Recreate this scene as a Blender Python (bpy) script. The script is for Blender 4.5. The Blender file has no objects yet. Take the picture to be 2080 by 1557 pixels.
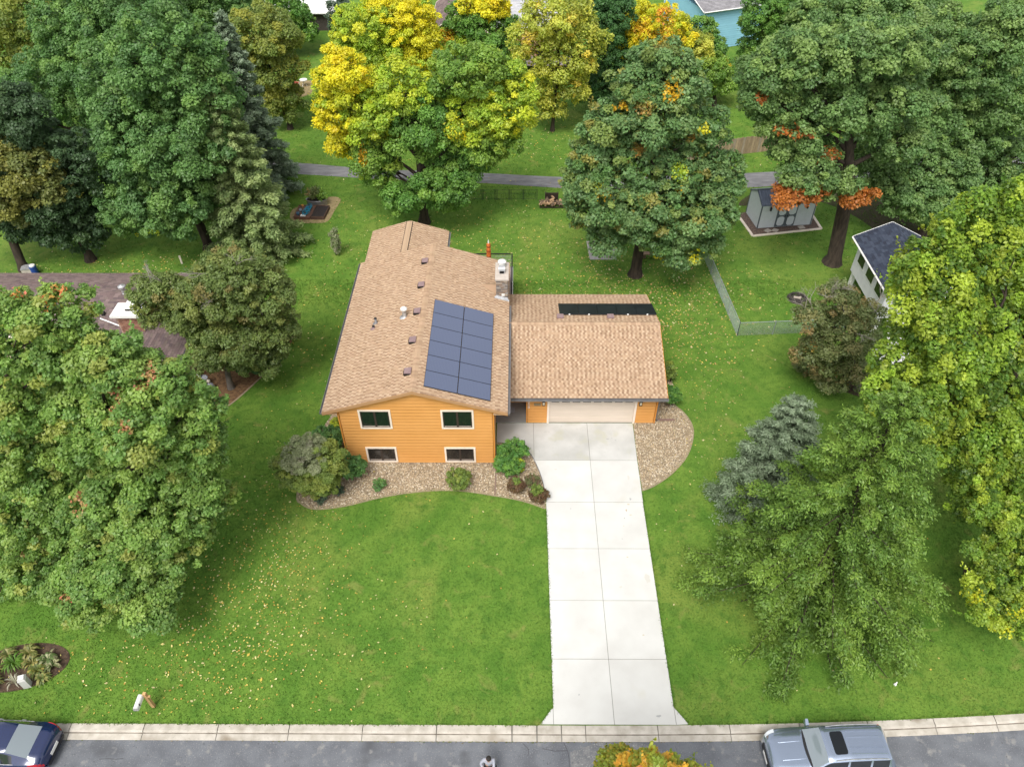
import bpy, math, random
import numpy as np
from mathutils import Matrix, Vector
R = math.radians
C = bpy.context.scene.collection
sc = bpy.context.scene
rnd = random.Random(7)

# ------------------------------------------------------------------ camera, sky, sun, exposure
cam_d = bpy.data.cameras.new('camera'); cam = bpy.data.objects.new('camera', cam_d); C.objects.link(cam)
cam_d.sensor_fit = 'HORIZONTAL'; cam_d.sensor_width = 36.0
cam_d.lens = 36.0 * 1519.38 / 2080.0
cam_d.clip_start = 0.5; cam_d.clip_end = 1500
_p, _y, _r = 0.7603040, -0.0081047, -0.0039844
_f = Vector((math.sin(_y)*math.cos(_p), math.cos(_y)*math.cos(_p), -math.sin(_p)))
_rt = Vector((math.cos(_y), -math.sin(_y), 0)); _up = _rt.cross(_f)
_r2 = math.cos(_r)*_rt + math.sin(_r)*_up; _u2 = -math.sin(_r)*_rt + math.cos(_r)*_up
cam.matrix_world = Matrix(((_r2.x, _u2.x, -_f.x, 0), (_r2.y, _u2.y, -_f.y, 0), (_r2.z, _u2.z, -_f.z, 32.313), (0, 0, 0, 1)))
sc.camera = cam

SUN_EL, SUN_AZ = R(58), R(200)      # high soft sun behind the camera, a little to the left
w = bpy.data.worlds.new('World'); sc.world = w; w.use_nodes = True
nt = w.node_tree; bg = nt.nodes['Background']
sky = nt.nodes.new('ShaderNodeTexSky'); sky.sky_type = 'NISHITA'; sky.sun_disc = False
sky.sun_elevation = SUN_EL; sky.sun_rotation = SUN_AZ; sky.dust_density = 3.0; sky.air_density = 1.0
hs = nt.nodes.new('ShaderNodeHueSaturation'); hs.inputs['Saturation'].default_value = 0.16; hs.inputs['Value'].default_value = 1.0
nt.links.new(sky.outputs[0], hs.inputs['Color']); nt.links.new(hs.outputs[0], bg.inputs['Color'])
bg.inputs['Strength'].default_value = 0.15
sd = bpy.data.lights.new('sun', 'SUN'); sd.energy = 1.5; sd.angle = R(24); sd.color = (1.0, 0.96, 0.9)
so = bpy.data.objects.new('sun', sd); C.objects.link(so)
sdir = Vector((math.sin(SUN_AZ)*math.cos(SUN_EL), math.cos(SUN_AZ)*math.cos(SUN_EL), math.sin(SUN_EL)))
so.rotation_euler = sdir.to_track_quat('Z', 'Y').to_euler()
vs = sc.view_settings; vs.view_transform = 'Standard'; vs.look = 'None'; vs.gamma = 1.0; vs.use_curve_mapping = False
vs.exposure = 0.74
sc.render.engine = 'CYCLES'
try:
    sc.cycles.use_denoising = True; sc.cycles.denoiser = 'OPENIMAGEDENOISE'
    sc.cycles.denoising_prefilter = 'ACCURATE'
    sc.cycles.max_bounces = 6; sc.cycles.diffuse_bounces = 3; sc.cycles.transmission_bounces = 4; sc.cycles.transparent_max_bounces = 8
except Exception: pass

# ------------------------------------------------------------------ helpers
class MB:
    """Collects polygons; build() links them as ONE mesh object."""
    def __init__(s): s.v = []; s.f = []; s.c = []
    def poly(s, pts, col=None):
        i = len(s.v); s.v += [tuple(p) for p in pts]; s.f.append(tuple(range(i, i+len(pts)))); s.c.append(col)
    def hexa(s, b, t, col=None):
        i = len(s.v); n = len(b); s.v += [tuple(p) for p in b] + [tuple(p) for p in t]
        s.f.append(tuple(i+k for k in reversed(range(n)))); s.f.append(tuple(i+n+k for k in range(n)))
        for k in range(n): s.f.append((i+k, i+(k+1) % n, i+n+(k+1) % n, i+n+k))
        s.c += [col]*(n+2); return s
    def box(s, x0, x1, y0, y1, z0, z1, col=None):
        return s.hexa([(x0, y0, z0), (x1, y0, z0), (x1, y1, z0), (x0, y1, z0)], [(x0, y0, z1), (x1, y0, z1), (x1, y1, z1), (x0, y1, z1)], col)
    def obox(s, c, hx, hy, hz, rz=0.0, col=None):
        a, b = math.cos(rz), math.sin(rz)
        def q(x, y, z): return (c[0]+a*x-b*y, c[1]+b*x+a*y, c[2]+z)
        return s.hexa([q(-hx, -hy, -hz), q(hx, -hy, -hz), q(hx, hy, -hz), q(-hx, hy, -hz)], [q(-hx, -hy, hz), q(hx, -hy, hz), q(hx, hy, hz), q(-hx, hy, hz)], col)
    def prism(s, pts, z0, z1, col=None):
        return s.hexa([(p[0], p[1], z0) for p in pts], [(p[0], p[1], z1) for p in pts], col)
    def tube(s, pts, rad, n=7, col=None, cap=True):
        pts = [Vector(p) for p in pts]; rad = rad if hasattr(rad, '__len__') else [rad]*len(pts)
        rings = []
        for k, p in enumerate(pts):
            d = (pts[min(k+1, len(pts)-1)] - pts[max(k-1, 0)])
            d = d.normalized() if d.length > 1e-9 else Vector((0, 0, 1))
            a = d.cross(Vector((0, 0, 1)) if abs(d.z) < .95 else Vector((1, 0, 0))).normalized(); b = d.cross(a)
            i = len(s.v); rings.append(i)
            for j in range(n):
                t = 2*math.pi*j/n; q = p + (a*math.cos(t)+b*math.sin(t))*rad[k]; s.v.append((q.x, q.y, q.z))
        for k in range(len(rings)-1):
            for j in range(n):
                s.f.append((rings[k]+j, rings[k]+(j+1) % n, rings[k+1]+(j+1) % n, rings[k+1]+j)); s.c.append(col)
        if cap:
            s.f.append(tuple(rings[0]+j for j in range(n))); s.c.append(col)
            s.f.append(tuple(rings[-1]+j for j in reversed(range(n)))); s.c.append(col)
        return s
    def cyl(s, x, y, z0, z1, r0, r1=None, n=16, col=None):
        return s.tube([(x, y, z0), (x, y, z1)], [r0, r0 if r1 is None else r1], n, col)
    def lathe(s, x, y, prof, n=20, sx=1.0, sy=1.0, col=None):
        i = len(s.v)
        for r, z in prof:
            for j in range(n):
                t = 2*math.pi*j/n; s.v.append((x+sx*r*math.cos(t), y+sy*r*math.sin(t), z))
        for k in range(len(prof)-1):
            for j in range(n):
                s.f.append((i+k*n+j, i+k*n+(j+1) % n, i+(k+1)*n+(j+1) % n, i+(k+1)*n+j)); s.c.append(col)
        return s
    def mesh(s, name, m, smooth=False):
        me = bpy.data.meshes.new(name); me.from_pydata(s.v, [], s.f)
        if any(c is not None for c in s.c):
            a = me.attributes.new('Col', 'FLOAT_COLOR', 'FACE')
            a.data.foreach_set('color', np.array([(c or (1, 1, 1))+(1.0,) for c in s.c], np.float32).ravel())
        if smooth: me.polygons.foreach_set('use_smooth', [True]*len(me.polygons))
        if m: me.materials.append(m)
        me.update(); return me
    def build(s, name, m, parent=None, smooth=False, label=None, kind=None):
        return link(name, s.mesh(name, m, smooth), parent, label=label, kind=kind)

WM = {}
def link(name, me, parent=None, loc=(0, 0, 0), rz=0.0, label=None, kind=None, local=False):
    """Links a mesh; vertices are in world space unless local=True (then in the parent's space)."""
    o = bpy.data.objects.new(name, me); C.objects.link(o)
    o.location = loc; o.rotation_euler = (0, 0, rz)
    M = Matrix.Translation(loc) @ Matrix.Rotation(rz, 4, 'Z')
    if parent is not None:
        o.parent = parent; pm = WM.get(parent.name, Matrix.Identity(4))
        if local: M = pm @ M
        else: o.matrix_parent_inverse = pm.inverted()
    WM[o.name] = M
    if label: o['label'] = label
    if kind: o['kind'] = kind
    return o
def tag(o, label, cat, group=None, kind=None):
    o['label'] = label; o['category'] = cat
    if group: o['group'] = group
    if kind: o['kind'] = kind
    return o
def thing(name, label, cat, loc=(0, 0, 0), rz=0.0, group=None):
    return tag(link(name, None, None, loc, rz), label, cat, group)
def struct(o): o['kind'] = 'structure'; return o
def dup(o, parent=None):
    c = o.copy(); C.objects.link(c); c.parent = parent
    WM[c.name] = WM.get(o.name, Matrix.Identity(4))
    for ch in list(o.children): dup(ch, c)
    return c

def mat(name, col, rough=.8, col2=None, scale=3.0, mixamt=(.35, .65), bump=0.0, bscale=40.0, metal=0.0, spec=.3, fine=None, attr=False, coat=0.0, detail=4.0, stretch=None, randobj=0.0):
    m = bpy.data.materials.new(name); m.use_nodes = True; t = m.node_tree; n = t.nodes; b = n['Principled BSDF']
    b.inputs['Roughness'].default_value = rough; b.inputs['Metallic'].default_value = metal
    b.inputs['Specular IOR Level'].default_value = spec
    if coat: b.inputs['Coat Weight'].default_value = coat; b.inputs['Coat Roughness'].default_value = .05
    geo = n.new('ShaderNodeNewGeometry'); pos = geo.outputs['Position']
    if stretch:
        mp = n.new('ShaderNodeMapping'); mp.inputs['Scale'].default_value = stretch; t.links.new(pos, mp.inputs['Vector']); pos = mp.outputs[0]
    out = None
    if attr:
        a = n.new('ShaderNodeAttribute'); a.attribute_name = 'Col'; out = a.outputs['Color']
    else:
        rgb = n.new('ShaderNodeRGB'); rgb.outputs[0].default_value = (*col, 1); out = rgb.outputs[0]
    def mix(prev, c2, sc_, lo, hi, det):
        tx = n.new('ShaderNodeTexNoise'); tx.inputs['Scale'].default_value = sc_; tx.inputs['Detail'].default_value = det; t.links.new(pos, tx.inputs['Vector'])
        mr = n.new('ShaderNodeMapRange'); mr.inputs['From Min'].default_value = lo; mr.inputs['From Max'].default_value = hi; t.links.new(tx.outputs['Fac'], mr.inputs['Value'])
        mx = n.new('ShaderNodeMix'); mx.data_type = 'RGBA'; t.links.new(mr.outputs[0], mx.inputs['Factor']); t.links.new(prev, mx.inputs['A'])
        mx.inputs['B'].default_value = (*c2, 1); return mx.outputs['Result']
    if col2: out = mix(out, col2, scale, mixamt[0], mixamt[1], detail)
    if fine:
        for (c2, s2, lo, hi) in fine: out = mix(out, c2, s2, lo, hi, 3.0)
    if randobj:
        oi = n.new('ShaderNodeObjectInfo'); mr = n.new('ShaderNodeMapRange'); mr.inputs['To Min'].default_value = 1-randobj; mr.inputs['To Max'].default_value = 1+randobj
        t.links.new(oi.outputs['Random'], mr.inputs['Value']); hv = n.new('ShaderNodeHueSaturation'); t.links.new(mr.outputs[0], hv.inputs['Value']); t.links.new(out, hv.inputs['Color']); out = hv.outputs[0]
    t.links.new(out, b.inputs['Base Color'])
    if bump:
        tx = n.new('ShaderNodeTexNoise'); tx.inputs['Scale'].default_value = bscale; tx.inputs['Detail'].default_value = 3; t.links.new(pos, tx.inputs['Vector'])
        bp = n.new('ShaderNodeBump'); bp.inputs['Strength'].default_value = bump; bp.inputs['Distance'].default_value = .02
        t.links.new(tx.outputs['Fac'], bp.inputs['Height']); t.links.new(bp.outputs[0], b.inputs['Normal'])
    return m

M = {}
# grass: patchy greens, yellower dry patches, deep damp ones
def grass_mat():
    m = bpy.data.materials.new('grass'); m.use_nodes = True; t = m.node_tree; n = t.nodes; b = n['Principled BSDF']
    b.inputs['Roughness'].default_value = .85; b.inputs['Specular IOR Level'].default_value = .15
    geo = n.new('ShaderNodeNewGeometry')
    def noise(s, det=4, dist=0.0):
        x = n.new('ShaderNodeTexNoise'); x.inputs['Scale'].default_value = s; x.inputs['Detail'].default_value = det; x.inputs['Distortion'].default_value = dist
        t.links.new(geo.outputs['Position'], x.inputs['Vector']); return x.outputs['Fac']
    def ramp(fac, lo, hi):
        mr = n.new('ShaderNodeMapRange'); mr.inputs['From Min'].default_value = lo; mr.inputs['From Max'].default_value = hi; t.links.new(fac, mr.inputs['Value']); return mr.outputs[0]
    def mix(f, a, bcol):
        mx = n.new('ShaderNodeMix'); mx.data_type = 'RGBA'; t.links.new(f, mx.inputs['Factor'])
        if isinstance(a, tuple): mx.inputs['A'].default_value = (*a, 1)
        else: t.links.new(a, mx.inputs['A'])
        mx.inputs['B'].default_value = (*bcol, 1); return mx.outputs['Result']
    c = mix(ramp(noise(.55, 5, .6), .36, .66), (.080, .174, .021), (.134, .228, .033))
    c = mix(ramp(noise(.16, 5, .8), .53, .72), c, (.168, .230, .041))
    c = mix(ramp(noise(1.7, 4, .3), .50, .74), c, (.062, .142, .018))
    c = mix(ramp(noise(9, 3), .52, .74), c, (.054, .128, .017))
    c = mix(ramp(noise(26, 2), .55, .8), c, (.168, .270, .055))
    c = mix(ramp(noise(.9, 6, 1.0), .60, .78), c, (.205, .225, .058))
    t.links.new(c, b.inputs['Base Color'])
    bp = n.new('ShaderNodeBump'); bp.inputs['Strength'].default_value = .55; bp.inputs['Distance'].default_value = .05
    t.links.new(noise(18, 4), bp.inputs['Height']); t.links.new(bp.outputs[0], b.inputs['Normal'])
    return m
M['grass'] = grass_mat()
def leaf_mat(name='foliage', trans=.36):
    m = bpy.data.materials.new(name); m.use_nodes = True; t = m.node_tree; n = t.nodes; b = n['Principled BSDF']
    a = n.new('ShaderNodeAttribute'); a.attribute_name = 'Col'
    b.inputs['Roughness'].default_value = .45; b.inputs['Specular IOR Level'].default_value = .36
    t.links.new(a.outputs['Color'], b.inputs['Base Color'])
    tr = n.new('ShaderNodeBsdfTranslucent'); hv = n.new('ShaderNodeHueSaturation'); hv.inputs['Saturation'].default_value = 1.15; hv.inputs['Value'].default_value = 1.25
    t.links.new(a.outputs['Color'], hv.inputs['Color']); t.links.new(hv.outputs[0], tr.inputs['Color'])
    mx = n.new('ShaderNodeMixShader'); mx.inputs[0].default_value = trans
    t.links.new(b.outputs[0], mx.inputs[1]); t.links.new(tr.outputs[0], mx.inputs[2]); t.links.new(mx.outputs[0], n['Material Output'].inputs['Surface'])
    return m
M['leaf'] = leaf_mat()
M['bark'] = mat('bark', (.070, .052, .038), .95, (.035, .026, .020), 6, bump=.8, bscale=14, stretch=(1, 1, .25))
M['bark_grey'] = mat('grey_bark', (.16, .14, .12), .95, (.08, .07, .06), 6, bump=.8, bscale=14, stretch=(1, 1, .25))
M['asphalt'] = mat('asphalt', (.155, .163, .178), .95, (.118, .124, .138), 1.2, (.35, .65), bump=.5, bscale=45, fine=[((.30, .295, .285), 24, .60, .74), ((.085, .088, .095), .7, .58, .75), ((.25, .245, .235), 2.6, .60, .76), ((.09, .092, .1), 11, .62, .76)])
M['path'] = mat('path_asphalt', (.235, .23, .235), .95, (.15, .148, .155), 1.6, bump=.3, bscale=50, fine=[((.30, .28, .25), 20, .62, .8)], stretch=(.5, 1.6, 1))
M['concrete'] = mat('concrete', (.585, .58, .55), .9, (.525, .515, .485), .8, (.35, .7), bump=.08, bscale=90, fine=[((.52, .49, .40), .5, .62, .85), ((.45, .44, .42), 14, .68, .85)], randobj=.03)
M['concrete_top'] = mat('stained_concrete', (.52, .515, .49), .9, (.42, .415, .39), .7, (.35, .65), bump=.08, bscale=90, fine=[((.44, .43, .33), .9, .56, .75), ((.38, .38, .37), 5, .62, .85)], randobj=.03)
M['curb'] = mat('curb_concrete', (.50, .46, .40), .95, (.37, .335, .28), 2.4, bump=.2, bscale=50, fine=[((.22, .18, .13), .55, .62, .74), ((.34, .31, .26), 9, .6, .8)], randobj=.05)
M['joint'] = mat('joint_dirt', (.21, .20, .175), .95)
M['crack'] = mat('crack', (.065, .066, .072), .95)
M['weed'] = mat('dirt', (.12, .10, .06), .95, (.08, .10, .03), 6)
M['gravel'] = mat('gravel', (.31, .245, .16), .95, (.225, .175, .115), 2.0, bump=1.0, bscale=22, fine=[((.16, .13, .09), 22, .55, .7), ((.52, .45, .34), 30, .6, .72)])
M['stone'] = mat('gravel_stone', (1, 1, 1), .9, attr=True)
M['edging'] = mat('bed_edging', (.36, .28, .18), .9, (.28, .22, .15), 3, bump=.3)
M['mulch'] = mat('mulch', (.10, .065, .042), .95, (.045, .03, .022), 5, bump=1.0, bscale=25, fine=[((.24, .15, .09), 18, .62, .74)])
M['mulch2'] = mat('leaf_mulch', (.20, .115, .055), .95, (.10, .055, .03), 5, bump=1.0, bscale=25, fine=[((.34, .21, .11), 18, .6, .74)])
M['soil'] = mat('dark_soil', (.022, .018, .018), .95, (.04, .03, .026), 12, bump=1, bscale=30)
M['sand'] = mat('bare_sand', (.33, .25, .13), .95, (.24, .19, .09), 3, bump=.4)
M['leaflitter'] = mat('fallen_leaf', (1, 1, 1), .8, attr=True, spec=.15)
M['siding'] = mat('orange_siding', (.62, .30, .088), .62, (.58, .275, .075), .8, bump=.05, bscale=60, spec=.3, randobj=.025)
M['siding_dark'] = mat('orange_trim_board', (.60, .25, .05), .6)
M['trim'] = mat('cream_trim', (.82, .71, .60), .6, (.76, .65, .54), 3)
M['fascia'] = mat('fascia', (.55, .30, .12), .6)
M['soffit'] = mat('soffit', (.45, .30, .17), .8)
M['gutter'] = mat('gutter', (.22, .215, .22), .5, (.17, .165, .165), 2.0, metal=.2)
M['shingle'] = mat('shingle', (1, 1, 1), .92, attr=True, bump=.4, bscale=120, spec=.2)
M['underlay'] = mat('roof_underlay', (.20, .125, .075), .95)
M['frame'] = mat('bronze_frame', (.045, .032, .026), .5)
M['glass'] = mat('window_glass', (.008, .016, .013), .06, spec=.6)
M['glass_low'] = mat('basement_glass', (.022, .019, .017), .08, (.09, .08, .075), 2.2, (.55, .75), spec=.5)
M['sash'] = mat('sash_sill', (.40, .33, .28), .6)
M['panel'] = None
M['black_panel'] = mat('black_panel', (.012, .014, .017), .42, (.02, .024, .028), 2, spec=.35)
M['panel_frame'] = mat('panel_frame', (.02, .022, .03), .4)
M['door'] = mat('garage_door', (.66, .56, .47), .55, (.61, .52, .43), 1.5, stretch=(.4, 1, 2))
M['vent'] = mat('roof_vent', (.27, .19, .19), .6, (.22, .15, .15), 8)
M['dark'] = mat('dark_opening', (.015, .013, .012), .9)
M['galv'] = mat('galvanised_metal', (.55, .55, .55), .42, (.36, .36, .37), 6, metal=.55)
M['white'] = mat('white_paint', (.78, .77, .74), .5, (.70, .69, .66), 4)
M['black'] = mat('black_metal', (.02, .02, .022), .45)
M['deckgrey'] = mat('deck_boards', (.27, .225, .22), .8, (.22, .18, .18), 4)
M['chstone'] = mat('chimney_stone', (1, 1, 1), .9, attr=True, bump=.6, bscale=30)
M['mortar'] = mat('mortar', (.42, .36, .30), .95)
M['cap'] = mat('chimney_cap', (.50, .44, .385), .9, (.43, .38, .33), 5)
M['lampglass'] = mat('lantern_glass', (.75, .68, .52), .3)
def panel_mat():
    m = bpy.data.materials.new('solar_cells'); m.use_nodes = True; t = m.node_tree; n = t.nodes; b = n['Principled BSDF']
    geo = n.new('ShaderNodeNewGeometry'); sp = n.new('ShaderNodeSeparateXYZ'); t.links.new(geo.outputs['Position'], sp.inputs[0])
    ml = n.new('ShaderNodeMath'); ml.operation = 'MULTIPLY'; ml.inputs[1].default_value = 13.0; t.links.new(sp.outputs['X'], ml.inputs[0])
    fr = n.new('ShaderNodeMath'); fr.operation = 'FRACT'; t.links.new(ml.outputs[0], fr.inputs[0])
    gt = n.new('ShaderNodeMath'); gt.operation = 'GREATER_THAN'; gt.inputs[1].default_value = .82; t.links.new(fr.outputs[0], gt.inputs[0])
    mx = n.new('ShaderNodeMix'); mx.data_type = 'RGBA'; t.links.new(gt.outputs[0], mx.inputs['Factor'])
    mx.inputs['A'].default_value = (.092, .112, .180, 1); mx.inputs['B'].default_value = (.108, .128, .196, 1)
    t.links.new(mx.outputs['Result'], b.inputs['Base Color']); b.inputs['Roughness'].default_value = .16; b.inputs['Specular IOR Level'].default_value = .75
    return m
M['panel'] = panel_mat()

# ================================================================== THE GROUND
def curb_y(x):
    if x < 3: return 12.99
    if x < 40: return 12.99 + .00165*(x-3)**2
    return 12.99 + .00165*37*37 + .122*(x-40)
xs_c = [-320, -120, -60, -40, -25, -10, 0, 3] + [3+k*3 for k in range(1, 13)] + [60, 120, 320]
m = MB()
for a, b in zip(xs_c[:-1], xs_c[1:]): m.poly([(a, curb_y(a), 0), (b, curb_y(b), 0), (b, 420, 0), (a, 420, 0)])
struct(m.build('lawn', M['grass']))
m = MB(); m.poly([(-320, -300, 0), (320, -300, 0), (320, 4.9, 0), (-320, 4.9, 0)])
struct(m.build('verge', M['grass']))
m = MB(); m.poly([(-320, 4.6, -.12), (320, 4.6, -.12), (320, 60, -.12), (3, 14, -.12), (-320, 14, -.12)])
m.v[2] = (320, curb_y(320)+1, -.12); struct(m.build('street', M['asphalt']))
m = MB(); m.box(-320, 320, 4.55, 4.9, -.1, .005)
struct(m.build('far_kerb', M['curb']))

curb = struct(link('curb', None))
cj = [-34, -31, -28, -25, -21.9, -18.87, -15.74, -12.6, -9.58, -6.47, -3.35, -.16, .89, 1.93, 2.94, 5.99, 9.03, 12.0, 14.9, 17.74, 20.37, 23.3, 26.2, 29.1, 32]
m = MB(); 
for a, b in zip(cj[:-1], cj[1:]): m.poly([(a, curb_y(a)-.63, -.105), (b, curb_y(b)-.63, -.105), (b, curb_y(b), -.055), (a, curb_y(a), -.055)])
m.build('curb_bed', M['joint'], curb)
for i, (a, b) in enumerate(zip(cj[:-1], cj[1:])):
    g = .018 if i not in (10, 11, 12) else .03
    a2, b2 = a+g, b-g; m = MB()
    prof = [(0, -.06), (0, .012), (-.26, .006), (-.31, -.012), (-.345, -.055), (-.61, -.088), (-.63, -.11)]
    low = (0.892 < (a+b)/2 < 7.6)
    if low: prof = [(0, -.06), (0, .012), (-.22, -.004), (-.31, -.028), (-.345, -.052), (-.61, -.088), (-.63, -.11)]
    for (p, q) in zip(prof[:-1], prof[1:]):
        m.poly([(a2, curb_y(a2)+p[0], p[1]), (a2, curb_y(a2)+q[0], q[1]), (b2, curb_y(b2)+q[0], q[1]), (b2, curb_y(b2)+p[0], p[1])])
    m.poly([(a2, curb_y(a2)+p[0], p[1]) for p in reversed(prof)]); m.poly([(b2, curb_y(b2)+p[0], p[1]) for p in prof])
    m.build('curb_segment', M['curb'], curb)

m = MB()
for a, b in zip(xs_c[:-1], xs_c[1:]):
    n_ = max(1, int((b-a)/1.5))
    for k in range(n_):
        p, q = a+(b-a)*k/n_, a+(b-a)*(k+1)/n_; m.poly([(p, curb_y(p)-.385, -.054), (q, curb_y(q)-.385, -.054), (q, curb_y(q)-.336, -.05), (p, curb_y(p)-.336, -.05)])
struct(m.build('curb_seam', mat('seam_dirt', (.24, .21, .17), .95, (.12, .10, .08), 2)))
# weeds and dirt along the gutter seam
m = MB()
for k in range(420):
    x = rnd.uniform(-24, 24)
    if rnd.random() < .45: x = rnd.gauss(-1, 3)
    y = curb_y(x)-.645+rnd.gauss(0, .025); s = rnd.uniform(.015, .06)
    m.poly([(x-s, y, -.113), (x+s, y+s*.2, -.113), (x+s*.3, y+s*.8, -.113+rnd.uniform(.004, .03))], rnd.choice([(.10, .12, .03), (.13, .11, .06), (.08, .10, .03), (.16, .13, .08)]))
o = m.build('gutter_weeds', M['stone'], kind='stuff'); o['label'] = 'weeds and grit in the seam between gutter and street'
# cracks and tar lines in the street are real thin strips
m = MB()
for pts in ([(2.0, 12.35), (2.15, 12.0), (2.2, 11.7), (2.18, 11.2), (2.25, 10.4)], [(1.1, 12.1), (1.6, 12.0), (2.15, 12.02)], [(-17.2, 11.6), (-16.8, 11.62), (-16.5, 11.6), (-16.2, 11.63)], [(.3, 12.3), (.55, 12.05), (.5, 11.8)]):
    for p, q in zip(pts[:-1], pts[1:]):
        dx, dy = q[0]-p[0], q[1]-p[1]; L = math.hypot(dx, dy); nx, ny = -dy/L*.011, dx/L*.011
        m.poly([(p[0]-nx, p[1]-ny, -.116), (q[0]-nx, q[1]-ny, -.116), (q[0]+nx, q[1]+ny, -.116), (p[0]+nx, p[1]+ny, -.116)])
struct(m.build('street_crack', M['crack'])) 

# ------------------------------------------------------------------ driveway of concrete slabs
dw = struct(link('driveway', None))
XL_, XM_, XR_ = 1.60, 4.18, 6.80
ys = [13.03, 15.93, 18.87, 21.80, 24.74, 27.67, 30.57]
slabs = []
for k in range(4):
    slabs.append([(XL_, ys[k]), (XM_, ys[k]), (XM_, ys[k+1]), (XL_, ys[k+1])]); slabs.append([(XM_, ys[k]), (XR_, ys[k]), (XR_, ys[k+1]), (XM_, ys[k+1])])
slabs.append([(1.62, ys[4]), (XM_, ys[4]), (XM_, ys[5]), (1.01, ys[5]), (1.36, 26.55), (1.58, 25.4)])
slabs.append([(XM_, ys[4]), (XR_+.02, ys[4]), (XR_+.04, ys[5]), (XM_, ys[5])])
slabs.append([(1.01, ys[5]), (XM_, ys[5]), (XM_, ys[6]), (1.01, ys[6])])
slabs.append([(XM_, ys[5]), (XR_+.04, ys[5]), (6.9, ys[6]), (XM_, ys[6])])
slabs.append([(.66, 28.32), (1.01, ys[5]), (1.01, ys[6]), (-1.15, ys[6]), (-1.15, 29.03), (-.2, 28.95)])
slabs.append([(1.03, 13.03), (XL_, 13.03), (XL_, 13.78)]); slabs.append([(XR_, 13.03), (7.33, 13.06), (XR_, 13.80)])
def shrink(P, g):
    cx = sum(p[0] for p in P)/len(P); cy = sum(p[1] for p in P)/len(P); out = []
    n = len(P)
    for i in range(n):
        p0, p1, p2 = Vector(P[i-1]), Vector(P[i]), Vector(P[(i+1) % n])
        d1 = (p1-p0).normalized(); d2 = (p2-p1).normalized(); n1 = Vector((-d1.y, d1.x)); n2 = Vector((-d2.y, d2.x))
        k = (n1+n2); kk = k.length_squared; out.append(tuple(p1 + k*(2*g/kk) if kk > .2 else p1 + n1*g))
    return out
m = MB()
for S in slabs: m.poly([(p[0], p[1], .004) for p in S])
m.build('slab_joint', M['joint'], dw)
for i, S in enumerate(slabs):
    m = MB(); m.prism(shrink(S, .011), -.08, .016 + (i % 3)*.0012)
    m.build('slab', M['concrete'] if i not in (10, 11, 12) else M['concrete_top'], dw)
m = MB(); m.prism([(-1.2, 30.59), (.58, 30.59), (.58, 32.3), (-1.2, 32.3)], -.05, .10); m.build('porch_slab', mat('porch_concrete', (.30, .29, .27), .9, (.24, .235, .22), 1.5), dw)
m = MB()
for k in range(9): m.box(-.52, -.10, 31.36+k*.045, 31.36+k*.045+.02, .104, .115)
for k in range(5): m.box(-.52+k*.09, -.52+k*.09+.03, 31.35, 31.78, .1, .112)
tag(m.build('doormat', mat('mat_rubber', (.34, .34, .36), .8)), 'pale slatted doormat on the shaded porch slab', 'doormat')

# drips, rust and tyre scuffs on the slabs: thin irregular sheets
stain = {}
for nme, c in (('beige', (.50, .44, .32)), ('grey', (.36, .36, .35)), ('rust', (.42, .32, .20)), ('pale', (.53, .51, .46))): stain[nme] = mat('stain_'+nme, c, .9)
def blot(x, y, rx, ry, nme, seed):
    q = random.Random(seed); P = []
    for k in range(14):
        t = 2*math.pi*k/14; f = q.uniform(.55, 1.2); P.append((x+rx*f*math.cos(t), y+ry*f*math.sin(t), .0205+seed*.00003))
    m = MB(); m.poly(P); struct(m.build('stain', stain[nme], dw))
for i, (x, y, rx, ry, nme) in enumerate(((6.0, 24.6, .07, .05, 'beige'), (5.85, 24.2, .04, .09, 'rust'), (6.15, 24.95, .05, .10, 'grey'), (5.7, 23.7, .035, .05, 'grey'), (5.62, 23.2, .03, .04, 'beige'), (6.05, 23.9, .08, .03, 'beige'), (5.45, 22.4, .03, .03, 'grey'), (5.6, 21.3, .06, .05, 'beige'), (5.3, 29.3, .10, .05, 'grey'), (5.75, 29.2, .06, .04, 'grey'), (5.55, 29.35, .04, .03, 'grey'), (2.75, 14.3, .04, .04, 'grey'), (6.1, 13.4, .12, .06, 'grey'), (2.9, 24.3, .04, .04, 'grey'), (5.1, 19.6, .09, .06, 'pale'), (5.9, 17.1, .05, .04, 'beige'), (3.3, 20.4, .05, .05, 'pale'), (2.2, 27.0, .10, .05, 'pale'), (6.45, 20.1, .16, .30, 'pale'), (6.2, 26.4, .07, .22, 'pale'))): blot(x, y, rx, ry, nme, i)
m = MB(); m.poly([(2.25, 11.95, -.1165), (3.4, 12.34, -.1165), (5.2, 12.34, -.1165), (6.6, 11.9, -.1165), (6.9, 11.0, -.1165), (6.0, 9.5, -.1165), (2.3, 9.5, -.1165)])
struct(m.build('street_patch', mat('worn_asphalt', (.20, .20, .20), .95, (.15, .153, .16), 3.0, (.4, .6), bump=.6, bscale=40, fine=[((.34, .335, .32), 16, .55, .7), ((.10, .10, .11), 8, .6, .75)])))
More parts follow.
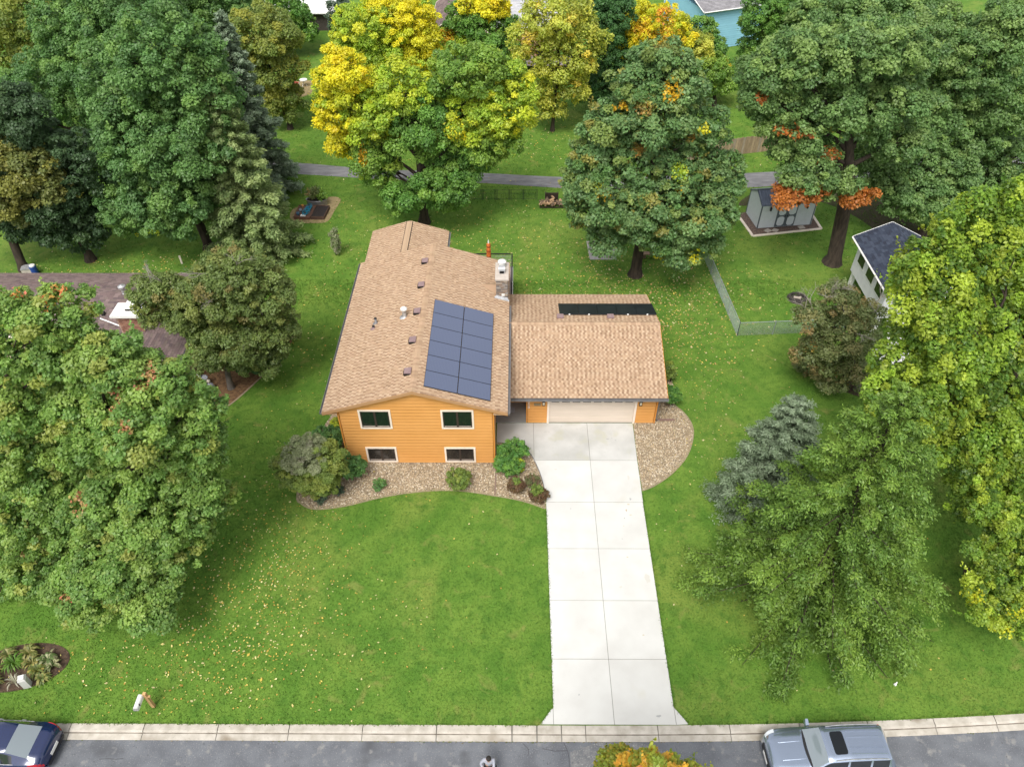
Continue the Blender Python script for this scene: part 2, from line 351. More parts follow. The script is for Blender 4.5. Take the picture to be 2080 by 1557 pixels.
# ------------------------------------------------------------------ gravel beds, mulch, bare patches
def smooth_closed(P, n=8):
    out = []; N = len(P)
    for i in range(N):
        p0, p1, p2, p3 = [Vector(P[(i+k-1) % N]) for k in range(4)]
        for j in range(n):
            t = j/n; out.append(tuple(.5*((2*p1)+(-p0+p2)*t+(2*p0-5*p1+4*p2-p3)*t*t+(-p0+3*p1-3*p2+p3)*t**3)))
    return out
def open_curve(P, n=8):
    out = []; N = len(P)
    for i in range(N-1):
        p0, p1, p2, p3 = Vector(P[max(i-1, 0)]), Vector(P[i]), Vector(P[i+1]), Vector(P[min(i+2, N-1)])
        for j in range(n):
            t = j/n; out.append(tuple(.5*((2*p1)+(-p0+p2)*t+(2*p0-5*p1+4*p2-p3)*t*t+(-p0+3*p1-3*p2+p3)*t**3)))
    return out + [tuple(P[-1])]
def inside(x, y, P):
    c = False; j = len(P)-1
    for i in range(len(P)):
        if (P[i][1] > y) != (P[j][1] > y) and x < (P[j][0]-P[i][0])*(y-P[i][1])/(P[j][1]-P[i][1])+P[i][0]: c = not c
        j = i
    return c
def sheet(name, P, z, m_, parent=None, kind='structure'):
    me = bpy.data.meshes.new(name)
    import bmesh
    bm = bmesh.new(); vs_ = [bm.verts.new((p[0], p[1], z)) for p in P]; f = bm.faces.new(vs_)
    if f.normal.z < 0: f.normal_flip()
    bm.faces.ensure_lookup_table(); f.normal_update()
    if f.normal.z < 0: f.normal_flip()
    bmesh.ops.triangulate(bm, faces=bm.faces[:]); bm.to_mesh(me); bm.free(); me.materials.append(m_)
    return link(name, me, parent, kind=kind)
front_edge = open_curve([(-11.6, 29.5), (-11.95, 27.2), (-11.85, 25.1), (-11.55, 24.62), (-10.73, 24.25), (-9.18, 24.45), (-7.16, 25.08), (-5.06, 25.46), (-3.18, 25.52), (-1.3, 25.2), (.3, 24.84), (1.57, 24.32)])
drive_edge = [(1.58, 25.4), (1.36, 26.55), (1.01, 27.67), (.66, 28.32), (-.2, 28.93), (-1.15, 29.0)]
bed_front = front_edge + drive_edge + [(-1.19, 27.5), (-9.46, 27.5), (-9.46, 31.5), (-11.0, 31.5)]
sheet('gravel_bed', bed_front, .008, M['gravel'])
right_edge = open_curve([(9.3, 36.3), (9.75, 34.6), (9.75, 33.2), (9.57, 32.19), (10.01, 31.5), (10.34, 30.6), (10.29, 29.56), (9.69, 28.05), (8.67, 26.78), (7.59, 25.91), (6.86, 25.55)])
bed_right = right_edge + [(6.86, 27.6), (6.93, 30.6), (8.14, 30.6), (8.14, 36.3)]
sheet('gravel_bed', bed_right, .008, M['gravel'])
mul = smooth_closed([(-19.6, 31.2), (-17.9, 31.6), (-16.75, 33.3), (-15.5, 36.2), (-14.95, 38.3), (-15.6, 39.0), (-17.5, 37.5), (-20.5, 36.0), (-21.0, 33.0)])
sheet('mulch_bed', mul, .008, M['mulch2'])
cxf, cyf = -22.3, 15.45
ov = [(cxf+2.1*math.cos(t)*math.cos(.16)-1.08*math.sin(t)*math.sin(.16), cyf+2.1*math.cos(t)*math.sin(.16)+1.08*math.sin(t)*math.cos(.16)) for t in [2*math.pi*k/40 for k in range(40)]]
sheet('flower_bed', ov, .008, M['mulch'])
sheet('sand_patch', smooth_closed([(-17.9, 52.9), (-16.6, 52.75), (-15.4, 53.0), (-15.1, 54.6), (-14.9, 56.6), (-16.0, 56.9), (-16.4, 55.6), (-18.4, 55.2), (-18.6, 53.8)]), .007, M['sand'])
sheet('sand_patch', smooth_closed([(-24.6, 78.2), (-22.8, 77.4), (-21.2, 79.6), (-21.9, 81.7), (-24.3, 81.6)]), .007, M['sand'])
sheet('dirt_patch', smooth_closed([(18.6, 55.5), (24.5, 56.5), (27.5, 54), (29.5, 50), (32.5, 49.0), (34, 52), (30, 58.5), (22, 58.5)]), .006, mat('dirt', (.075, .06, .035), .95, (.05, .055, .02), 1.2, bump=.5, fine=[((.15, .12, .08), 8, .62, .75)]))
sheet('dirt_patch', smooth_closed([(22.0, 20.2), (22.6, 21.0), (23.5, 20.8), (23.6, 20.1), (22.8, 19.8)]), .006, M['mulch'])
sheet('dirt_patch', smooth_closed([(20.2, 33.5), (20.9, 34.3), (21.9, 33.6), (21.3, 32.8)]), .006, M['mulch'])
sheet('dirt_patch', smooth_closed([(13.2, 62.0), (14, 66), (11, 70), (10, 74), (7.5, 73), (9, 67)]), .006, mat('dirt_leafy', (.05, .055, .025), .95, (.03, .05, .012), 1.5))
o = sheet('concrete_pad', [(5.55, 47.6), (7.6, 47.6), (7.5, 50.2), (5.46, 50.15)], .010, mat('pad', (.40, .38, .37), .95, (.33, .31, .30), 4, bump=.4))
# asphalt walking path
pt = [(-70, 66.5), (-45, 65.2), (-30, 64.0), (-20.6, 63.11), (-13.7, 61.99), (-8, 61.5), (-2.6, 61.07), (5.6, 60.3), (14, 60.6), (22.3, 61.3), (30, 62.3), (48, 65), (80, 70)]
pb = [(-70, 64.2), (-45, 62.9), (-30, 61.8), (-20.1, 60.98), (-13.44, 60.18), (-8, 59.7), (-2.77, 59.3), (5.53, 58.3), (14, 58.2), (20.8, 58.6), (29, 59.8), (48, 62.6), (80, 67.5)]
sheet('path', open_curve(pb) + open_curve(pt)[::-1], .006, M['path'])

def edge_strip(name, line, w_, h, m_):
    mm = MB(); P = [Vector(p) for p in line]
    for k in range(len(P)-1):
        d = (P[k+1]-P[k]); 
        if d.length < 1e-6: continue
        d.normalize(); nn = Vector((-d.y, d.x))*w_
        a, b = P[k]-d*.004, P[k+1]+d*.004
        mm.hexa([(a-nn).to_tuple()+(0,), (b-nn).to_tuple()+(0,), (b+nn).to_tuple()+(0,), (a+nn).to_tuple()+(0,)], [(a-nn).to_tuple()+(h,), (b-nn).to_tuple()+(h,), (b+nn).to_tuple()+(h,), (a+nn).to_tuple()+(h,)])
    return struct(mm.build(name, m_))
edge_strip('bed_edging', front_edge[2:], .055, .03, M['edging'])
edge_strip('bed_edging', right_edge[14:], .06, .03, M['edging'])
edge_strip('bed_edging', open_curve(drive_edge[:5]), .018, .05, M['gutter'])
edge_strip('bed_edging', ov+[ov[0]], .04, .03, M['mulch'])
edge_strip('bed_edging', [(-1.15, 25.2), (-1.12, 27.45)], .03, .06, mat('brown_edging', (.22, .15, .12), .8))
edge_strip('bed_edging', mul[6:24], .05, .03, M['edging'])

def np_mesh(name, V, F, col, m_, smooth=False):
    """V (n,3), F (k,3|4) int, col (k,3)"""
    me = bpy.data.meshes.new(name); k, q = F.shape
    me.vertices.add(len(V)); me.vertices.foreach_set('co', V.astype(np.float32).ravel())
    me.loops.add(k*q); me.loops.foreach_set('vertex_index', F.astype(np.int32).ravel())
    me.polygons.add(k); me.polygons.foreach_set('loop_start', np.arange(0, k*q, q, dtype=np.int32))
    try: me.polygons.foreach_set('loop_total', np.full(k, q, np.int32))
    except Exception: pass
    if col is not None:
        a = me.attributes.new('Col', 'FLOAT_COLOR', 'FACE'); c4 = np.ones((k, 4), np.float32); c4[:, :3] = col; a.data.foreach_set('color', c4.ravel())
    me.materials.append(m_); me.update(calc_edges=True)
    return me

def scatter_stones(P, n, seed, dark=None):
    r = np.random.default_rng(seed); P = np.array(P); lo, hi = P.min(0), P.max(0)
    pts = r.uniform(lo, hi, (n*3, 2)); keep = [inside(x, y, P) for x, y in pts]; pts = pts[keep][:n]; n = len(pts)
    s = r.uniform(.018, .05, n); a = r.uniform(0, 2*np.pi, n); ca, sa = np.cos(a), np.sin(a)
    base = np.array([[-1, -.7, 0], [1, -.6, 0], [.9, .7, 0], [-.9, .6, 0], [-.5, -.3, .75], [.55, -.25, .8], [.5, .35, .7], [-.45, .3, .85]])
    V = base[None]*s[:, None, None]; x = V[..., 0]*ca[:, None]-V[..., 1]*sa[:, None]; y = V[..., 0]*sa[:, None]+V[..., 1]*ca[:, None]
    V = np.stack([x+pts[:, 0, None], y+pts[:, 1, None], V[..., 2]+.006], -1).reshape(-1, 3)
    F0 = np.array([[4, 5, 6, 7], [0, 1, 5, 4], [1, 2, 6, 5], [2, 3, 7, 6], [3, 0, 4, 7]])
    F = (F0[None]+(np.arange(n)*8)[:, None, None]).reshape(-1, 4)
    pal = np.array([(.38, .295, .19), (.31, .235, .15), (.47, .39, .27), (.25, .185, .115), (.17, .13, .09), (.40, .30, .185), (.58, .51, .40)])
    c = pal[r.integers(0, len(pal), n)]*r.uniform(.85, 1.12, (n, 1))
    return np_mesh('gravel', V, F, np.repeat(c, 5, 0), M['stone'])
o = link('gravel', scatter_stones(bed_front, 15000, 3), kind='stuff'); o['label'] = 'tan gravel covering the curved bed before the front wall'
o = link('gravel', scatter_stones(bed_right, 7500, 4), kind='stuff'); o['label'] = 'tan gravel covering the curved bed right of the garage'

# ================================================================== THE HOUSE
house = thing('split_level_house', 'orange split level house with tan shingle roof and solar panels', 'house', (-5.3, 27.5, 0))
YF, XL, XMr, XR, ZE, ZR, YB = 27.52, -10.2, -5.325, -.45, 4.244, 5.78, 40.94
SL = (ZR-ZE)/(XMr-XL); YRF = 27.28
WX0, WX1 = -9.44, -1.21
def zroof(x): return ZR - SL*abs(x-XMr)
# wall core
wall = MB()
wall.hexa([(WX0, YF+.05, 0), (WX1, YF+.05, 0), (WX1, YB-.25, 0), (WX0, YB-.25, 0)], [(WX0, YF+.05, zroof(WX0)-.16), (WX1, YF+.05, zroof(WX1)-.16), (WX1, YB-.25, zroof(WX1)-.16), (WX0, YB-.25, zroof(WX0)-.16)])
for y, s in ((YF+.05, 1), (YB-.25, -1)):
    tri = [(WX0, y, zroof(WX0)-.16), (WX1, y, zroof(WX1)-.16), (XMr, y, ZR-.16)]
    wall.poly(tri if s > 0 else tri[::-1])
# rear wing
WGx0, WGx1, WGy = -9.96, -4.67, 44.8; WGm = (WGx0+WGx1)/2; WGz = ZE+SL*(WGm-WGx0)
wall.box(WGx0+.7, WGx1-.7, YB-.3, WGy-.25, 0, ZE-.1)
wall.poly([(WGx1-.7, WGy-.25, ZE-.1), (WGx0+.7, WGy-.25, ZE-.1), (WGm, WGy-.25, WGz-.1)])
# garage
GX0, GX1, GYF, GYE, GYR, GYB, GZE, GZR = .59, 8.16, 30.62, 30.07, 34.91, 39.76, 2.576, 4.108
wall.box(GX0, GX1, GYF+.05, 39.2, 0, 2.35)
for x in (GX1,): wall.poly([(x, 39.2, 2.35), (x, GYF+.05, 2.35), (x, GYR, GZR-.25)][::-1])
wall.box(-1.2, GX0, 32.25, 32.6, 0, 2.5)
wall = wall.build('wall', M['siding'], house)

def lap_boards(parent, y0, xr, z0, z1, reveal=.235):
    """Lap siding on a wall that faces -Y; xr(z) gives the free x-range at height z."""
    k = 0; z = z0
    while z < z1-.02:
        zt = min(z+reveal-.046, z1); a0, b0 = xr(z); a1, b1 = xr(zt)
        if b0-a0 > .1:
            if b1-a1 < .05: a1 = b1 = (a1+b1)/2
            a1, b1 = max(a0, a1), min(b0, b1)
            mm = MB(); yb, ytp = y0-.052, y0-.022
            mm.hexa([(a0, yb, z), (b0, yb, z), (b0, y0+.05, z), (a0, y0+.05, z)], [(a1, ytp, zt), (b1, ytp, zt), (b1, y0+.05, zt), (a1, y0+.05, zt)])
            mm.build('siding_board', M['siding'], parent)
        z += reveal
def gable_range(z):
    h = ZE-.2+SL*(WX0-XL)
    if z <= h: return (WX0+.07, WX1-.07)
    d = (z-h)/SL; return (WX0+.07+d, WX1-.07-d)
lap_boards(wall, YF, gable_range, .04, ZR-.2)
lap_boards(wall, GYF, lambda z: (GX0+.08, 1.80), .04, 2.28)
lap_boards(wall, GYF, lambda z: (7.0, GX1-.08), .04, 2.28)
lap_boards(wall, 32.22, lambda z: (-1.15, GX0-.02), .12, 2.3)
for (x, y, z1) in ((WX0, YF, zroof(WX0)-.25), (WX1, YF, zroof(WX1)-.25), (GX0, GYF, 2.3), (GX1, GYF, 2.3)):
    s = .04; m = MB(); m.box(x-s if x != GX0 else x-.01, x+s, y-.056, y+.1, .01, z1); m.build('corner_board', M['siding_dark'], wall)
m = MB(); m.box(WX0+.05, WX1-.05, YF-.012, YF+.03, 0, .05); m.build('foundation_strip', M['joint'], wall)

# ---- windows
def window(x0, x1, z0, z1, y, glass, nm='window', double=True, sash=True):
    m = MB(); t = .10
    m.box(x0, x0+t, y-.085, y+.02, z0, z1); m.box(x1-t, x1, y-.085, y+.02, z0, z1)
    m.box(x0+t, x1-t, y-.083, y+.02, z1-t, z1); m.box(x0+t, x1-t, y-.095, y+.02, z0, z0+t)
    wn = m.build(nm, M['trim'], house)
    f = MB(); a, b, c, d = x0+t, x1-t, z0+t, z1-t; q = .055
    f.box(a, a+q, y-.07, y+.02, c, d); f.box(b-q, b, y-.07, y+.02, c, d); f.box(a+q, b-q, y-.068, y+.02, d-q, d); f.box(a+q, b-q, y-.068, y+.02, c, c+q)
    xm = (a+b)/2
    if double: f.box(xm-.055, xm+.055, y-.07, y+.02, c+q, d-q)
    f.build('frame', M['frame'], wn)
    for (u, v) in ([(a+q, xm-.055), (xm+.055, b-q)] if double else [(a+q, b-q)]):
        g = MB(); g.box(u, v, y-.056, y-.03, c+q, d-q); g.build('pane', glass, wn)
        if sash: s = MB(); s.box(u, v, y-.066, y-.0565, c+q, c+q+.055); s.build('sash', M['sash'], wn)
    return wn
window(-8.36, -6.64, 2.84, 4.26, YF, M['glass']); window(-4.0, -2.257, 2.84, 4.26, YF, M['glass'])
window(-8.34, -6.635, .105, 1.32, YF, M['glass_low']); window(-3.98, -2.257, .105, 1.32, YF, M['glass_low'])
window(-.75, .2, .95, 2.1, 32.2, M['glass'], double=False, sash=False)

# ---- garage door
gd = MB(); gd.box(1.80, 1.92, GYF-.075, GYF+.02, .0, 2.25); gd.box(6.87, 6.99, GYF-.075, GYF+.02, 0, 2.25); gd.box(1.92, 6.87, GYF-.058, GYF+.02, 2.13, 2.25)
gd = gd.build('garage_door', M['trim'], house)
for k in range(4):
    z0 = .02+k*.53; m = MB(); m.box(1.93, 6.86, GYF+.0, GYF+.02, z0, z0+.522)
    for j in range(8):
        xa = 1.93+.08+j*.61; 
        if k < 3: m.box(xa, xa+.50, GYF-.012, GYF+.002, z0+.08, z0+.44)
    m.build('door_panel', M['door'], gd)
for j in range(8):
    xa = 1.93+.1+j*.61; m = MB(); m.box(xa, xa+.45, GYF-.02, GYF+.002, 1.72, 2.0); m.build('pane', M['glass'], gd)
m = MB(); m.box(1.93, 6.86, GYF-.03, GYF+.005, .0, .035); m.build('door_seal', M['joint'], gd)

# ---- lanterns, plaque, house number on the wall
for x in (1.58, 7.18):
    m = MB(); m.box(x-.07, x+.07, GYF-.06, GYF, 1.58, 2.0); m.box(x-.09, x+.09, GYF-.20, GYF-.05, 1.86, 1.92); m.box(x-.06, x+.06, GYF-.17, GYF-.06, 1.92, 2.0); m.box(x-.08, x+.08, GYF-.18, GYF-.06, 1.58, 1.61)
    for sx in (-.07, .06): m.box(x+sx, x+sx+.012, GYF-.175, GYF-.16, 1.61, 1.86)
    ln = m.build('wall_lantern', M['black'], house)
    m = MB(); m.box(x-.055, x+.055, GYF-.158, GYF-.07, 1.62, 1.85); m.build('lantern_glass', M['lampglass'], ln)
m = MB(); m.box(1.02, 1.42, GYF-.065, GYF-.02, 1.46, 1.66); m.build('name_plaque', mat('plaque', (.20, .15, .08), .6, (.28, .22, .12), 12), house)
SEG = {'5': 'afgcd', '0': 'abcdef', '3': 'abgcd', '8': 'abcdefg'}
def digit(ch, x, z, hw=.055, hh=.075, y=GYF-.06):
    m = MB(); t = .02
    for s in SEG[ch]:
        r_ = {'a': (-hw, hw, hh*2-t, hh*2), 'g': (-hw, hw, hh-t/2, hh+t/2), 'd': (-hw, hw, 0, t), 'f': (-hw, -hw+t, hh, hh*2), 'b': (hw-t, hw, hh, hh*2), 'e': (-hw, -hw+t, 0, hh), 'c': (hw-t, hw, 0, hh)}[s]
        m.box(x+r_[0], x+r_[1], y, y+.02, z+r_[2], z+r_[3])
    m.build('house_number', M['trim'], house)
for ch, z in (('3', 1.86), ('8', 1.66), ('0', 1.46), ('5', 1.26)): digit(ch, .72, z)

# ---- roof: decks, shingles, caps, fascia, gutters
def roof_slab(m, O, u, s, Lu, Ls, th=.11):
    O, u, s = Vector(O), Vector(u), Vector(s); n = u.cross(s).normalized()
    if n.z < 0: n = -n
    c = [O, O+u*Lu, O+u*Lu+s*Ls, O+s*Ls]; top = [p - n*.02 for p in c]; bot = [p - n*th for p in c]
    if u.cross(s).z < 0: top.reverse(); bot.reverse()
    m.hexa(bot, top)
cs = 1/math.sqrt(1+SL*SL); sn = SL*cs
planes = [  # origin at the eave corner, along the eave, up the slope, lengths
    ((XL, YRF, ZE), (0, 1, 0), (cs, 0, sn), YB-YRF, (XMr-XL)/cs),
    ((XR, YRF, ZE), (0, 1, 0), (-cs, 0, sn), YB-YRF, (XR-XMr)/cs),
    ((-1.2, GYE, GZE), (1, 0, 0), (0, cs, sn), 8.56+1.2, (GYR-GYE)/cs),
    ((-1.2, GYB, GZE), (1, 0, 0), (0, -cs, sn), 8.56+1.2, (GYB-GYR)/cs),
    ((WGx0, YB+.01, ZE), (0, 1, 0), (cs, 0, sn), WGy-YB, (WGm-WGx0)/cs),
    ((WGx1, YB+.01, ZE), (0, 1, 0), (-cs, 0, sn), WGy-YB, (WGx1-WGm)/cs)]
m = MB()
for P in planes: roof_slab(m, *P)
roof = m.build('roof', M['underlay'], house)
tones = [(0.469, 0.336, 0.225), (0.439, 0.308, 0.201), (0.404, 0.276, 0.175), (0.499, 0.365, 0.249), (0.323, 0.211, 0.134), (0.28, 0.18, 0.113), (0.456, 0.313, 0.207), (0.361, 0.242, 0.156)]
SHW, EXP = .128, .142
def shingle_verts(u, s, n, w0=0.0, w1=SHW-.004, lift=0.0):
    L = EXP*1.22; b0, b1 = -.004, .019+lift
    q = [(w0, 0, b0), (w1, 0, b0), (w1, L, -.012), (w0, L, -.012), (w0, 0, b1), (w1, 0, b1), (w1, L, .004), (w0, L, .004)]
    return [u*a + s*b + n*c for a, b, c in q]
SF = [(4, 5, 6, 7), (0, 1, 5, 4), (1, 2, 6, 5), (3, 0, 4, 7), (3, 2, 1, 0)]
cells = []
for pi, (O, u, s, Lu, Ls) in enumerate(planes):
    O, u, s = Vector(O), Vector(u), Vector(s); n = u.cross(s).normalized(); flip = n.z < 0
    if flip: n = -n
    rows = int(Ls/EXP)
    for j in range(rows):
        off = (j % 2)*.5*SHW + rnd.uniform(-.04, .04); i0 = -1
        while True:
            a = i0*SHW+off; b = a+SHW-.004; i0 += 1
            if a > Lu: break
            a2, b2 = max(a, 0), min(b, Lu)
            if b2-a2 < .04: continue
            full = (a2 == a and b2 == b)
            # laminated look: each piece is a light field with a darker tab band
            tone = rnd.choice((0, 1, 3, 6, 0, 1, 3, 2)) if i0 % 2 == 0 else rnd.choice((4, 4, 7, 5, 7, 4, 2))
            lift = 0.006 if tone in (4, 5) else 0.0
            pos = O + u*a2 + s*(j*EXP)
            cells.append(((pos-Vector((0, 0, 32.3))).length if pi in (0, 1, 2) else 1e3, pi, pos, u, s, n, flip, b2-a2, tone, lift, full))
cells.sort(key=lambda c: c[0])
smesh = {}; m = MB(); nind = 0
for (d, pi, pos, u, s, n, flip, wd, tone, lift, full) in cells:
    if full and nind < 300:
        key = (pi, tone)
        if key not in smesh:
            mm = MB(); mm.v = [tuple(v) for v in shingle_verts(u, s, n, 0, wd, lift)]; mm.f = [f[::-1] if flip else f for f in SF]; mm.c = [tones[tone]]*5
            smesh[key] = mm.mesh('shingle', M['shingle'])
        o = link('shingle', smesh[key], roof, loc=tuple(pos)); nind += 1
    else:
        i = len(m.v); m.v += [tuple(pos+v) for v in shingle_verts(u, s, n, 0, wd, lift)]
        m.f += [tuple(i+k for k in (f[::-1] if flip else f)) for f in SF]; 
        c = tones[tone]; q = rnd.uniform(.93, 1.07); m.c += [(c[0]*q, c[1]*q, c[2]*q)]*5
m.build('shingles', M['shingle'], roof, kind='stuff')
def ridge_caps(p0, p1, side, wdt=.17, step=.145):
    p0, p1 = Vector(p0), Vector(p1); d = (p1-p0); L = d.length; d.normalize(); sd_ = Vector(side)
    k = 0
    me = {}
    while k*step < L-.05:
        ti = rnd.choice((1, 2, 7, 6)); 
        if ti not in me:
            mm = MB(); q = step*1.1
            A = [(-sd_*wdt)+Vector((0, 0, -SL*wdt+.03)), Vector((0, 0, .035)), (sd_*wdt)+Vector((0, 0, -SL*wdt+.03))]
            B = [a + d*q - Vector((0, 0, .012)) for a in A]
            mm.poly([A[0], A[1], B[1], B[0]], tones[ti]); mm.poly([A[1], A[2], B[2], B[1]], tones[ti])
            A0 = [a-Vector((0, 0, .02)) for a in A]
            mm.poly([A0[0], A0[1], A[1], A[0]], tones[ti]); mm.poly([A0[1], A0[2], A[2], A[1]], tones[ti])
            me[ti] = mm.mesh('ridge_cap', M['shingle'])
        link('ridge_cap', me[ti], roof, loc=tuple(p0+d*(k*step))); k += 1
ridge_caps((XMr, YRF, ZR), (XMr, YB, ZR), (1, 0, 0)); ridge_caps((-1.0, GYR, GZR), (8.56, GYR, GZR), (0, 1, 0))
# rear wing ridge vent with its dark outline
m = MB()
for sx in (-1, 1): m.hexa([(WGm, YB+.05, WGz+.0), (WGm+sx*.19, YB+.05, WGz-.06), (WGm+sx*.19, WGy-.12, WGz-.06), (WGm, WGy-.12, WGz)][::sx], [(WGm, YB+.05, WGz+.06), (WGm+sx*.19, YB+.05, WGz+.0), (WGm+sx*.19, WGy-.12, WGz), (WGm, WGy-.12, WGz+.06)][::sx], tones[1])
rv = m.build('ridge_vent', M['shingle'], roof)
m = MB()
for sx in (-1, 1): m.box(WGm+sx*.205-.014, WGm+sx*.205+.014, YB+.03, WGy-.1, WGz-.07, WGz+.004)
m.box(WGm-.2, WGm+.2, YB+.02, YB+.048, WGz-.07, WGz+.03); m.build('vent_edge', M['dark'], rv)

def rake(y, x0, x1, xm, ze, zr, dy):
    m = MB()
    for xa, xb, za, zb in ((x0, xm, ze, zr), (xm, x1, zr, ze)):
        m.hexa([(xa, y, za-.2), (xb, y, zb-.2), (xb, y+dy, zb-.2), (xa, y+dy, za-.2)], [(xa, y, za-.012), (xb, y, zb-.012), (xb, y+dy, zb-.012), (xa, y+dy, za-.012)])
    return m
rake(YRF-.03, XL, XR, XMr, ZE, ZR, .026).build('rake_board', M['siding_dark'], roof)
rake(YRF-.042, XL, XR, XMr, ZE+.03, ZR+.03, .03).build('drip_edge', mat('drip_edge', (.42, .24, .12), .6), roof).hide_render = False
rake(YB+.004, WGx1, XR, XMr, ZE-SL*0, ZR, .02)
m = MB(); m.hexa([(8.565, GYE, GZE-.17), (8.585, GYE, GZE-.17), (8.585, GYR, GZR-.17), (8.565, GYR, GZR-.17)], [(8.565, GYE, GZE), (8.585, GYE, GZE), (8.585, GYR, GZR), (8.565, GYR, GZR)])
m.hexa([(8.565, GYR, GZR-.17), (8.585, GYR, GZR-.17), (8.585, GYB, GZE-.17), (8.565, GYB, GZE-.17)], [(8.565, GYR, GZR), (8.585, GYR, GZR), (8.585, GYB, GZE), (8.565, GYB, GZE)])
m.build('rake_board', M['siding_dark'], roof)
m = MB(); m.box(XL+.04, WX0, YRF, YB, ZE-.17, ZE-.135); m.box(WX1, XR-.04, YRF, YB, ZE-.17, ZE-.135); m.box(-.4, 8.5, GYE+.03, GYF, GZE-.17, GZE-.14); m.box(-1.2, GX0, GYE+.03, 32.2, GZE-.2, GZE-.175)
m.build('soffit', M['soffit'], roof)
def gutter(x0, x1, y0, y1, z):
    m = MB(); 
    if x1-x0 < y1-y0:
        m.box(x0, x1, y0, y1, z-.13, z-.10); m.box(x0, x0+.02, y0, y1, z-.10, z); m.box(x1-.02, x1, y0, y1, z-.10, z); m.box(x0, x1, y0, y0+.02, z-.10, z-.002)
    else:
        m.box(x0, x1, y0, y1, z-.13, z-.10); m.box(x0, x1, y0, y0+.02, z-.10, z); m.box(x0, x1, y1-.02, y1, z-.10, z); m.box(x0, x0+.02, y0+.02, y1-.02, z-.10, z-.002); m.box(x1-.02, x1, y0+.02, y1-.02, z-.10, z-.002)
    return m.build('gutter', M['gutter'], house)
gutter(XL-.13, XL-.005, YRF, YB, ZE-.02); gutter(XR+.005, XR+.13, YRF, 36.5, ZE-.02); gutter(-.31, 8.6, GYE-.135, GYE-.005, GZE-.02)
gutter(WGx1+.005, WGx1+.13, YB+.5, WGy, ZE-.02)
m = MB(); m.tube([(XR+.06, YRF+.12, ZE-.15), (XR-.1, YRF+.16, ZE-.32), (WX1+.06, YF+.06, ZE-.42), (WX1+.055, YF+.04, ZE-.6), (WX1+.055, YF+.04, .15), (WX1+.07, YF-.1, .07)], .042, 6)
m.build('downspout', mat('downspout_brown', (.20, .115, .065), .5), house)
m = MB(); m.tube([(8.5, GYE-.07, GZE-.15), (8.28, GYF-.02, GZE-.4), (8.26, GYF+.06, .25), (8.42, GYF+.12, .09)], .042, 6); m.build('downspout', M['gutter'], house)
m = MB(); m.box(8.42, 9.4, 30.74, 30.84, .03, .12); m.build('downspout_extension', mat('extension_brown', (.22, .14, .115), .6), house)

# ---- solar panels on the east slope (2 columns x 6 rows)
U = Vector((0, 1, 0)); S = Vector((-cs, 0, sn)); N = Vector((sn, 0, cs))
pv0 = Vector((-1.40, 27.78, zroof(-1.40))) + N*.07
pw, ph = 1.205, 1.775
cellm = framem = None
for r_ in range(6):
    for c_ in range(2):
        o0 = pv0 + U*(r_*(pw+.018)) + S*(c_*(ph+.022))
        if cellm is None:
            mm = MB(); P = lambda a, b, h: tuple(U*a + S*b + N*h)
            mm.hexa([P(0, ph, 0), P(pw, ph, 0), P(pw, 0, 0), P(0, 0, 0)][::-1], [P(0, ph, .035), P(pw, ph, .035), P(pw, 0, .035), P(0, 0, .035)][::-1]); framem = mm.mesh('solar_panel', M['panel_frame'])
            mm = MB(); e = .012; mm.poly([P(e, e, .0385), P(pw-e, e, .0385), P(pw-e, ph-e, .0385), P(e, ph-e, .0385)]); cellm = mm.mesh('cell_sheet', M['panel'])
        sp_ = link('solar_panel', framem, house, loc=tuple(o0)); link('cell_sheet', cellm, sp_, loc=(0, 0, 0), local=True)
# black thermal panels on the back slope of the garage
S2 = Vector((0, -cs, sn)); N2 = Vector((0, sn, cs))
for k in range(5):
    a = Vector((2.64+k*1.19, 37.82, GZE+(GYB-37.82)*SL)) + N2*.06
    P = lambda x, b, h: tuple(a + Vector((x, 0, 0)) + S2*b + N2*h)
    mm = MB(); mm.hexa([P(0, 0, 0), P(0, 1.82, 0), P(1.17, 1.82, 0), P(1.17, 0, 0)][::-1], [P(0, 0, .06), P(0, 1.82, .06), P(1.17, 1.82, .06), P(1.17, 0, .06)][::-1])
    pn = mm.build('black_roof_panel', M['black_panel'], house)
    mm = MB(); q = Vector(P(.6, 1.86, .03)); mm.obox(tuple(q), .05, .03, .03); mm.build('panel_clamp', M['white'], pn)

# ---- roof vents and pipes
def box_vent(x, y, along):
    z = zroof(x) if along == 'x' else GZR-SL*abs(y-GYR)
    m = MB()
    if along == 'x':
        m.hexa([(x-.19, y-.24, z-.09), (x+.2, y-.24, z+.03), (x+.2, y+.24, z+.03), (x-.19, y+.24, z-.09)], [(x-.17, y-.22, z+.13), (x+.2, y-.22, z+.19), (x+.2, y+.22, z+.19), (x-.17, y+.22, z+.13)])
        v = m.build('roof_vent', M['vent'], house); m = MB(); m.box(x-.17, x+.17, y-.256, y-.241, z-.02, z+.13); m.box(x-.205, x-.19, y-.2, y+.2, z-.05, z+.10); m.build('vent_mouth', M['dark'], v)
    else:
        m.box(x-.2, x+.2, y-.18, y+.2, z-.05, z+.14); v = m.build('roof_vent', M['vent'], house)
        m = MB(); m.box(x-.18, x+.18, y+.2, y+.215, z-.02, z+.10); m.build('vent_mouth', M['dark'], v)
for y in (39.0, 36.5, 33.95, 31.4, 28.85): box_vent(-5.72, y, 'x')
box_vent(2.66, 35.74, 'y'); box_vent(5.71, 35.75, 'y')
z = zroof(-6.44)
m = MB(); m.lathe(-6.44, 33.83, [(.3, z-.06), (.14, z+.05), (.12, z+.08), (.115, z+.5)], 14); fl = m.build('flue_pipe', M['galv'], house, smooth=True)
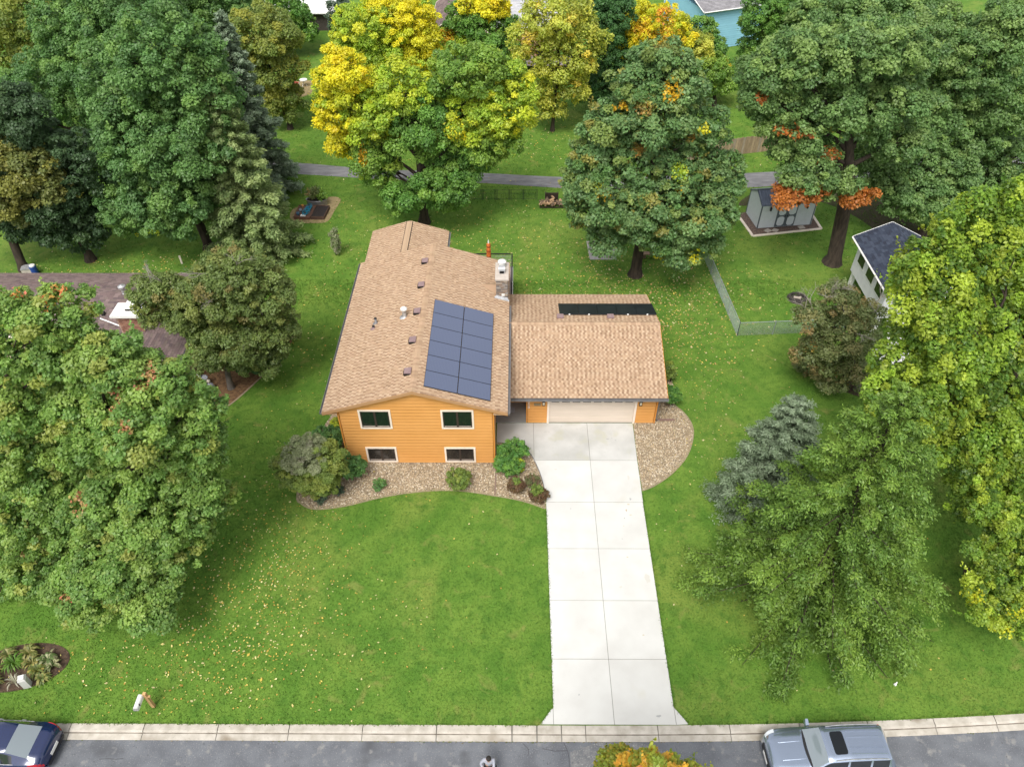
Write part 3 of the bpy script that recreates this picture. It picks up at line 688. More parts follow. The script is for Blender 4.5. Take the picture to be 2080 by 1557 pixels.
m = MB(); m.lathe(-6.44, 33.83, [(.10, z+.48), (.19, z+.52), (.2, z+.60), (.06, z+.70), (.001, z+.71)], 16); m.build('flue_cap', M['white'], fl, smooth=True)
for x, y, h in ((-8.17, 33.91, .34), (-8.25, 33.45, .16)):
    z = zroof(x); m = MB(); m.lathe(x, y, [(.22, z-.06), (.1, z+.05), (.075, z+.07), (.07, z+h), (.001, z+h)], 12); p_ = m.build('vent_pipe', M['vent'] if h < .2 else M['gutter'], house, smooth=True)
    m = MB(); m.cyl(x, y, z+h-.005, z+h+.03, .085, n=12); m.build('pipe_collar', M['black'], p_)

# ---- stone chimney
cx0, cx1, cy0, cy1, ct = -1.23, -.55, 36.92, 38.60, 5.86
m = MB(); m.box(cx0+.03, cx1-.03, cy0+.03, cy1-.03, 3.6, ct-.1); ch = m.build('chimney', M['mortar'], house)
stc = [(.27, .22, .18), (.34, .28, .23), (.20, .17, .15), (.38, .32, .25), (.26, .19, .14), (.30, .275, .25), (.17, .15, .14)]
z = 4.1
while z < ct-.12:
    h = min(rnd.uniform(.07, .13), ct-.1-z)
    for face in ('f', 'l', 'r'):
        t = cx0 if face == 'f' else cy0; end = cx1 if face == 'f' else cy1
        while t < end-.02:
            L = rnd.uniform(.16, .42); e = min(t+L, end)
            if end-e < .09: e = end
            pr = rnd.uniform(.0, .035); m = MB(); c = rnd.choice(stc)
            if face == 'f': m.box(t+.006, e-.006, cy0-pr, cy0+.05, z+.006, z+h-.004, c)
            elif face == 'l': m.box(cx0-pr, cx0+.05, t+.006, e-.006, z+.006, z+h-.004, c)
            else: m.box(cx1-.05, cx1+pr, t+.006, e-.006, z+.006, z+h-.004, c)
            m.build('stone', M['chstone'], ch); t = e
    z += h
m = MB(); m.box(cx0-.07, cx1+.07, cy0-.07, cy1+.07, ct-.1, ct); m.build('chimney_cap', M['cap'], ch)
cxm = (cx0+cx1)/2
m = MB(); m.lathe(cxm, 38.2, [(.19, ct), (.19, ct+.3), (.17, ct+.3)], 16); m.lathe(cxm, 38.2, [(.25, ct+.36), (.27, ct+.40), (.18, ct+.44), (.001, ct+.47)], 18); m.lathe(cxm, 38.2, [(.1, ct+.28), (.1, ct+.38)], 10); m.build('round_flue', M['white'], ch, smooth=True)
m = MB(); m.box(cxm-.17, cxm+.17, 37.45, 37.9, ct, ct+.2); m.tube([(cxm-.19, 37.68, ct+.2), (cxm+.19, 37.68, ct+.2)], .21, 12); m.build('hooded_flue', M['galv'], ch)
m = MB(); m.box(cxm-.13, cxm+.13, 37.44, 37.455, ct+.02, ct+.2); m.build('flue_opening', M['dark'], ch)
m = MB(); m.box(cxm-.02, cxm+.16, cy0-.06, cy0-.03, 4.62, 4.78); m.build('chimney_plate', M['white'], ch)
m = MB(); m.hexa([(cx0-.12, cy0-.14, zroof(cx0-.12)+.02), (cx1+.1, cy0-.14, zroof(cx1+.1)+.02), (cx1+.1, cy0, zroof(cx1+.1)+.02), (cx0-.12, cy0, zroof(cx0-.12)+.02)], [(cx0-.12, cy0-.13, zroof(cx0-.12)+.05), (cx1+.1, cy0-.13, zroof(cx1+.1)+.05), (cx1, cy0-.03, zroof(cx1)+.2), (cx0, cy0-.03, zroof(cx0)+.2)])
m.build('flashing', M['galv'], ch)
m = MB(); zz = zroof(cx0); m.poly([(cx0, cy0+.2, zz+.03), (cx0, cy0+.85, zz+.33), (cx0-1.0, cy0+.85, zroof(cx0-1.0)+.03)], tones[7]); m.poly([(cx0, cy0+.85, zz+.33), (cx0, cy0+1.5, zz+.03), (cx0-1.0, cy0+.85, zroof(cx0-1.0)+.03)], tones[2]); m.build('cricket', M['shingle'], roof)

# ---- rear deck with cable rail
DZ = 2.35
m = MB(); m.box(-4.6, -.32, 41.0, 43.3, DZ-.22, DZ-.03); m.box(-1.1, -.32, 39.85, 41.0, DZ-.22, DZ-.03); dk = m.build('deck', M['deckgrey'], house)
for k in range(15): m = MB(); m.box(-4.6, -.32, 41.0+k*.153, 41.0+k*.153+.14, DZ-.03, DZ); m.build('deck_board', M['deckgrey'], dk)
m = MB(); m.box(-.32, -.24, 39.85, 43.3, DZ-.24, DZ+.02); m.build('rim_board', M['white'], dk)
for (x, y) in ((-.31, 39.95), (-.31, 41.6), (-.31, 43.2), (-1.8, 43.2), (-3.2, 43.2), (-4.5, 43.2)): m = MB(); m.box(x-.04, x+.04, y-.04, y+.04, 0 if y > 43 else DZ-.2, DZ+1.08); m.build('rail_post', M['black'], dk)
m = MB(); m.box(-.34, -.28, 39.9, 43.25, DZ+1.08, DZ+1.12); m.box(-4.55, -.41, 43.15, 43.25, DZ+1.08, DZ+1.12); m.build('top_rail', M['black'], dk)
m = MB()
for k in range(8): zc = DZ+.12+k*.12; m.tube([(-.31, 39.9, zc), (-.31, 43.2, zc)], .013, 4); m.tube([(-4.5, 43.2, zc), (-.31, 43.2, zc)], .013, 4)
m.build('rail_cable', M['gutter'], dk)
um = thing('patio_umbrella', 'closed orange patio umbrella standing on the rear deck', 'umbrella', (-1.87, 42.3, DZ))
mo = mat('orange_canvas', (.62, .17, .035), .8, (.45, .10, .02), 9)
m = MB(); m.cyl(-1.87, 42.3, DZ, DZ+.9, .03, n=8); m.build('pole', M['galv'], um)
m = MB(); prof = [(.05, DZ+.7)] 
for k in range(7): zz = DZ+.75+k*.25; prof += [(.16-.004*k, zz), (.165-.006*k, zz+.16), (.11, zz+.2), (.115, zz+.24)]
prof += [(.05, DZ+2.55), (.02, DZ+2.62)]; m.lathe(-1.87, 42.3, prof, 12); m.build('folded_canopy', mo, um)
for zz in (1.05, 1.5, 1.95, 2.3):
    m = MB(); m.lathe(-1.87, 42.3, [(.155, DZ+zz), (.165, DZ+zz+.03), (.155, DZ+zz+.07)], 12); m.build('strap', mat('rust_strap', (.28, .06, .02), .8) if 'rust_strap' not in bpy.data.materials else bpy.data.materials['rust_strap'], um)
m = MB(); m.lathe(-1.87, 42.3, [(.05, DZ+2.55), (.045, DZ+2.65), (.001, DZ+2.85)], 8); m.build('finial', M['white'], um)

TREES=[
('ash_tree', 'large green ash with a leaning bare trunk left of the pale spruce', (-23.82, 49.06), 0.32, 0.207, 2.2, [(-22.67, 49.06, 14.66, 3.31, 2.68, 'ash'), (-26.32, 50.06, 11.71, 3.17, 2.83, 'ash'), (-21.21, 49.06, 12.12, 2.77, 2.61, 'ash'), (-24.87, 47.56, 9.39, 3.32, 2.82, 'ash'), (-22.09, 47.56, 8.68, 2.68, 2.68, 'ash'), (-28.29, 49.06, 7.57, 2.26, 2.26, 'ash'), (-24.28, 46.56, 5.5, 2.76, 2.24, 'ash'), (-20.95, 50.06, 14.61, 1.34, 1.6, 'ash'), (-28.07, 47.06, 4.62, 1.58, 1.76, 'ash'), (-23.02, 47.06, 5.6, 1.32, 1.66, 'ash'), (-27.42, 46.56, 2.4, 0.54, 0.45, '@yellow'), (-24.9, 44.23, 4.57, 0.45, 0.42, '@ygreen')], '', {}),
('ash_tree', 'big rounded grey-green ash in the far left corner behind the dark maple', (-37.95, 66.03), 0.3, 0.207, 2.0, [(-37.49, 66.03, 8.14, 4.05, 3.19, 'ash'), (-42.31, 66.03, 4.92, 3.75, 3.09, 'ash'), (-32.83, 66.03, 11.55, 4.1, 2.46, 'ash'), (-37.44, 66.03, 11.36, 3.09, 2.06, 'ash'), (-45.21, 66.03, 1.93, 2.5, 2.5, 'ash'), (-37.98, 66.03, 4.69, 2.65, 2.65, 'ash')], '', {}),
('ash_tree', 'olive green tree at the top left corner of the photo', (-50.2, 78.52), 0.25, 0.266, 1.9, [(-49.46, 78.52, 7.86, 3.17, 2.92, 'olive'), (-49.11, 78.52, 4.8, 2.26, 1.75, 'olive'), (-52.24, 78.52, 4.56, 2.26, 2.26, 'olive')], '', {}),
('maple_tree', 'dark bluish green maple above the brown neighbour roof', (-32.36, 47.51), 0.3, 0.2, 2.2, [(-33.47, 47.51, 7.99, 2.54, 2.54, 'dark'), (-32.11, 47.51, 5.54, 2.62, 2.27, 'dark'), (-32.71, 47.51, 11.13, 1.94, 1.94, 'dark'), (-33.57, 47.51, 2.93, 2.09, 1.52, 'dark'), (-36.62, 47.51, 4.16, 1.96, 1.78, 'dark'), (-31.05, 47.51, 3.34, 1.44, 1.36, 'dark'), (-29.74, 47.51, 7.99, 1.86, 2.03, 'dark')], '', {}),
('maple_tree', 'olive tinged maple with a dark leaning trunk beside the blue canister', (-36.84, 46.28), 0.3, 0.207, 1.9, [(-32.49, 45.78, 8.35, 1.81, 1.38, 'olive2'), (-34.75, 45.78, 6.33, 1.69, 1.62, 'olive2'), (-31.79, 45.78, 6.89, 1.41, 1.21, 'olive2'), (-35.73, 46.28, 8.97, 2.62, 2.3, 'olive2'), (-38.25, 46.28, 5.28, 2.07, 2.07, 'olive2')], '', {}),
('ash_tree', 'mid green tree crown on the top edge left of the grey spruce', (-33.96, 83.86), 0.25, 0.207, 2.0, [(-34.17, 83.86, 6.66, 3.88, 2.33, 'ash'), (-36.73, 83.86, 8.34, 4.59, 2.3, 'ash'), (-30.47, 83.86, 7.86, 2.56, 2.05, 'ash')], '', {}),
('broadleaf_tree', 'rounded olive tree right of the grey spruce above the red chair', (-22.12, 69.99), 0.22, 0.207, 2.1, [(-22.94, 69.99, 8.83, 2.87, 2.43, 'olive'), (-22.29, 69.99, 5.79, 2.5, 2.73, 'olive'), (-24.35, 69.99, 6.68, 2.03, 2.48, 'olive'), (-22.39, 69.99, 2.79, 1.78, 1.97, 'olive'), (-20.56, 68.48, 5.92, 1.29, 2.06, '@olive')], '', {}),
('broadleaf_tree', 'bright green tree on the top edge before the white tent roof', (-26.77, 89.75), 0.22, 0.281, 2.0, [(-27.63, 89.75, 5.11, 3.59, 2.21, 'green'), (-25.29, 89.75, 3.01, 2.25, 1.69, 'green'), (-31.38, 89.75, 5.63, 2.75, 1.93, 'green')], '', {}),
('juniper_tree', 'narrow grey green juniper right of the white tent roof', (-20.57, 91.63), 0.15, 0.207, 2.2, [(-20.28, 91.63, 4.0, 1.42, 1.98, 'greygreen'), (-20.41, 91.63, 2.11, 1.26, 1.72, 'greygreen')], '', {}),
('ash_tree', 'large ash behind the house, yellow on its left side', (-7.48, 52.86), 0.36, 0.2, 2.1, [(-12.13, 52.86, 11.59, 1.91, 2.01, 'yellow'), (-12.91, 52.86, 8.92, 1.72, 1.79, 'yellow'), (-13.31, 52.86, 10.37, 1.2, 1.27, 'ygreen'), (-10.57, 52.86, 8.92, 2.33, 2.15, 'ygreen'), (-8.05, 52.86, 10.72, 2.28, 1.93, 'ygreen'), (-6.65, 52.86, 8.54, 2.7, 2.52, 'green'), (-3.26, 52.86, 12.1, 2.58, 1.72, 'lgreen'), (-1.41, 52.86, 9.64, 2.48, 2.31, 'ygreen'), (-3.59, 52.86, 8.54, 2.16, 2.16, 'ygreen'), (-0.35, 52.86, 10.89, 1.4, 1.57, 'ygreen'), (-1.82, 52.86, 7.02, 2.2, 1.28, 'lgreen'), (-10.71, 52.86, 6.44, 1.85, 2.03, 'lgreen'), (-11.46, 52.86, 5.04, 0.98, 1.2, 'ygreen'), (-11.3, 51.31, 6.43, 0.45, 1.08, '@gold'), (-12.89, 52.86, 6.75, 0.88, 1.11, 'yellow'), (-10.28, 52.36, 4.9, 1.27, 1.57, 'lgreen'), (-4.53, 53.36, 4.99, 2.35, 1.59, 'green'), (-5.4, 51.36, 4.0, 2.24, 1.42, 'green'), (-8.88, 51.36, 2.95, 1.44, 0.98, 'green'), (-4.38, 51.08, 8.62, 0.81, 0.89, '@yellow')], '', {}),
('ash_tree', 'bright yellow tree with a forked pale trunk behind the large ash', (-11.97, 73.0), 0.25, 0.207, 2.0, [(-13.71, 73.0, 8.47, 3.2, 2.28, 'ygreen'), (-10.26, 73.0, 8.68, 2.83, 2.28, 'yellow'), (-12.89, 73.0, 5.79, 3.52, 2.11, 'ygreen'), (-9.33, 73.0, 6.25, 1.96, 2.24, 'yellow'), (-15.71, 73.0, 5.8, 1.78, 1.64, 'ygreen'), (-12.89, 73.0, 9.54, 1.13, 1.58, 'yellow')], '', {}),
('broadleaf_tree', 'yellow green tree top beside the purple roof on the top edge', (-10.93, 83.81), 0.22, 0.281, 2.0, [(-12.81, 83.81, 7.61, 3.18, 1.64, 'ygreen'), (-10.47, 83.81, 5.18, 1.88, 2.09, 'ygreen'), (-9.18, 83.81, 2.9, 1.07, 1.49, 'green')], '', {}),
('broadleaf_tree', 'green tree with golden upper tips before the tan house', (-3.36, 77.81), 0.24, 0.207, 2.1, [(-5.43, 77.81, 7.35, 1.65, 2.03, 'green'), (-2.4, 77.81, 8.7, 1.82, 1.43, 'yellow'), (-4.55, 77.81, 8.84, 1.34, 1.34, 'yellow'), (-2.69, 77.81, 6.42, 2.69, 2.05, 'green'), (-5.92, 77.81, 5.48, 1.48, 1.58, 'ygreen'), (-6.81, 77.11, 6.19, 0.9, 1.01, '@gold'), (-2.24, 77.81, 4.28, 2.74, 1.59, 'green'), (-4.73, 77.81, 4.28, 1.99, 1.59, 'dkgreen')], '', {}),
('maple_tree', 'thin pale yellow maple standing on a small flower ring', (3.45, 69.54), 0.17, 0.237, 1.3, [(3.44, 69.54, 10.4, 3.1, 1.94, 'ypale'), (1.54, 69.54, 8.33, 2.2, 1.85, 'ypale'), (5.72, 69.54, 8.32, 1.98, 2.11, 'ypale'), (3.81, 69.54, 6.6, 2.24, 1.57, 'ypale'), (2.3, 69.54, 4.36, 1.6, 1.47, 'ypale'), (4.83, 69.54, 4.13, 1.75, 1.29, 'ypale'), (3.18, 69.54, 2.49, 1.31, 1.03, 'ypale'), (6.09, 69.54, 5.94, 1.13, 1.13, 'ypale')], '', {}),
('broadleaf_tree', 'tall dark green tree between the pale maple and the orange tipped maple', (8.91, 74.14), 0.22, 0.207, 2.1, [(7.84, 74.14, 8.51, 2.21, 2.31, 'dkgreen'), (9.05, 74.14, 5.13, 2.14, 2.38, 'dkgreen'), (6.81, 74.14, 10.02, 1.82, 1.36, 'dkgreen'), (8.06, 74.14, 2.5, 1.86, 1.86, 'dkgreen'), (9.39, 74.14, 9.16, 1.6, 1.6, 'dkgreen')], '', {}),
('maple_tree', 'yellow and orange maple above the tall oak', (14.41, 75.32), 0.25, 0.207, 2.0, [(13.14, 75.32, 7.9, 2.82, 1.78, 'yellow'), (11.7, 75.32, 6.09, 2.15, 1.82, 'yellow'), (15.31, 75.32, 6.55, 1.81, 1.52, 'yellow'), (11.67, 75.32, 4.22, 1.85, 1.56, 'ypale'), (13.71, 73.31, 6.79, 2.14, 1.87, '@gold'), (17.01, 75.32, 5.72, 1.63, 1.53, 'ypale'), (11.46, 73.44, 8.3, 1.06, 0.95, '@gold'), (14.17, 74.03, 9.19, 0.95, 0.84, '@gold'), (13.46, 73.86, 9.24, 0.73, 0.73, '@orange')], '', {}),
('broadleaf_tree', 'green tree beside the blue house wall', (21.68, 81.68), 0.2, 0.207, 2.1, [(19.26, 81.68, 4.77, 1.75, 1.85, 'green'), (20.22, 81.68, 3.12, 1.56, 1.56, 'green')], '', {}),
('broadleaf_tree', 'low yellow green tree in front of the blue house', (20.21, 75.31), 0.18, 0.207, 2.0, [(18.79, 75.31, 3.74, 2.05, 1.46, 'lgreen'), (20.24, 75.31, 2.52, 1.58, 1.38, 'lgreen'), (18.51, 75.31, 2.52, 1.73, 1.38, 'lgreen'), (20.4, 75.31, 3.73, 0.59, 0.59, 'gold')], '', {}),
('oak_tree', 'tall pointed oak with ochre leaf patches behind the garage', (8.76, 45.64), 0.38, 0.207, 2.1, [(8.65, 45.64, 15.58, 1.41, 0.94, 'oak'), (9.73, 45.64, 14.26, 1.8, 1.26, 'oak'), (7.52, 45.64, 13.96, 1.74, 1.26, 'oak'), (8.35, 45.64, 12.1, 2.94, 1.55, 'oak'), (5.78, 45.64, 11.46, 1.72, 1.4, 'oak'), (11.57, 45.64, 11.3, 1.72, 1.5, 'oak'), (5.0, 45.64, 9.29, 1.61, 1.35, 'oak'), (7.75, 45.64, 9.11, 2.74, 1.61, 'oak'), (11.41, 45.64, 8.41, 2.44, 1.63, 'oak'), (13.43, 45.64, 7.15, 1.66, 1.39, 'oak'), (5.67, 44.14, 7.45, 2.42, 1.62, 'oak'), (8.75, 43.64, 6.83, 2.75, 1.62, 'oak'), (11.88, 44.14, 5.98, 2.47, 1.65, 'oak'), (4.67, 44.64, 5.87, 1.26, 1.26, 'oak'), (13.94, 45.64, 8.41, 1.04, 1.11, 'oak'), (11.31, 43.64, 3.79, 1.85, 1.21, 'oak'), (6.26, 44.14, 4.25, 1.28, 1.08, 'oak'), (9.32, 43.44, 4.7, 1.49, 1.0, 'oak'), (3.63, 45.64, 7.7, 0.72, 0.82, 'oak'), (4.24, 44.14, 7.08, 0.97, 0.81, 'oak'), (13.17, 44.14, 4.26, 0.94, 1.01, 'oak'), (9.21, 44.17, 14.26, 0.6, 0.74, '@gold'), (7.73, 44.16, 13.22, 0.75, 0.42, '@ochre'), (5.17, 43.05, 8.65, 0.47, 0.43, '@yellow'), (7.81, 44.66, 10.45, 0.57, 0.72, '@ochre'), (11.55, 44.27, 11.77, 0.45, 0.45, '@yellow'), (10.78, 44.38, 11.4, 0.49, 0.42, '@ochre'), (10.4, 44.01, 9.09, 0.58, 0.65, '@ygreen'), (5.46, 42.39, 8.26, 0.45, 0.42, '@gold'), (10.64, 43.57, 8.12, 0.45, 0.42, '@gold'), (9.76, 42.98, 3.43, 0.46, 0.54, '@yellow'), (7.96, 43.27, 4.8, 0.49, 0.42, '@gold'), (12.04, 42.19, 3.97, 0.45, 0.53, '@yellow'), (6.34, 44.98, 13.02, 0.56, 0.42, '@gold')], '', {}),
('oak_tree', 'huge oak with rust leaf patches and a dark leaning trunk by the shed', (23.77, 47.25), 0.5, 0.207, 2.0, [(15.87, 47.25, 13.93, 1.85, 1.48, 'oak2'), (15.45, 47.25, 12.36, 1.32, 1.07, 'oak2'), (17.89, 47.25, 14.98, 2.27, 1.82, 'oak2'), (20.83, 47.25, 15.27, 2.57, 1.87, 'oak2'), (23.38, 47.25, 15.27, 2.11, 1.57, 'oak2'), (18.1, 47.25, 11.22, 2.18, 1.54, 'oak2'), (21.21, 47.25, 12.04, 2.69, 1.9, 'oak2'), (23.94, 47.25, 12.36, 2.2, 1.64, 'oak2'), (19.87, 47.25, 8.83, 1.59, 1.39, 'oak2'), (25.57, 47.25, 9.53, 1.64, 1.31, 'oak2'), (19.23, 45.25, 7.91, 1.63, 1.04, 'oak2'), (21.52, 45.75, 7.28, 1.49, 1.06, 'oak2'), (23.16, 47.25, 10.89, 1.61, 1.29, 'oak2'), (18.09, 47.25, 9.36, 1.32, 0.92, 'oak2'), (16.97, 45.67, 10.95, 0.72, 0.42, '@rust'), (17.95, 45.3, 10.99, 0.93, 0.42, '@rust'), (17.99, 44.65, 7.05, 0.72, 0.33, 'rust3'), (19.01, 44.65, 7.13, 0.85, 0.36, 'rust3'), (19.88, 44.65, 7.27, 0.46, 0.33, 'rust3'), (22.69, 45.45, 6.71, 0.6, 0.43, 'rust3'), (23.69, 45.45, 6.6, 0.6, 0.5, 'rust3'), (20.6, 46.16, 9.3, 0.67, 0.6, '@rust'), (15.18, 46.09, 13.07, 0.46, 0.42, '@rust'), (19.78, 45.91, 8.98, 0.48, 0.42, '@rust'), (20.1, 44.65, 10.95, 1.0, 0.5, '@olive'), (27.49, 45.75, 5.41, 0.55, 0.42, '@rust')], '', {}),
('oak_tree', 'lower oak with a black trunk behind the navy roofed stilt house', (31.75, 50.85), 0.35, 0.207, 2.0, [(30.0, 50.85, 5.88, 1.88, 1.73, 'oak2'), (27.53, 51.85, 5.16, 1.92, 1.55, 'oak2'), (26.1, 52.35, 6.68, 1.46, 1.31, 'oak2'), (29.13, 49.85, 4.23, 2.18, 1.64, 'oak2'), (32.08, 50.85, 2.83, 1.87, 1.57, 'oak2'), (28.57, 50.85, 7.79, 1.76, 1.59, 'oak2'), (32.11, 50.85, 5.09, 1.82, 1.82, 'oak2'), (27.83, 49.85, 4.83, 1.26, 1.08, 'oak2'), (33.92, 50.85, 2.62, 1.5, 1.32, 'oak2')], '', {}),
('oak_tree', 'broad green oak filling the top right corner of the photo', (36.17, 53.79), 0.45, 0.207, 2.0, [(32.07, 53.79, 12.57, 3.28, 2.59, 'oak2'), (30.02, 53.79, 10.31, 2.84, 2.49, 'oak2'), (35.57, 53.79, 9.77, 2.86, 2.68, 'oak2'), (33.7, 53.79, 6.96, 2.78, 2.22, 'oak2'), (38.4, 53.79, 5.17, 2.27, 2.08, 'oak2'), (36.84, 53.79, 3.09, 2.52, 1.63, 'oak2'), (33.75, 53.79, 14.53, 2.35, 2.02, 'oak2'), (28.47, 53.79, 13.89, 2.71, 1.86, 'oak2'), (39.16, 53.79, 2.23, 1.96, 1.17, 'oak2')], '', {}),
('oak_tree', 'far pale green oak on the top edge left of the corner oak', (35.0, 75.9), 0.35, 0.281, 2.0, [(30.44, 75.9, 8.58, 3.98, 2.44, 'oak2'), (34.5, 75.9, 9.02, 3.5, 2.1, 'oak2'), (37.67, 75.9, 9.23, 2.79, 1.86, 'oak2'), (28.41, 75.9, 7.47, 2.13, 1.89, 'oak2')], '', {}),
('broadleaf_tree', 'vivid green tree right of the blue house on the top edge', (26.81, 79.68), 0.25, 0.207, 2.1, [(24.21, 79.68, 6.95, 1.78, 2.17, 'green'), (26.44, 79.68, 4.8, 2.12, 2.27, 'green'), (27.18, 79.68, 7.87, 2.55, 1.76, 'green'), (24.2, 79.68, 3.58, 1.12, 1.43, 'green'), (23.23, 79.68, 2.08, 1.14, 1.14, 'green')], '', {}),
('maple_tree', 'bright lime green maple with shooting twigs on the right edge', (24.56, 24.46), 0.3, 0.17, 1.7, [(18.04, 25.46, 12.98, 1.67, 1.46, 'lime'), (16.53, 24.96, 13.36, 0.69, 0.9, 'lime'), (16.94, 25.46, 14.25, 0.61, 0.93, 'lime'), (19.18, 26.46, 14.78, 1.84, 1.74, 'lime'), (20.92, 27.46, 15.82, 1.54, 1.54, 'lime'), (17.49, 25.46, 10.8, 1.0, 0.92, 'lime'), (19.33, 24.46, 11.1, 2.12, 1.59, 'lime'), (21.42, 25.46, 12.19, 2.01, 1.91, 'lime'), (16.18, 24.46, 10.09, 0.78, 0.74, 'lime'), (18.21, 23.46, 9.1, 1.95, 1.26, 'lime'), (21.5, 23.46, 8.49, 2.08, 1.53, 'lime'), (20.6, 22.46, 6.98, 1.55, 1.11, 'lime'), (19.69, 22.96, 6.75, 0.9, 0.81, 'lime'), (21.34, 21.96, 4.98, 1.09, 0.91, 'lime'), (23.32, 21.46, 4.34, 1.37, 1.03, 'lime'), (23.21, 22.46, 5.62, 1.93, 1.48, 'lime'), (15.87, 25.46, 14.25, 0.41, 0.81, 'lime'), (16.4, 25.96, 14.87, 0.45, 0.91, 'lime'), (17.27, 26.46, 15.5, 0.44, 0.81, 'lime'), (18.34, 26.96, 16.57, 0.5, 0.7, 'lime'), (15.84, 23.46, 9.4, 0.69, 0.6, 'lime'), (20.86, 21.46, 3.96, 0.64, 0.46, 'lime'), (19.56, 26.46, 17.3, 0.27, 0.46, 'lime')], '', {'spiky': 1}),
('maple_tree', 'yellow tipped lime maple over the round mulch patch on the right edge', (22.55, 20.32), 0.24, 0.126, 1.7, [(21.33, 19.12, 5.51, 1.23, 1.17, 'lime'), (22.03, 17.82, 4.68, 1.26, 1.57, 'lime'), (20.71, 18.12, 4.2, 0.9, 1.02, 'lime'), (21.16, 16.82, 3.79, 1.09, 1.09, 'lime'), (20.27, 17.12, 3.67, 0.67, 0.63, 'lime'), (20.3, 15.92, 3.48, 0.49, 0.49, 'lime'), (21.22, 15.72, 3.53, 0.61, 0.74, 'lime'), (19.92, 18.52, 4.72, 0.51, 0.47, 'lime'), (19.39, 16.12, 3.8, 0.37, 0.41, 'lime'), (19.24, 16.72, 3.95, 0.33, 0.29, 'lime'), (20.37, 19.82, 5.79, 0.73, 0.6, 'lime'), (20.12, 15.66, 3.42, 0.45, 0.42, '@yellowlime'), (19.24, 16.79, 4.03, 0.45, 0.42, '@yellowlime'), (20.83, 16.07, 4.1, 0.47, 0.42, '@yellowlime')], '', {'spiky': 1}),
('crabapple_tree', 'small rusty crabapple with bare grey twigs by the chain link fence', (21.03, 33.43), 0.14, 0.148, 1.4, [(17.72, 33.43, 7.27, 0.95, 0.71, 'crab'), (16.93, 33.43, 5.71, 1.01, 0.89, 'crab'), (19.02, 33.43, 4.81, 1.56, 1.42, 'crab'), (17.79, 33.43, 3.11, 1.22, 1.05, 'crab2'), (20.21, 33.43, 2.34, 1.33, 1.06, 'crab'), (19.48, 33.43, 1.33, 1.26, 0.9, 'crab'), (17.26, 33.27, 3.82, 0.46, 0.42, '@ochre'), (19.8, 33.43, 5.89, 0.78, 0.84, 'crab')], '', {'bare': 9}),
('maple_tree', 'large front yard maple with pink tipped crown, nearest the fallen leaves', (-17.66, 20.68), 0.34, 0.155, 2.3, [(-14.79, 20.68, 12.04, 1.62, 1.34, 'maple'), (-14.16, 20.68, 9.49, 1.72, 1.52, 'maple'), (-15.13, 20.68, 13.71, 1.1, 0.95, 'maple'), (-13.52, 20.68, 12.71, 1.17, 0.98, 'maple'), (-12.54, 20.68, 11.23, 0.93, 0.9, 'maple'), (-17.23, 20.68, 9.18, 1.43, 1.33, 'maple'), (-16.26, 20.68, 6.94, 2.04, 1.46, 'maple'), (-14.0, 20.68, 6.95, 1.11, 1.29, 'maple'), (-17.38, 18.68, 4.1, 2.29, 1.42, 'maple'), (-15.59, 18.68, 3.91, 1.31, 1.31, 'maple'), (-18.75, 17.68, 2.9, 1.75, 1.09, 'maple'), (-16.29, 17.18, 2.52, 1.35, 0.91, 'maple'), (-13.26, 20.68, 9.8, 0.91, 1.01, 'maple'), (-13.0, 20.68, 8.58, 0.79, 0.87, 'maple'), (-15.54, 19.68, 5.46, 1.84, 1.41, 'maple'), (-17.84, 19.68, 5.98, 1.6, 1.39, 'maple'), (-13.75, 20.68, 5.57, 0.93, 1.21, 'maple'), (-14.51, 19.68, 4.55, 0.88, 0.99, 'maple'), (-14.83, 19.68, 10.88, 1.34, 1.15, 'maple'), (-14.49, 19.29, 12.12, 0.45, 0.42, '@pink'), (-18.4, 19.26, 7.06, 0.45, 0.42, '@pink'), (-14.98, 19.8, 12.91, 0.45, 0.42, '@pink'), (-14.48, 18.64, 10.33, 0.45, 0.42, '@pink'), (-19.12, 16.98, 3.67, 0.45, 0.42, '@pink'), (-13.69, 20.23, 13.39, 0.45, 0.42, '@pink')], 'front yard maples', {}),
('maple_tree', 'front yard maple cut by the left edge, darker on its lower side', (-24.25, 22.12), 0.34, 0.155, 2.2, [(-17.43, 22.12, 14.79, 1.49, 1.08, 'maple'), (-19.59, 22.12, 12.94, 1.36, 1.36, 'maple'), (-17.45, 22.12, 12.68, 1.41, 1.07, 'maple'), (-20.56, 22.12, 9.9, 1.66, 1.46, 'maple'), (-18.19, 22.12, 10.34, 1.28, 1.07, 'maple'), (-18.82, 22.12, 15.02, 0.83, 0.83, 'maple'), (-18.11, 22.12, 16.15, 0.45, 0.42, '@orangepink'), (-22.96, 22.12, 6.56, 1.9, 1.56, 'maple'), (-21.5, 22.12, 5.52, 1.71, 1.37, 'maple'), (-21.46, 22.12, 7.89, 1.52, 1.3, 'maple'), (-23.09, 21.12, 3.47, 1.98, 1.39, 'maple'), (-25.18, 20.12, -0.04, 1.83, 1.71, 'maple'), (-22.72, 20.12, 0.85, 1.68, 1.44, 'maple'), (-24.29, 19.12, -1.58, 1.84, 1.03, 'maple'), (-21.27, 21.12, 3.09, 1.17, 1.17, 'maple'), (-17.07, 22.16, 15.68, 0.45, 0.42, '@orangepink'), (-23.23, 19.37, 2.83, 0.45, 0.42, '@pink')], 'front yard maples', {}),
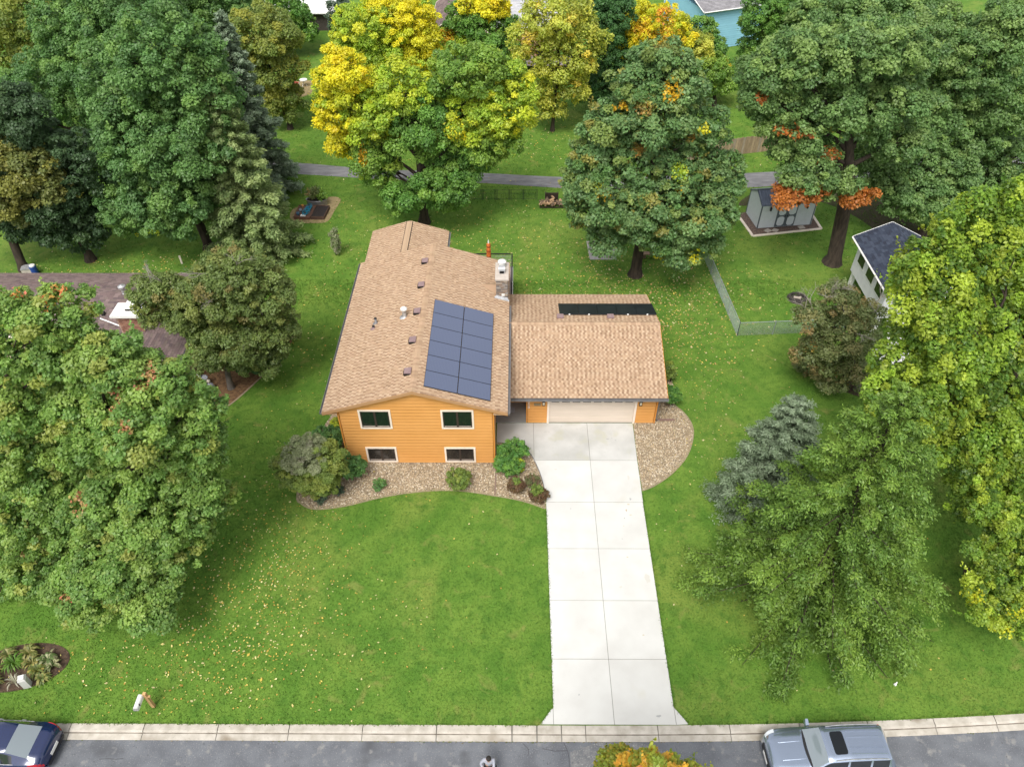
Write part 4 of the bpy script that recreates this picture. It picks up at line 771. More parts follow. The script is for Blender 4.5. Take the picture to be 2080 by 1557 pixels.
('crabapple_tree', 'spreading crabapple with small brownish leaves beside the brown neighbour roof', (-17.79, 33.56), 0.17, 0.148, 2.0, [(-15.26, 33.56, 8.63, 2.01, 1.13, 'crab3'), (-17.02, 33.56, 7.13, 2.06, 1.43, 'crab3'), (-14.03, 33.56, 6.97, 1.71, 1.38, 'crab3'), (-16.62, 33.56, 4.46, 2.44, 1.49, 'crab3'), (-18.68, 33.56, 5.74, 1.41, 1.18, 'crab3'), (-13.99, 33.56, 4.65, 1.2, 1.14, 'crab3'), (-20.47, 33.56, 7.13, 1.05, 1.05, 'crab3'), (-20.23, 33.56, 5.73, 0.84, 0.84, 'crab3'), (-17.96, 33.56, 2.74, 1.33, 0.94, 'crab3'), (-15.59, 33.56, 2.74, 1.47, 1.06, 'crab3'), (-19.12, 33.56, 7.47, 1.09, 0.82, 'crab3')], '', {'bare': 5}),
('maple_tree', 'orange and green maple top rising from the bottom edge', (5.44, 4.65), 0.3, 0.089, 2.2, [(2.55, 4.65, 18.3, 0.45, 0.73, 'autumn'), (2.31, 4.65, 17.02, 0.78, 0.82, 'autumn'), (3.13, 4.65, 17.51, 0.49, 0.71, 'autumn'), (1.83, 4.65, 17.01, 0.44, 0.78, 'autumn'), (3.59, 4.65, 16.47, 0.47, 0.75, 'autumn'), (3.2, 4.65, 13.86, 2.12, 1.16, 'autumn'), (2.5, 4.35, 10.97, 2.58, 1.64, 'autumn'), (5.04, 4.65, 9.56, 2.5, 1.75, 'autumn')], '', {'spiky': 1}),
]
CONIFERS=[
('spruce_tree', 'tall grey green spruce beside the asphalt path', (-21.47, 57.43), 14.74, 3.12, 0.2, 190, 'spruces left of the path', {'pal': 'greyspruce', 'leaf': 0.3}),
('spruce_tree', 'slender pale green spruce in front of the grey spruce', (-19.71, 48.39), 13.67, 3.48, 0.2, 190, 'spruces left of the path', {'pal': 'palespruce', 'leaf': 0.3}),
('spruce_tree', 'wide green spruce with drooping boughs right of the driveway', (13.89, 19.09), 14.08, 5.81, 0.24, 146, '', {'pal': 'spruce', 'leaf': 0.18, 'pow': 0.9}),
('blue_spruce_tree', 'small silvery blue spruce behind the wide green spruce', (13.02, 24.36), 8.13, 2.57, 0.12, 150, '', {'pal': 'bluespruce', 'leaf': 0.17, 'pow': 0.6}),
]
SHRUBS=[
('shrub', 'big rounded olive shrub with bare grey twigs left of the front wall', (-10.92, 25.24), 0.04, 0.096, 2.2, [(-10.76, 25.24, 1.99, 1.45, 1.24, 'shrubolive'), (-11.46, 25.24, 2.27, 1.13, 1.16, 'shrubolive'), (-9.87, 25.24, 2.67, 1.02, 1.15, 'shrubolive'), (-10.77, 25.24, 3.28, 1.11, 0.86, 'twiggy'), (-11.48, 25.24, 2.78, 0.66, 0.76, 'twiggy'), (-10.44, 25.24, 1.18, 1.05, 0.68, 'shrubolive')], '', {'bare': 6}),
('shrub', 'round clipped green bush under the lower left window', (-9.14, 26.31), 0.03, 0.089, 2.4, [(-8.99, 26.31, 1.01, 0.67, 0.64, 'shrubgreen')], '', {}),
('shrub', 'green bush between the olive shrub and the house corner', (-10.54, 28.47), 0.03, 0.089, 2.3, [(-10.5, 28.47, 0.92, 0.75, 0.7, 'shrubgreen'), (-10.9, 28.47, 1.33, 0.42, 0.39, 'shrubgreen')], '', {}),
('shrub', 'small yellow green plant at the left house corner', (-10.61, 30.17), 0.02, 0.074, 2.0, [(-10.57, 30.17, 0.42, 0.32, 0.32, 'shrublime')], '', {}),
('shrub', 'small hosta at the front of the gravel bed below the left window', (-7.5, 25.69), 0.02, 0.089, 1.4, [(-7.46, 25.69, 0.34, 0.32, 0.24, 'shrubgreen')], '', {}),
('shrub', 'low yellow green mound in the gravel below the right window', (-3.2, 25.77), 0.02, 0.081, 2.0, [(-3.11, 25.77, 0.68, 0.64, 0.45, 'shrublgreen')], '', {}),
('shrub', 'large green peony bush at the edge of the driveway top', (-0.16, 27.62), 0.02, 0.104, 2.3, [(-0.07, 27.62, 1.05, 0.6, 0.46, 'shrubgreen2'), (-0.57, 27.62, 0.84, 0.47, 0.47, 'shrubgreen2'), (0.31, 27.62, 0.88, 0.36, 0.38, 'shrubgreen2')], '', {}),
('shrub', 'large green peony bush touching the front right house corner', (-0.43, 26.68), 0.02, 0.104, 2.3, [(-0.37, 26.68, 0.72, 0.6, 0.57, 'shrubgreen2'), (-0.77, 26.68, 0.92, 0.38, 0.43, 'shrubgreen2')], '', {}),
('shrub', 'small lime plant beside the two peony bushes', (0.2, 26.83), 0.02, 0.059, 2.0, [(0.17, 26.83, 0.34, 0.22, 0.25, 'shrublime'), (0.23, 26.83, 0.84, 0.16, 0.16, 'shrublime')], '', {}),
('shrub', 'reddish barberry with a green centre nearest the house corner', (-0.02, 25.44), 0.02, 0.067, 1.9, [(-0.02, 25.44, 0.55, 0.45, 0.35, 'barberry'), (0.01, 25.44, 0.85, 0.21, 0.18, 'shrublgreen')], '', {}),
('shrub', 'small dull green barberry at the driveway curve', (0.93, 25.79), 0.02, 0.067, 1.9, [(0.89, 25.79, 0.51, 0.37, 0.29, 'barbgreen')], '', {}),
('shrub', 'red brown barberry spilling over the driveway edge', (1.15, 24.91), 0.02, 0.067, 1.9, [(1.2, 24.91, 0.43, 0.5, 0.29, 'barberry'), (1.54, 24.91, 0.47, 0.21, 0.18, 'barberry'), (1.08, 24.91, 0.85, 0.29, 0.24, 'shrublgreen')], '', {}),
('shrub', 'upright green bush beside the middle of the garage side wall', (9.68, 34.16), 0.02, 0.089, 2.2, [(9.51, 34.16, 0.76, 0.37, 0.46, 'shrublgreen'), (9.42, 34.16, 1.38, 0.24, 0.27, 'shrublgreen')], '', {}),
('shrub', 'leafy green bush at the front garage corner by the downspout', (9.43, 32.11), 0.02, 0.096, 2.3, [(9.38, 32.11, 0.8, 0.53, 0.5, 'shrubgreen2'), (9.09, 32.11, 1.13, 0.35, 0.35, 'shrubgreen2')], '', {}),
('shrub', 'dark yew shrub under the brownish crabapple', (-16.25, 34.78), 0.03, 0.111, 2.2, [(-15.7, 34.78, 1.67, 1.07, 0.86, 'dkgreen'), (-16.77, 34.78, 1.05, 0.86, 0.68, 'dkgreen')], '', {}),
('hydrangea_shrub', 'hydrangea with cream flower heads at the mulch bed corner', (-15.28, 38.17), 0.02, 0.096, 2.0, [(-15.26, 38.17, 0.85, 0.46, 0.52, 'dkgreen'), (-14.99, 37.47, 0.93, 0.23, 0.23, 'cream'), (-14.64, 37.47, 1.51, 0.13, 0.13, 'cream'), (-15.33, 37.47, 0.84, 0.13, 0.13, 'cream')], '', {}),
('shrub', 'thin grey green sapling shrub alone on the lawn behind the house', (-13.81, 48.19), 0.02, 0.104, 1.1, [(-13.72, 48.19, 1.02, 0.34, 0.6, 'twiggy'), (-13.7, 48.19, 1.75, 0.3, 0.52, 'twiggy'), (-13.6, 48.19, 0.58, 0.22, 0.3, 'twiggy')], '', {}),
('shrub', 'dark blue green ground plant at the left end of the gravel bed', (-10.49, 24.68), 0.02, 0.074, 1.3, [(-10.49, 24.68, 0.34, 0.32, 0.18, 'greygreen')], '', {}),
('shrub', 'small dusky plant between the olive shrub and round bush', (-9.66, 25.35), 0.02, 0.074, 1.3, [(-9.68, 25.35, 0.21, 0.29, 0.19, 'greygreen')], '', {}),
('shrub', 'leafy hedge bush behind the chain link fence at the crabapple', (18.76, 34.86), 0.02, 0.118, 1.8, [(18.22, 34.86, 0.84, 0.8, 0.62, 'crab2')], '', {}),
]

# ================================================================== TREES AND SHRUBS
# palette: list of (colour, weight); leaves of one twig cluster share a tone
PAL = {
 'ash': [((.075, .150, .045), 5), ((.058, .125, .042), 3), ((.105, .185, .050), 2)],
 'olive': [((.120, .150, .032), 4), ((.085, .125, .032), 3), ((.170, .180, .035), 2)],
 'olive2': [((.125, .135, .035), 4), ((.085, .110, .035), 3), ((.165, .175, .045), 2)],
 'dark': [((.044, .084, .036), 5), ((.034, .068, .031), 3), ((.060, .105, .042), 1)],
 'green': [((.085, .175, .035), 5), ((.060, .140, .032), 3), ((.125, .215, .040), 2)],
 'lgreen': [((.125, .215, .038), 5), ((.090, .180, .036), 3), ((.185, .260, .038), 2)],
 'dkgreen': [((.045, .110, .034), 5), ((.034, .088, .030), 3), ((.065, .140, .036), 1)],
 'greygreen': [((.075, .115, .070), 4), ((.055, .090, .058), 3), ((.10, .14, .085), 1)],
 'yellow': [((.74, .66, .030), 5), ((.62, .60, .035), 3), ((.46, .53, .040), 2), ((.78, .62, .025), 1)],
 'ygreen': [((.30, .40, .036), 4), ((.21, .32, .038), 4), ((.40, .45, .036), 2), ((.54, .52, .036), 1)],
 'yellowlime': [((.46, .46, .028), 4), ((.33, .40, .030), 3)],
 'gold': [((.66, .42, .030), 4), ((.56, .40, .030), 2), ((.60, .33, .030), 1)],
 'ypale': [((.42, .43, .070), 4), ((.32, .37, .060), 4), ((.21, .25, .042), 3), ((.50, .39, .055), 1)],
 'orange': [((.55, .24, .045), 3), ((.60, .33, .06), 2)],
 'oak': [((.070, .135, .050), 5), ((.095, .160, .062), 3), ((.120, .165, .045), 2), ((.055, .115, .034), 2), ((.17, .16, .04), .5)],
 'oak2': [((.085, .150, .050), 5), ((.062, .120, .042), 3), ((.125, .190, .060), 3)],
 'rust': [((.36, .120, .028), 4), ((.28, .095, .025), 3), ((.40, .17, .03), 2)],
 'rust2': [((.48, .165, .025), 4), ((.40, .14, .025), 3)],
 'lime': [((.190, .295, .036), 5), ((.110, .205, .030), 4), ((.270, .350, .042), 3), ((.062, .130, .024), 2)],
 'crab': [((.120, .150, .060), 4), ((.090, .122, .048), 4), ((.150, .150, .065), 2), ((.20, .15, .065), .4)],
 'crab2': [((.105, .135, .050), 4), ((.080, .115, .045), 3), ((.18, .14, .06), 1)],
 'crab3': [((.098, .140, .040), 4), ((.078, .118, .036), 4), ((.125, .150, .044), 2), ((.14, .12, .045), .4)],
 'maple': [((.115, .200, .046), 5), ((.085, .165, .042), 4), ((.155, .235, .055), 3), ((.21, .24, .06), 1)],
 'pink': [((.40, .22, .11), 3), ((.34, .27, .09), 4), ((.44, .16, .10), 1)], 'ochre': [((.36, .25, .06), 3), ((.28, .22, .06), 3), ((.38, .19, .05), 1)],
 'orangepink': [((.52, .20, .07), 3), ((.42, .27, .06), 2), ((.55, .16, .09), 1)],
 'autumn': [((.42, .25, .030), 3), ((.24, .27, .032), 5), ((.44, .17, .030), 2), ((.15, .20, .030), 4)],
 'shrubolive': [((.140, .195, .046), 4), ((.110, .165, .042), 3), ((.18, .22, .05), 2)],
 'twiggy': [((.225, .250, .135), 3), ((.185, .220, .105), 3), ((.27, .26, .18), 1)], 'rust3': [((.36, .135, .028), 4), ((.28, .10, .024), 3), ((.40, .19, .04), 1)],
 'shrubgreen': [((.078, .170, .050), 4), ((.060, .138, .044), 3), ((.115, .21, .062), 1)],
 'shrubgreen2': [((.070, .165, .034), 4), ((.050, .130, .030), 3), ((.105, .210, .040), 2)],
 'shrublgreen': [((.150, .210, .040), 4), ((.110, .170, .038), 3), ((.21, .25, .05), 1)],
 'shrublime': [((.32, .37, .030), 3), ((.23, .30, .03), 2)],
 'barberry': [((.120, .068, .036), 4), ((.095, .075, .034), 3), ((.15, .10, .045), 2)],
 'barbgreen': [((.11, .13, .05), 4), ((.14, .09, .05), 3)],
 'cream': [((.66, .62, .46), 3), ((.56, .56, .36), 2)],
 'greyspruce': [((.100, .142, .094), 4), ((.080, .116, .080), 3), ((.145, .190, .138), 2)],
 'palespruce': [((.128, .180, .070), 4), ((.095, .140, .058), 3), ((.17, .215, .092), 2)],
 'spruce': [((.088, .155, .028), 4), ((.062, .120, .025), 3), ((.125, .198, .036), 2)],
 'bluespruce': [((.135, .182, .105), 4), ((.105, .145, .085), 3), ((.19, .24, .155), 2)],
}
_G = {'ash': 1.3, 'olive': 1.55, 'olive2': 1.3, 'dark': 1.15, 'green': 1.3, 'lgreen': 1.2, 'dkgreen': 1.25, 'oak': 1.4, 'oak2': 1.4, 'lime': 1.0, 'crab': 1.25, 'crab2': 1.2, 'crab3': 1.35, 'maple': 1.2, 'greyspruce': 1.35, 'palespruce': 1.3, 'spruce': 1.15, 'shrubgreen': 1.2, 'shrubgreen2': 1.2, 'shrubolive': 1.15}
for k_, g_ in _G.items(): PAL[k_] = [((c[0]*g_*1.04, c[1]*g_, c[2]*g_*.92), w_) for c, w_ in PAL[k_]]
for k_ in PAL: PAL[k_] = [((min(.8, c[0]*1.36), min(.75, c[1]*1.33), c[2]*1.36), w_) for c, w_ in PAL[k_]] if k_ not in ('yellow', 'gold', 'cream', 'rust2') else PAL[k_]
PATCH = ('rust', 'rust2', 'gold', 'pink', 'orangepink', 'orange', 'yellow', 'ygreen', 'olive', 'yellowlime', 'barberry')
def pick(r, pal, n):
    c = np.array([p[0] for p in PAL[pal]]); w_ = np.array([p[1] for p in PAL[pal]], float)
    return c[r.choice(len(c), n, p=w_/w_.sum())]
def norm(a): return a/(np.linalg.norm(a, axis=-1, keepdims=True)+1e-9)
def leaves_mesh(name, pos, nrm, axis, size, aspect, col, fold=.12):
    """One folded diamond per leaf."""
    t = norm(axis - nrm*(axis*nrm).sum(-1, keepdims=True)); b = np.cross(nrm, t)
    s = size[:, None]
    V = np.stack([pos - t*s*.5, pos + b*s*.5*aspect - nrm*s*fold, pos + t*s*.5 - nrm*s*fold*.6, pos - b*s*.5*aspect - nrm*s*fold], 1).reshape(-1, 3)
    F = np.arange(len(pos)*4).reshape(-1, 4)
    return np_mesh(name, V, F, col, M['leaf'])
LEAVES = [0]
def crown_mesh(lobes, leaf, cover, seed, spiky=0, shrub=False):
    r = np.random.default_rng(seed)
    L = [np.array(l[:5], float) for l in lobes]
    P, Nn, A, S_, K = [], [], [], [], []
    up = np.array([0, 0, 1.0])
    patches = [l for l in lobes if l[5] and l[5].startswith('@')]; lobes = [l for l in lobes if not (l[5] and l[5].startswith('@'))]; L = [np.array(l[:5], float) for l in lobes]
    for li, l in enumerate(lobes):
        c = L[li][:3]; a, cz = L[li][3], L[li][4]; ax = np.array([a, a*.95, cz])
        patch = l[5] == 'cream'
        pr = np.clip(.27*min(a, cz)**.8, 2.4*leaf, 1.05) if not shrub else max(.24*min(a, cz), 1.2*leaf)
        area = 4*np.pi*((a*a)**1.6/3+2*(a*cz)**1.6/3)**(1/1.6)
        n = max(6, int(area/(pr*pr*2.3)))
        k = np.arange(n)+.5; ph = np.arccos(1-2*k/n); th = np.pi*(1+5**.5)*k
        d = np.stack([np.cos(th)*np.sin(ph), np.sin(th)*np.sin(ph), np.cos(ph)], -1) + r.normal(0, .13, (n, 3)); d = norm(d)
        d = d[(d[:, 2] > -.45) | (r.random(len(d)) < .45)]
        rad = r.uniform(.68, 1.05, len(d)); 
        big = r.random(len(d)) < .16; rad[big] *= r.uniform(1.05, 1.2, big.sum())
        pc = c + d*ax*rad[:, None]
        keep = np.ones(len(d), bool)
        if not patch:
            for lj, m_ in enumerate(L):
                if lj == li or m_[3] < .35*a: continue
                q = (pc-m_[:3])/np.array([m_[3], m_[3], m_[4]]); keep &= (q*q).sum(-1) > .50
        pc, d = pc[keep], d[keep]
        if len(pc) == 0: continue
        prs = pr*np.clip(r.lognormal(-.12, .38, len(pc)), .42, 1.9)
        nl = np.maximum(5, (cover*3.0*prs**2/(leaf*leaf*.33)).astype(int))
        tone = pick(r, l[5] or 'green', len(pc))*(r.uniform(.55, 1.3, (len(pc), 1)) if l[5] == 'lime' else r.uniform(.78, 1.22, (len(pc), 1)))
        idx = np.repeat(np.arange(len(pc)), nl); m2 = len(idx)
        ld = norm(norm(r.normal(0, 1, (m2, 3))) + .45*d[idx] + .35*up)
        rr = r.uniform(.35, 1.0, m2)**.6
        stretch = np.array([1, 1, .72]) if not spiky else np.array([.8, .8, 1.05])
        p = pc[idx] + ld*(prs[idx]*rr)[:, None]*stretch
        nr = norm(ld*.55 + up*.55 + r.normal(0, .42, (m2, 3)))
        axd = norm(d[idx]*.6 + r.normal(0, .6, (m2, 3)) + np.array([0, 0, -.25]))
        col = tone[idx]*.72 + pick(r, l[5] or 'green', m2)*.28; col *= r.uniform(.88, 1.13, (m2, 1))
        P.append(p); Nn.append(nr); A.append(axd); S_.append(leaf*r.uniform(.7, 1.3, m2)*(.8 if patch else 1)); K.append(col)
        # inner, sparser leaves close the holes that would show straight through
        if not patch:
            ni = int(cover*area*.10/(leaf*leaf*.33)); dd = norm(r.normal(0, 1, (ni, 3)))
            p = c + dd*ax*r.uniform(.35, .8, ni)[:, None]
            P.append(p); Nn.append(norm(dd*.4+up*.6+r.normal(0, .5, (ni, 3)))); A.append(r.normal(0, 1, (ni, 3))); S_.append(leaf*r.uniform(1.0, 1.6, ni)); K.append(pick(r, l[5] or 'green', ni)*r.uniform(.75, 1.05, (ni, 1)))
        # free sprigs that break the outline
        ns = max(3, int(len(pc)*(.55 if spiky else .35)))
        pi_ = r.integers(0, len(pc), ns); dirs = norm(d[pi_] + up*(.9 if spiky else .25) + r.normal(0, .35, (ns, 3)))
        Ls = prs[pi_]*r.uniform(.9, 2.0 if spiky else 1.5, ns); q = 14 if not shrub else 7
        t = np.tile(np.linspace(.3, 1.0, q), ns); ii = np.repeat(np.arange(ns), q)
        p = pc[pi_][ii] + dirs[ii]*(Ls[ii]*t)[:, None] + r.normal(0, leaf*.42, (len(ii), 3))
        P.append(p); Nn.append(norm(up*.6+r.normal(0, .5, p.shape))); A.append(norm(dirs[ii]+r.normal(0, .7, p.shape))); S_.append(leaf*r.uniform(.7, 1.15, len(ii)))
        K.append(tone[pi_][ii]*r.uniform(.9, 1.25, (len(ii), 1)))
    P, Nn, A, S_, K = map(np.concatenate, (P, Nn, A, S_, K))
    k = P[:, 2] > (.05 if shrub else .5); P, Nn, A, S_, K = P[k], Nn[k], A[k], S_[k], K[k]
    for l in patches:
        q = (P-np.array(l[:3]))/np.array([l[3], l[3]*1.5, l[4]]); dist = np.sqrt((q*q).sum(-1)) + .22*np.sin(P[:, 0]*5.1+P[:, 2]*3.7)*np.cos(P[:, 1]*4.3-P[:, 2]*2.9)
        hit = (dist < 1) & (r.random(len(P)) < np.clip(1.25-dist, .25, .9)); K[hit] = pick(r, l[5][1:], hit.sum())*r.uniform(.8, 1.15, (hit.sum(), 1))
    LEAVES[0] += len(P)
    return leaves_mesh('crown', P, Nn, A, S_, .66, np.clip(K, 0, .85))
def limb(m, p0, p1, r0, r1, r, sag=.0, n=5):
    p0, p1 = Vector(p0), Vector(p1); pts = []; L = (p1-p0).length
    for i in range(n+1):
        t = i/n; p = p0.lerp(p1, t); w_ = math.sin(math.pi*t)*L*.07
        p += Vector((r.uniform(-w_, w_), r.uniform(-w_, w_), r.uniform(-w_, w_)*.5 + math.sin(math.pi*t)*L*sag)); pts.append(p)
    m.tube(pts, [r0+(r1-r0)*(i/n)**.8 for i in range(n+1)], 6)
    return pts
def bare_twigs(m, p, d, L, rad, depth, r):
    q = p + d*L
    m.tube([p, (p+q)/2+Vector((r.uniform(-1, 1), r.uniform(-1, 1), r.uniform(-1, 1)))*L*.08, q], [rad, rad*.75, rad*.5], 4, cap=False)
    if depth:
        for k in range(3):
            nd = (d + Vector((r.uniform(-1, 1), r.uniform(-1, 1), r.uniform(-.5, .8)))*.75).normalized()
            bare_twigs(m, p.lerp(q, r.uniform(.5, 1.0)), nd, L*r.uniform(.5, .75), rad*.55, depth-1, r)
def make_tree(spec, seed, shrub=False):
    name, label, (bx, by), tr, leaf, cover, lobes, group, opt = spec
    r = random.Random(seed)
    t = thing(name, label, 'shrub' if shrub else 'tree', (bx, by, 0), 0, group or None)
    me = crown_mesh(lobes, leaf, cover, seed, opt.get('spiky', 0), shrub)
    link('foliage' if shrub else 'crown', me, t)
    lobes = [l for l in lobes if not (l[5] and l[5].startswith('@'))]
    mains = sorted([l for l in lobes if l[3] > (.9 if not shrub else 0)], key=lambda l: l[2]) or list(lobes)
    cx = sum(l[0] for l in mains)/len(mains); cy = sum(l[1] for l in mains)/len(mains)
    zlo = min(l[2]-.4*l[4] for l in mains); ztop = max(l[2] for l in mains)
    bark = M['bark_grey'] if name in ('crabapple_tree',) else M['bark']
    m = MB()
    if shrub:
        for l in lobes[:4]:
            for k in range(4): limb(m, (bx+r.uniform(-.05, .05), by+r.uniform(-.05, .05), 0), (l[0]+r.uniform(-.5, .5)*l[3], l[1]+r.uniform(-.5, .5)*l[3], max(.1, l[2]+.3*l[4])), tr*.5, tr*.2, r, 0, 3)
    else:
        zf = max(1.6, min(zlo, .45*ztop)); f = Vector((bx+(cx-bx)*.25, by+(cy-by)*.25, zf)); top = Vector((cx, cy, ztop))
        m.tube([(bx, by, -.1), (bx, by, .12), (bx+.02, by, .55), (bx+(f.x-bx)*.5, by+(f.y-by)*.5, zf*.6), f, f.lerp(top, .45), f.lerp(top, .95)], [tr*1.7, tr*1.45, tr*1.08, tr*.98, tr*.85, tr*.5, tr*.14], 9)
        for l in mains:
            s0 = min(.9, max(0, (l[2]-l[4]*.9-zf)/max(.5, ztop-zf)*.7)); p0 = f.lerp(top, s0); rr = tr*(.62-.35*s0)*min(1, l[3]/2.2)
            pts = limb(m, p0, (l[0], l[1], l[2]+.1*l[4]), max(rr, .04), .03, r, .04)
            for k in range(5):
                d = Vector((r.uniform(-1, 1), r.uniform(-1, 1), r.uniform(-.3, .9))).normalized()
                limb(m, pts[r.randint(2, 4)], (l[0]+d.x*l[3]*.85, l[1]+d.y*l[3]*.85, l[2]+d.z*l[4]*.85), max(rr*.4, .03), .012, r, .03, 3)
    m.build('trunk' if not shrub else 'stems', bark, t, smooth=not shrub)
    if opt.get('bare'):
        m = MB(); hi = sorted(lobes, key=lambda l: -l[2])
        for k in range(opt['bare']):
            l = hi[k % min(4, len(hi))] if not shrub else hi[k % 2]; d = Vector((r.uniform(-.8, .6), r.uniform(-.9, .3), r.uniform(.4, 1.0))).normalized()
            p = Vector((l[0], l[1], l[2])) + Vector((d.x*l[3], d.y*l[3], d.z*l[4]))*.55
            bare_twigs(m, p, d, (.9 if not shrub else .4)*r.uniform(.8, 1.3), .035 if not shrub else .012, 3, r)
        m.build('bare_twigs', mat('dead_twig', (.30, .27, .23), .9) if 'dead_twig' not in bpy.data.materials else bpy.data.materials['dead_twig'], t, kind='stuff')
    return t

def make_conifer(spec, seed):
    name, label, (bx, by), Ht, Rb, tr, nb, group, opt = spec
    r = np.random.default_rng(seed); rr = random.Random(seed); leaf = opt['leaf']; pal_ = opt['pal']
    t = thing(name, label, 'tree', (bx, by, 0), 0, group or None)
    P, Nn, A, S_, K = [], [], [], [], []; wood = MB()
    wood.tube([(bx, by, -.1), (bx, by, Ht*.35), (bx+.05, by, Ht*.7), (bx, by, Ht*.99)], [tr*1.2, tr*.8, tr*.42, .02], 8)
    up = np.array([0, 0, 1.0])
    for i in range(nb):
        f = (i+.5)/nb; h = 1-(1-f)**.8 if False else f**1.12
        z = Ht*(.035+.955*h); az = i*2.39996+rr.uniform(-.35, .35)
        Lb = Rb*((1-h)**opt.get('pow', .82))*rr.uniform(.68, 1.12)*(1.0 if h > .1 else 1.06)+.18
        d = np.array([math.cos(az), math.sin(az), 0]); lat = np.array([-d[1], d[0], 0])
        rise = (.34+.5*h)*Lb*.55; droop = (.70-.25*h)*Lb
        def curve(s): return np.array([bx, by, z]) + d*(Lb*s)[:, None] + up*(rise*s - droop*s**1.7 + .22*Lb*s**3.2)[:, None]
        sp = np.linspace(0, 1, 5); cp = curve(sp)
        wood.tube([tuple(q) for q in cp], [max(.012, tr*.22*(1-h*.6))*(1-.8*s) for s in sp], 4, cap=False)
        # side branchlets, each a narrow brush of needle sprigs
        nbl = int(np.clip(6+9*Lb, 6, 40)); tone = pick(r, pal_, 1)*rr.uniform(.80, 1.2)
        sb = np.linspace(.16, .98, nbl)+r.uniform(-.02, .02, nbl); sgn = np.where(np.arange(nbl) % 2 == 0, 1.0, -1.0)
        wl = (.175*Lb*(1-sb*.5)*np.minimum(1, sb*3.0)+.12)*r.uniform(.75, 1.2, nbl)
        org = curve(sb); bd = norm(d*.75+lat*sgn[:, None]*.8-up*(.30+.25*r.random((nbl, 1)))+r.normal(0, .12, (nbl, 3)))
        q = int(np.clip(8+5*np.median(wl)/leaf, 8, 22)); tt = np.tile(np.linspace(.12, 1, q), nbl); bi = np.repeat(np.arange(nbl), q); n = len(bi)
        p = org[bi]+bd[bi]*(wl[bi]*tt)[:, None]-up*(.28*wl[bi]*tt**2)[:, None]+r.normal(0, .03+.012*Lb, (n, 3))
        ax = norm(bd[bi]*.5+r.normal(0, .70, (n, 3))-up*.08); nr = norm(up*.8+r.normal(0, .5, (n, 3)))
        s = sb[bi]; col = (tone*.65+pick(r, pal_, n)*.35)*r.uniform(.85, 1.15, (n, 1))
        P.append(p); Nn.append(nr); A.append(ax); S_.append(leaf*r.uniform(.65, 1.15, n)); K.append(col)
        # needles along the bough itself
        n = int(12+10*Lb); s = r.uniform(.12, 1, n); p = curve(s)+r.normal(0, .05+.02*Lb, (n, 3)); P.append(p); Nn.append(norm(up+r.normal(0, .4, (n, 3)))); A.append(norm(d+r.normal(0, .5, (n, 3)))); S_.append(leaf*r.uniform(.7, 1.1, n)); K.append(tone*r.uniform(.8, 1.2, (n, 1))*np.ones((n, 3)))
        # chunky pads of sprigs towards the bough tip, coloured lighter than the branchlets
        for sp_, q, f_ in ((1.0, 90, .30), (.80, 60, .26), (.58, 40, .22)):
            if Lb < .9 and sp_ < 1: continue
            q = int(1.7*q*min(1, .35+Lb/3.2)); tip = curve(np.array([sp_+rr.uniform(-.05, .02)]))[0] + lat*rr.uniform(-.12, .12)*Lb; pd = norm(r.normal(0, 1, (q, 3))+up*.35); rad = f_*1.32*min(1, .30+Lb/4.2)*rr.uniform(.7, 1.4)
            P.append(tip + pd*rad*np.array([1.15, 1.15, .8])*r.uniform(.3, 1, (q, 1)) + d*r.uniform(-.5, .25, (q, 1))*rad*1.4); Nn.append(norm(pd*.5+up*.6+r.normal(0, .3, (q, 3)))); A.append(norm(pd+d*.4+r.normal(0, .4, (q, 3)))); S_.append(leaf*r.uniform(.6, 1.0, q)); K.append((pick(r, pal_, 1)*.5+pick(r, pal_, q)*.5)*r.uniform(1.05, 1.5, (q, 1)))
    P, Nn, A, S_, K = map(np.concatenate, (P, Nn, A, S_, K)); k = P[:, 2] > .15; P, Nn, A, S_, K = P[k], Nn[k], A[k], S_[k], K[k]
    LEAVES[0] += len(P)
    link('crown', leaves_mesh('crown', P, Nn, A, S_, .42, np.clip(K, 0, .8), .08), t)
    wood.build('trunk', M['bark'], t, smooth=True)

for i, s_ in enumerate(TREES): make_tree(s_, 100+i)
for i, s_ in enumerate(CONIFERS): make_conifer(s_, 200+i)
for i, s_ in enumerate(SHRUBS): make_tree(s_, 300+i, shrub=True)
print('LEAVES', LEAVES[0])

# ================================================================== NEIGHBOURING HOUSES, SHED, STILT HOUSE
def shingle_field(planes_, tones_, wd, exp_, seed=0):
    r = random.Random(seed); m = MB()
    for (O, u, s, Lu, Ls) in planes_:
        O, u, s = Vector(O), Vector(u).normalized(), Vector(s).normalized(); n = u.cross(s); flip = n.z < 0
        if flip: n = -n
        for j in range(int(Ls/exp_)+1):
            a = -r.random()*wd; L = min(exp_*1.2, Ls-j*exp_)
            if L < .02: continue
            while a < Lu:
                b = a+wd*r.uniform(.7, 1.3); a2, b2 = max(0, a), min(Lu, b); a = b
                if b2-a2 < .03: continue
                p = O+s*(j*exp_); c = r.choice(tones_); q = r.uniform(.9, 1.1); c = (c[0]*q, c[1]*q, c[2]*q)
                A, B = p+u*a2, p+u*(b2-.01); t = [A+n*.02, B+n*.02, B+s*L+n*.003, A+s*L+n*.003]
                m.poly(t if not flip else t[::-1], c); m.poly([A-n*.002, B-n*.002, B+n*.02, A+n*.02], tuple(x*.75 for x in c))
    return m
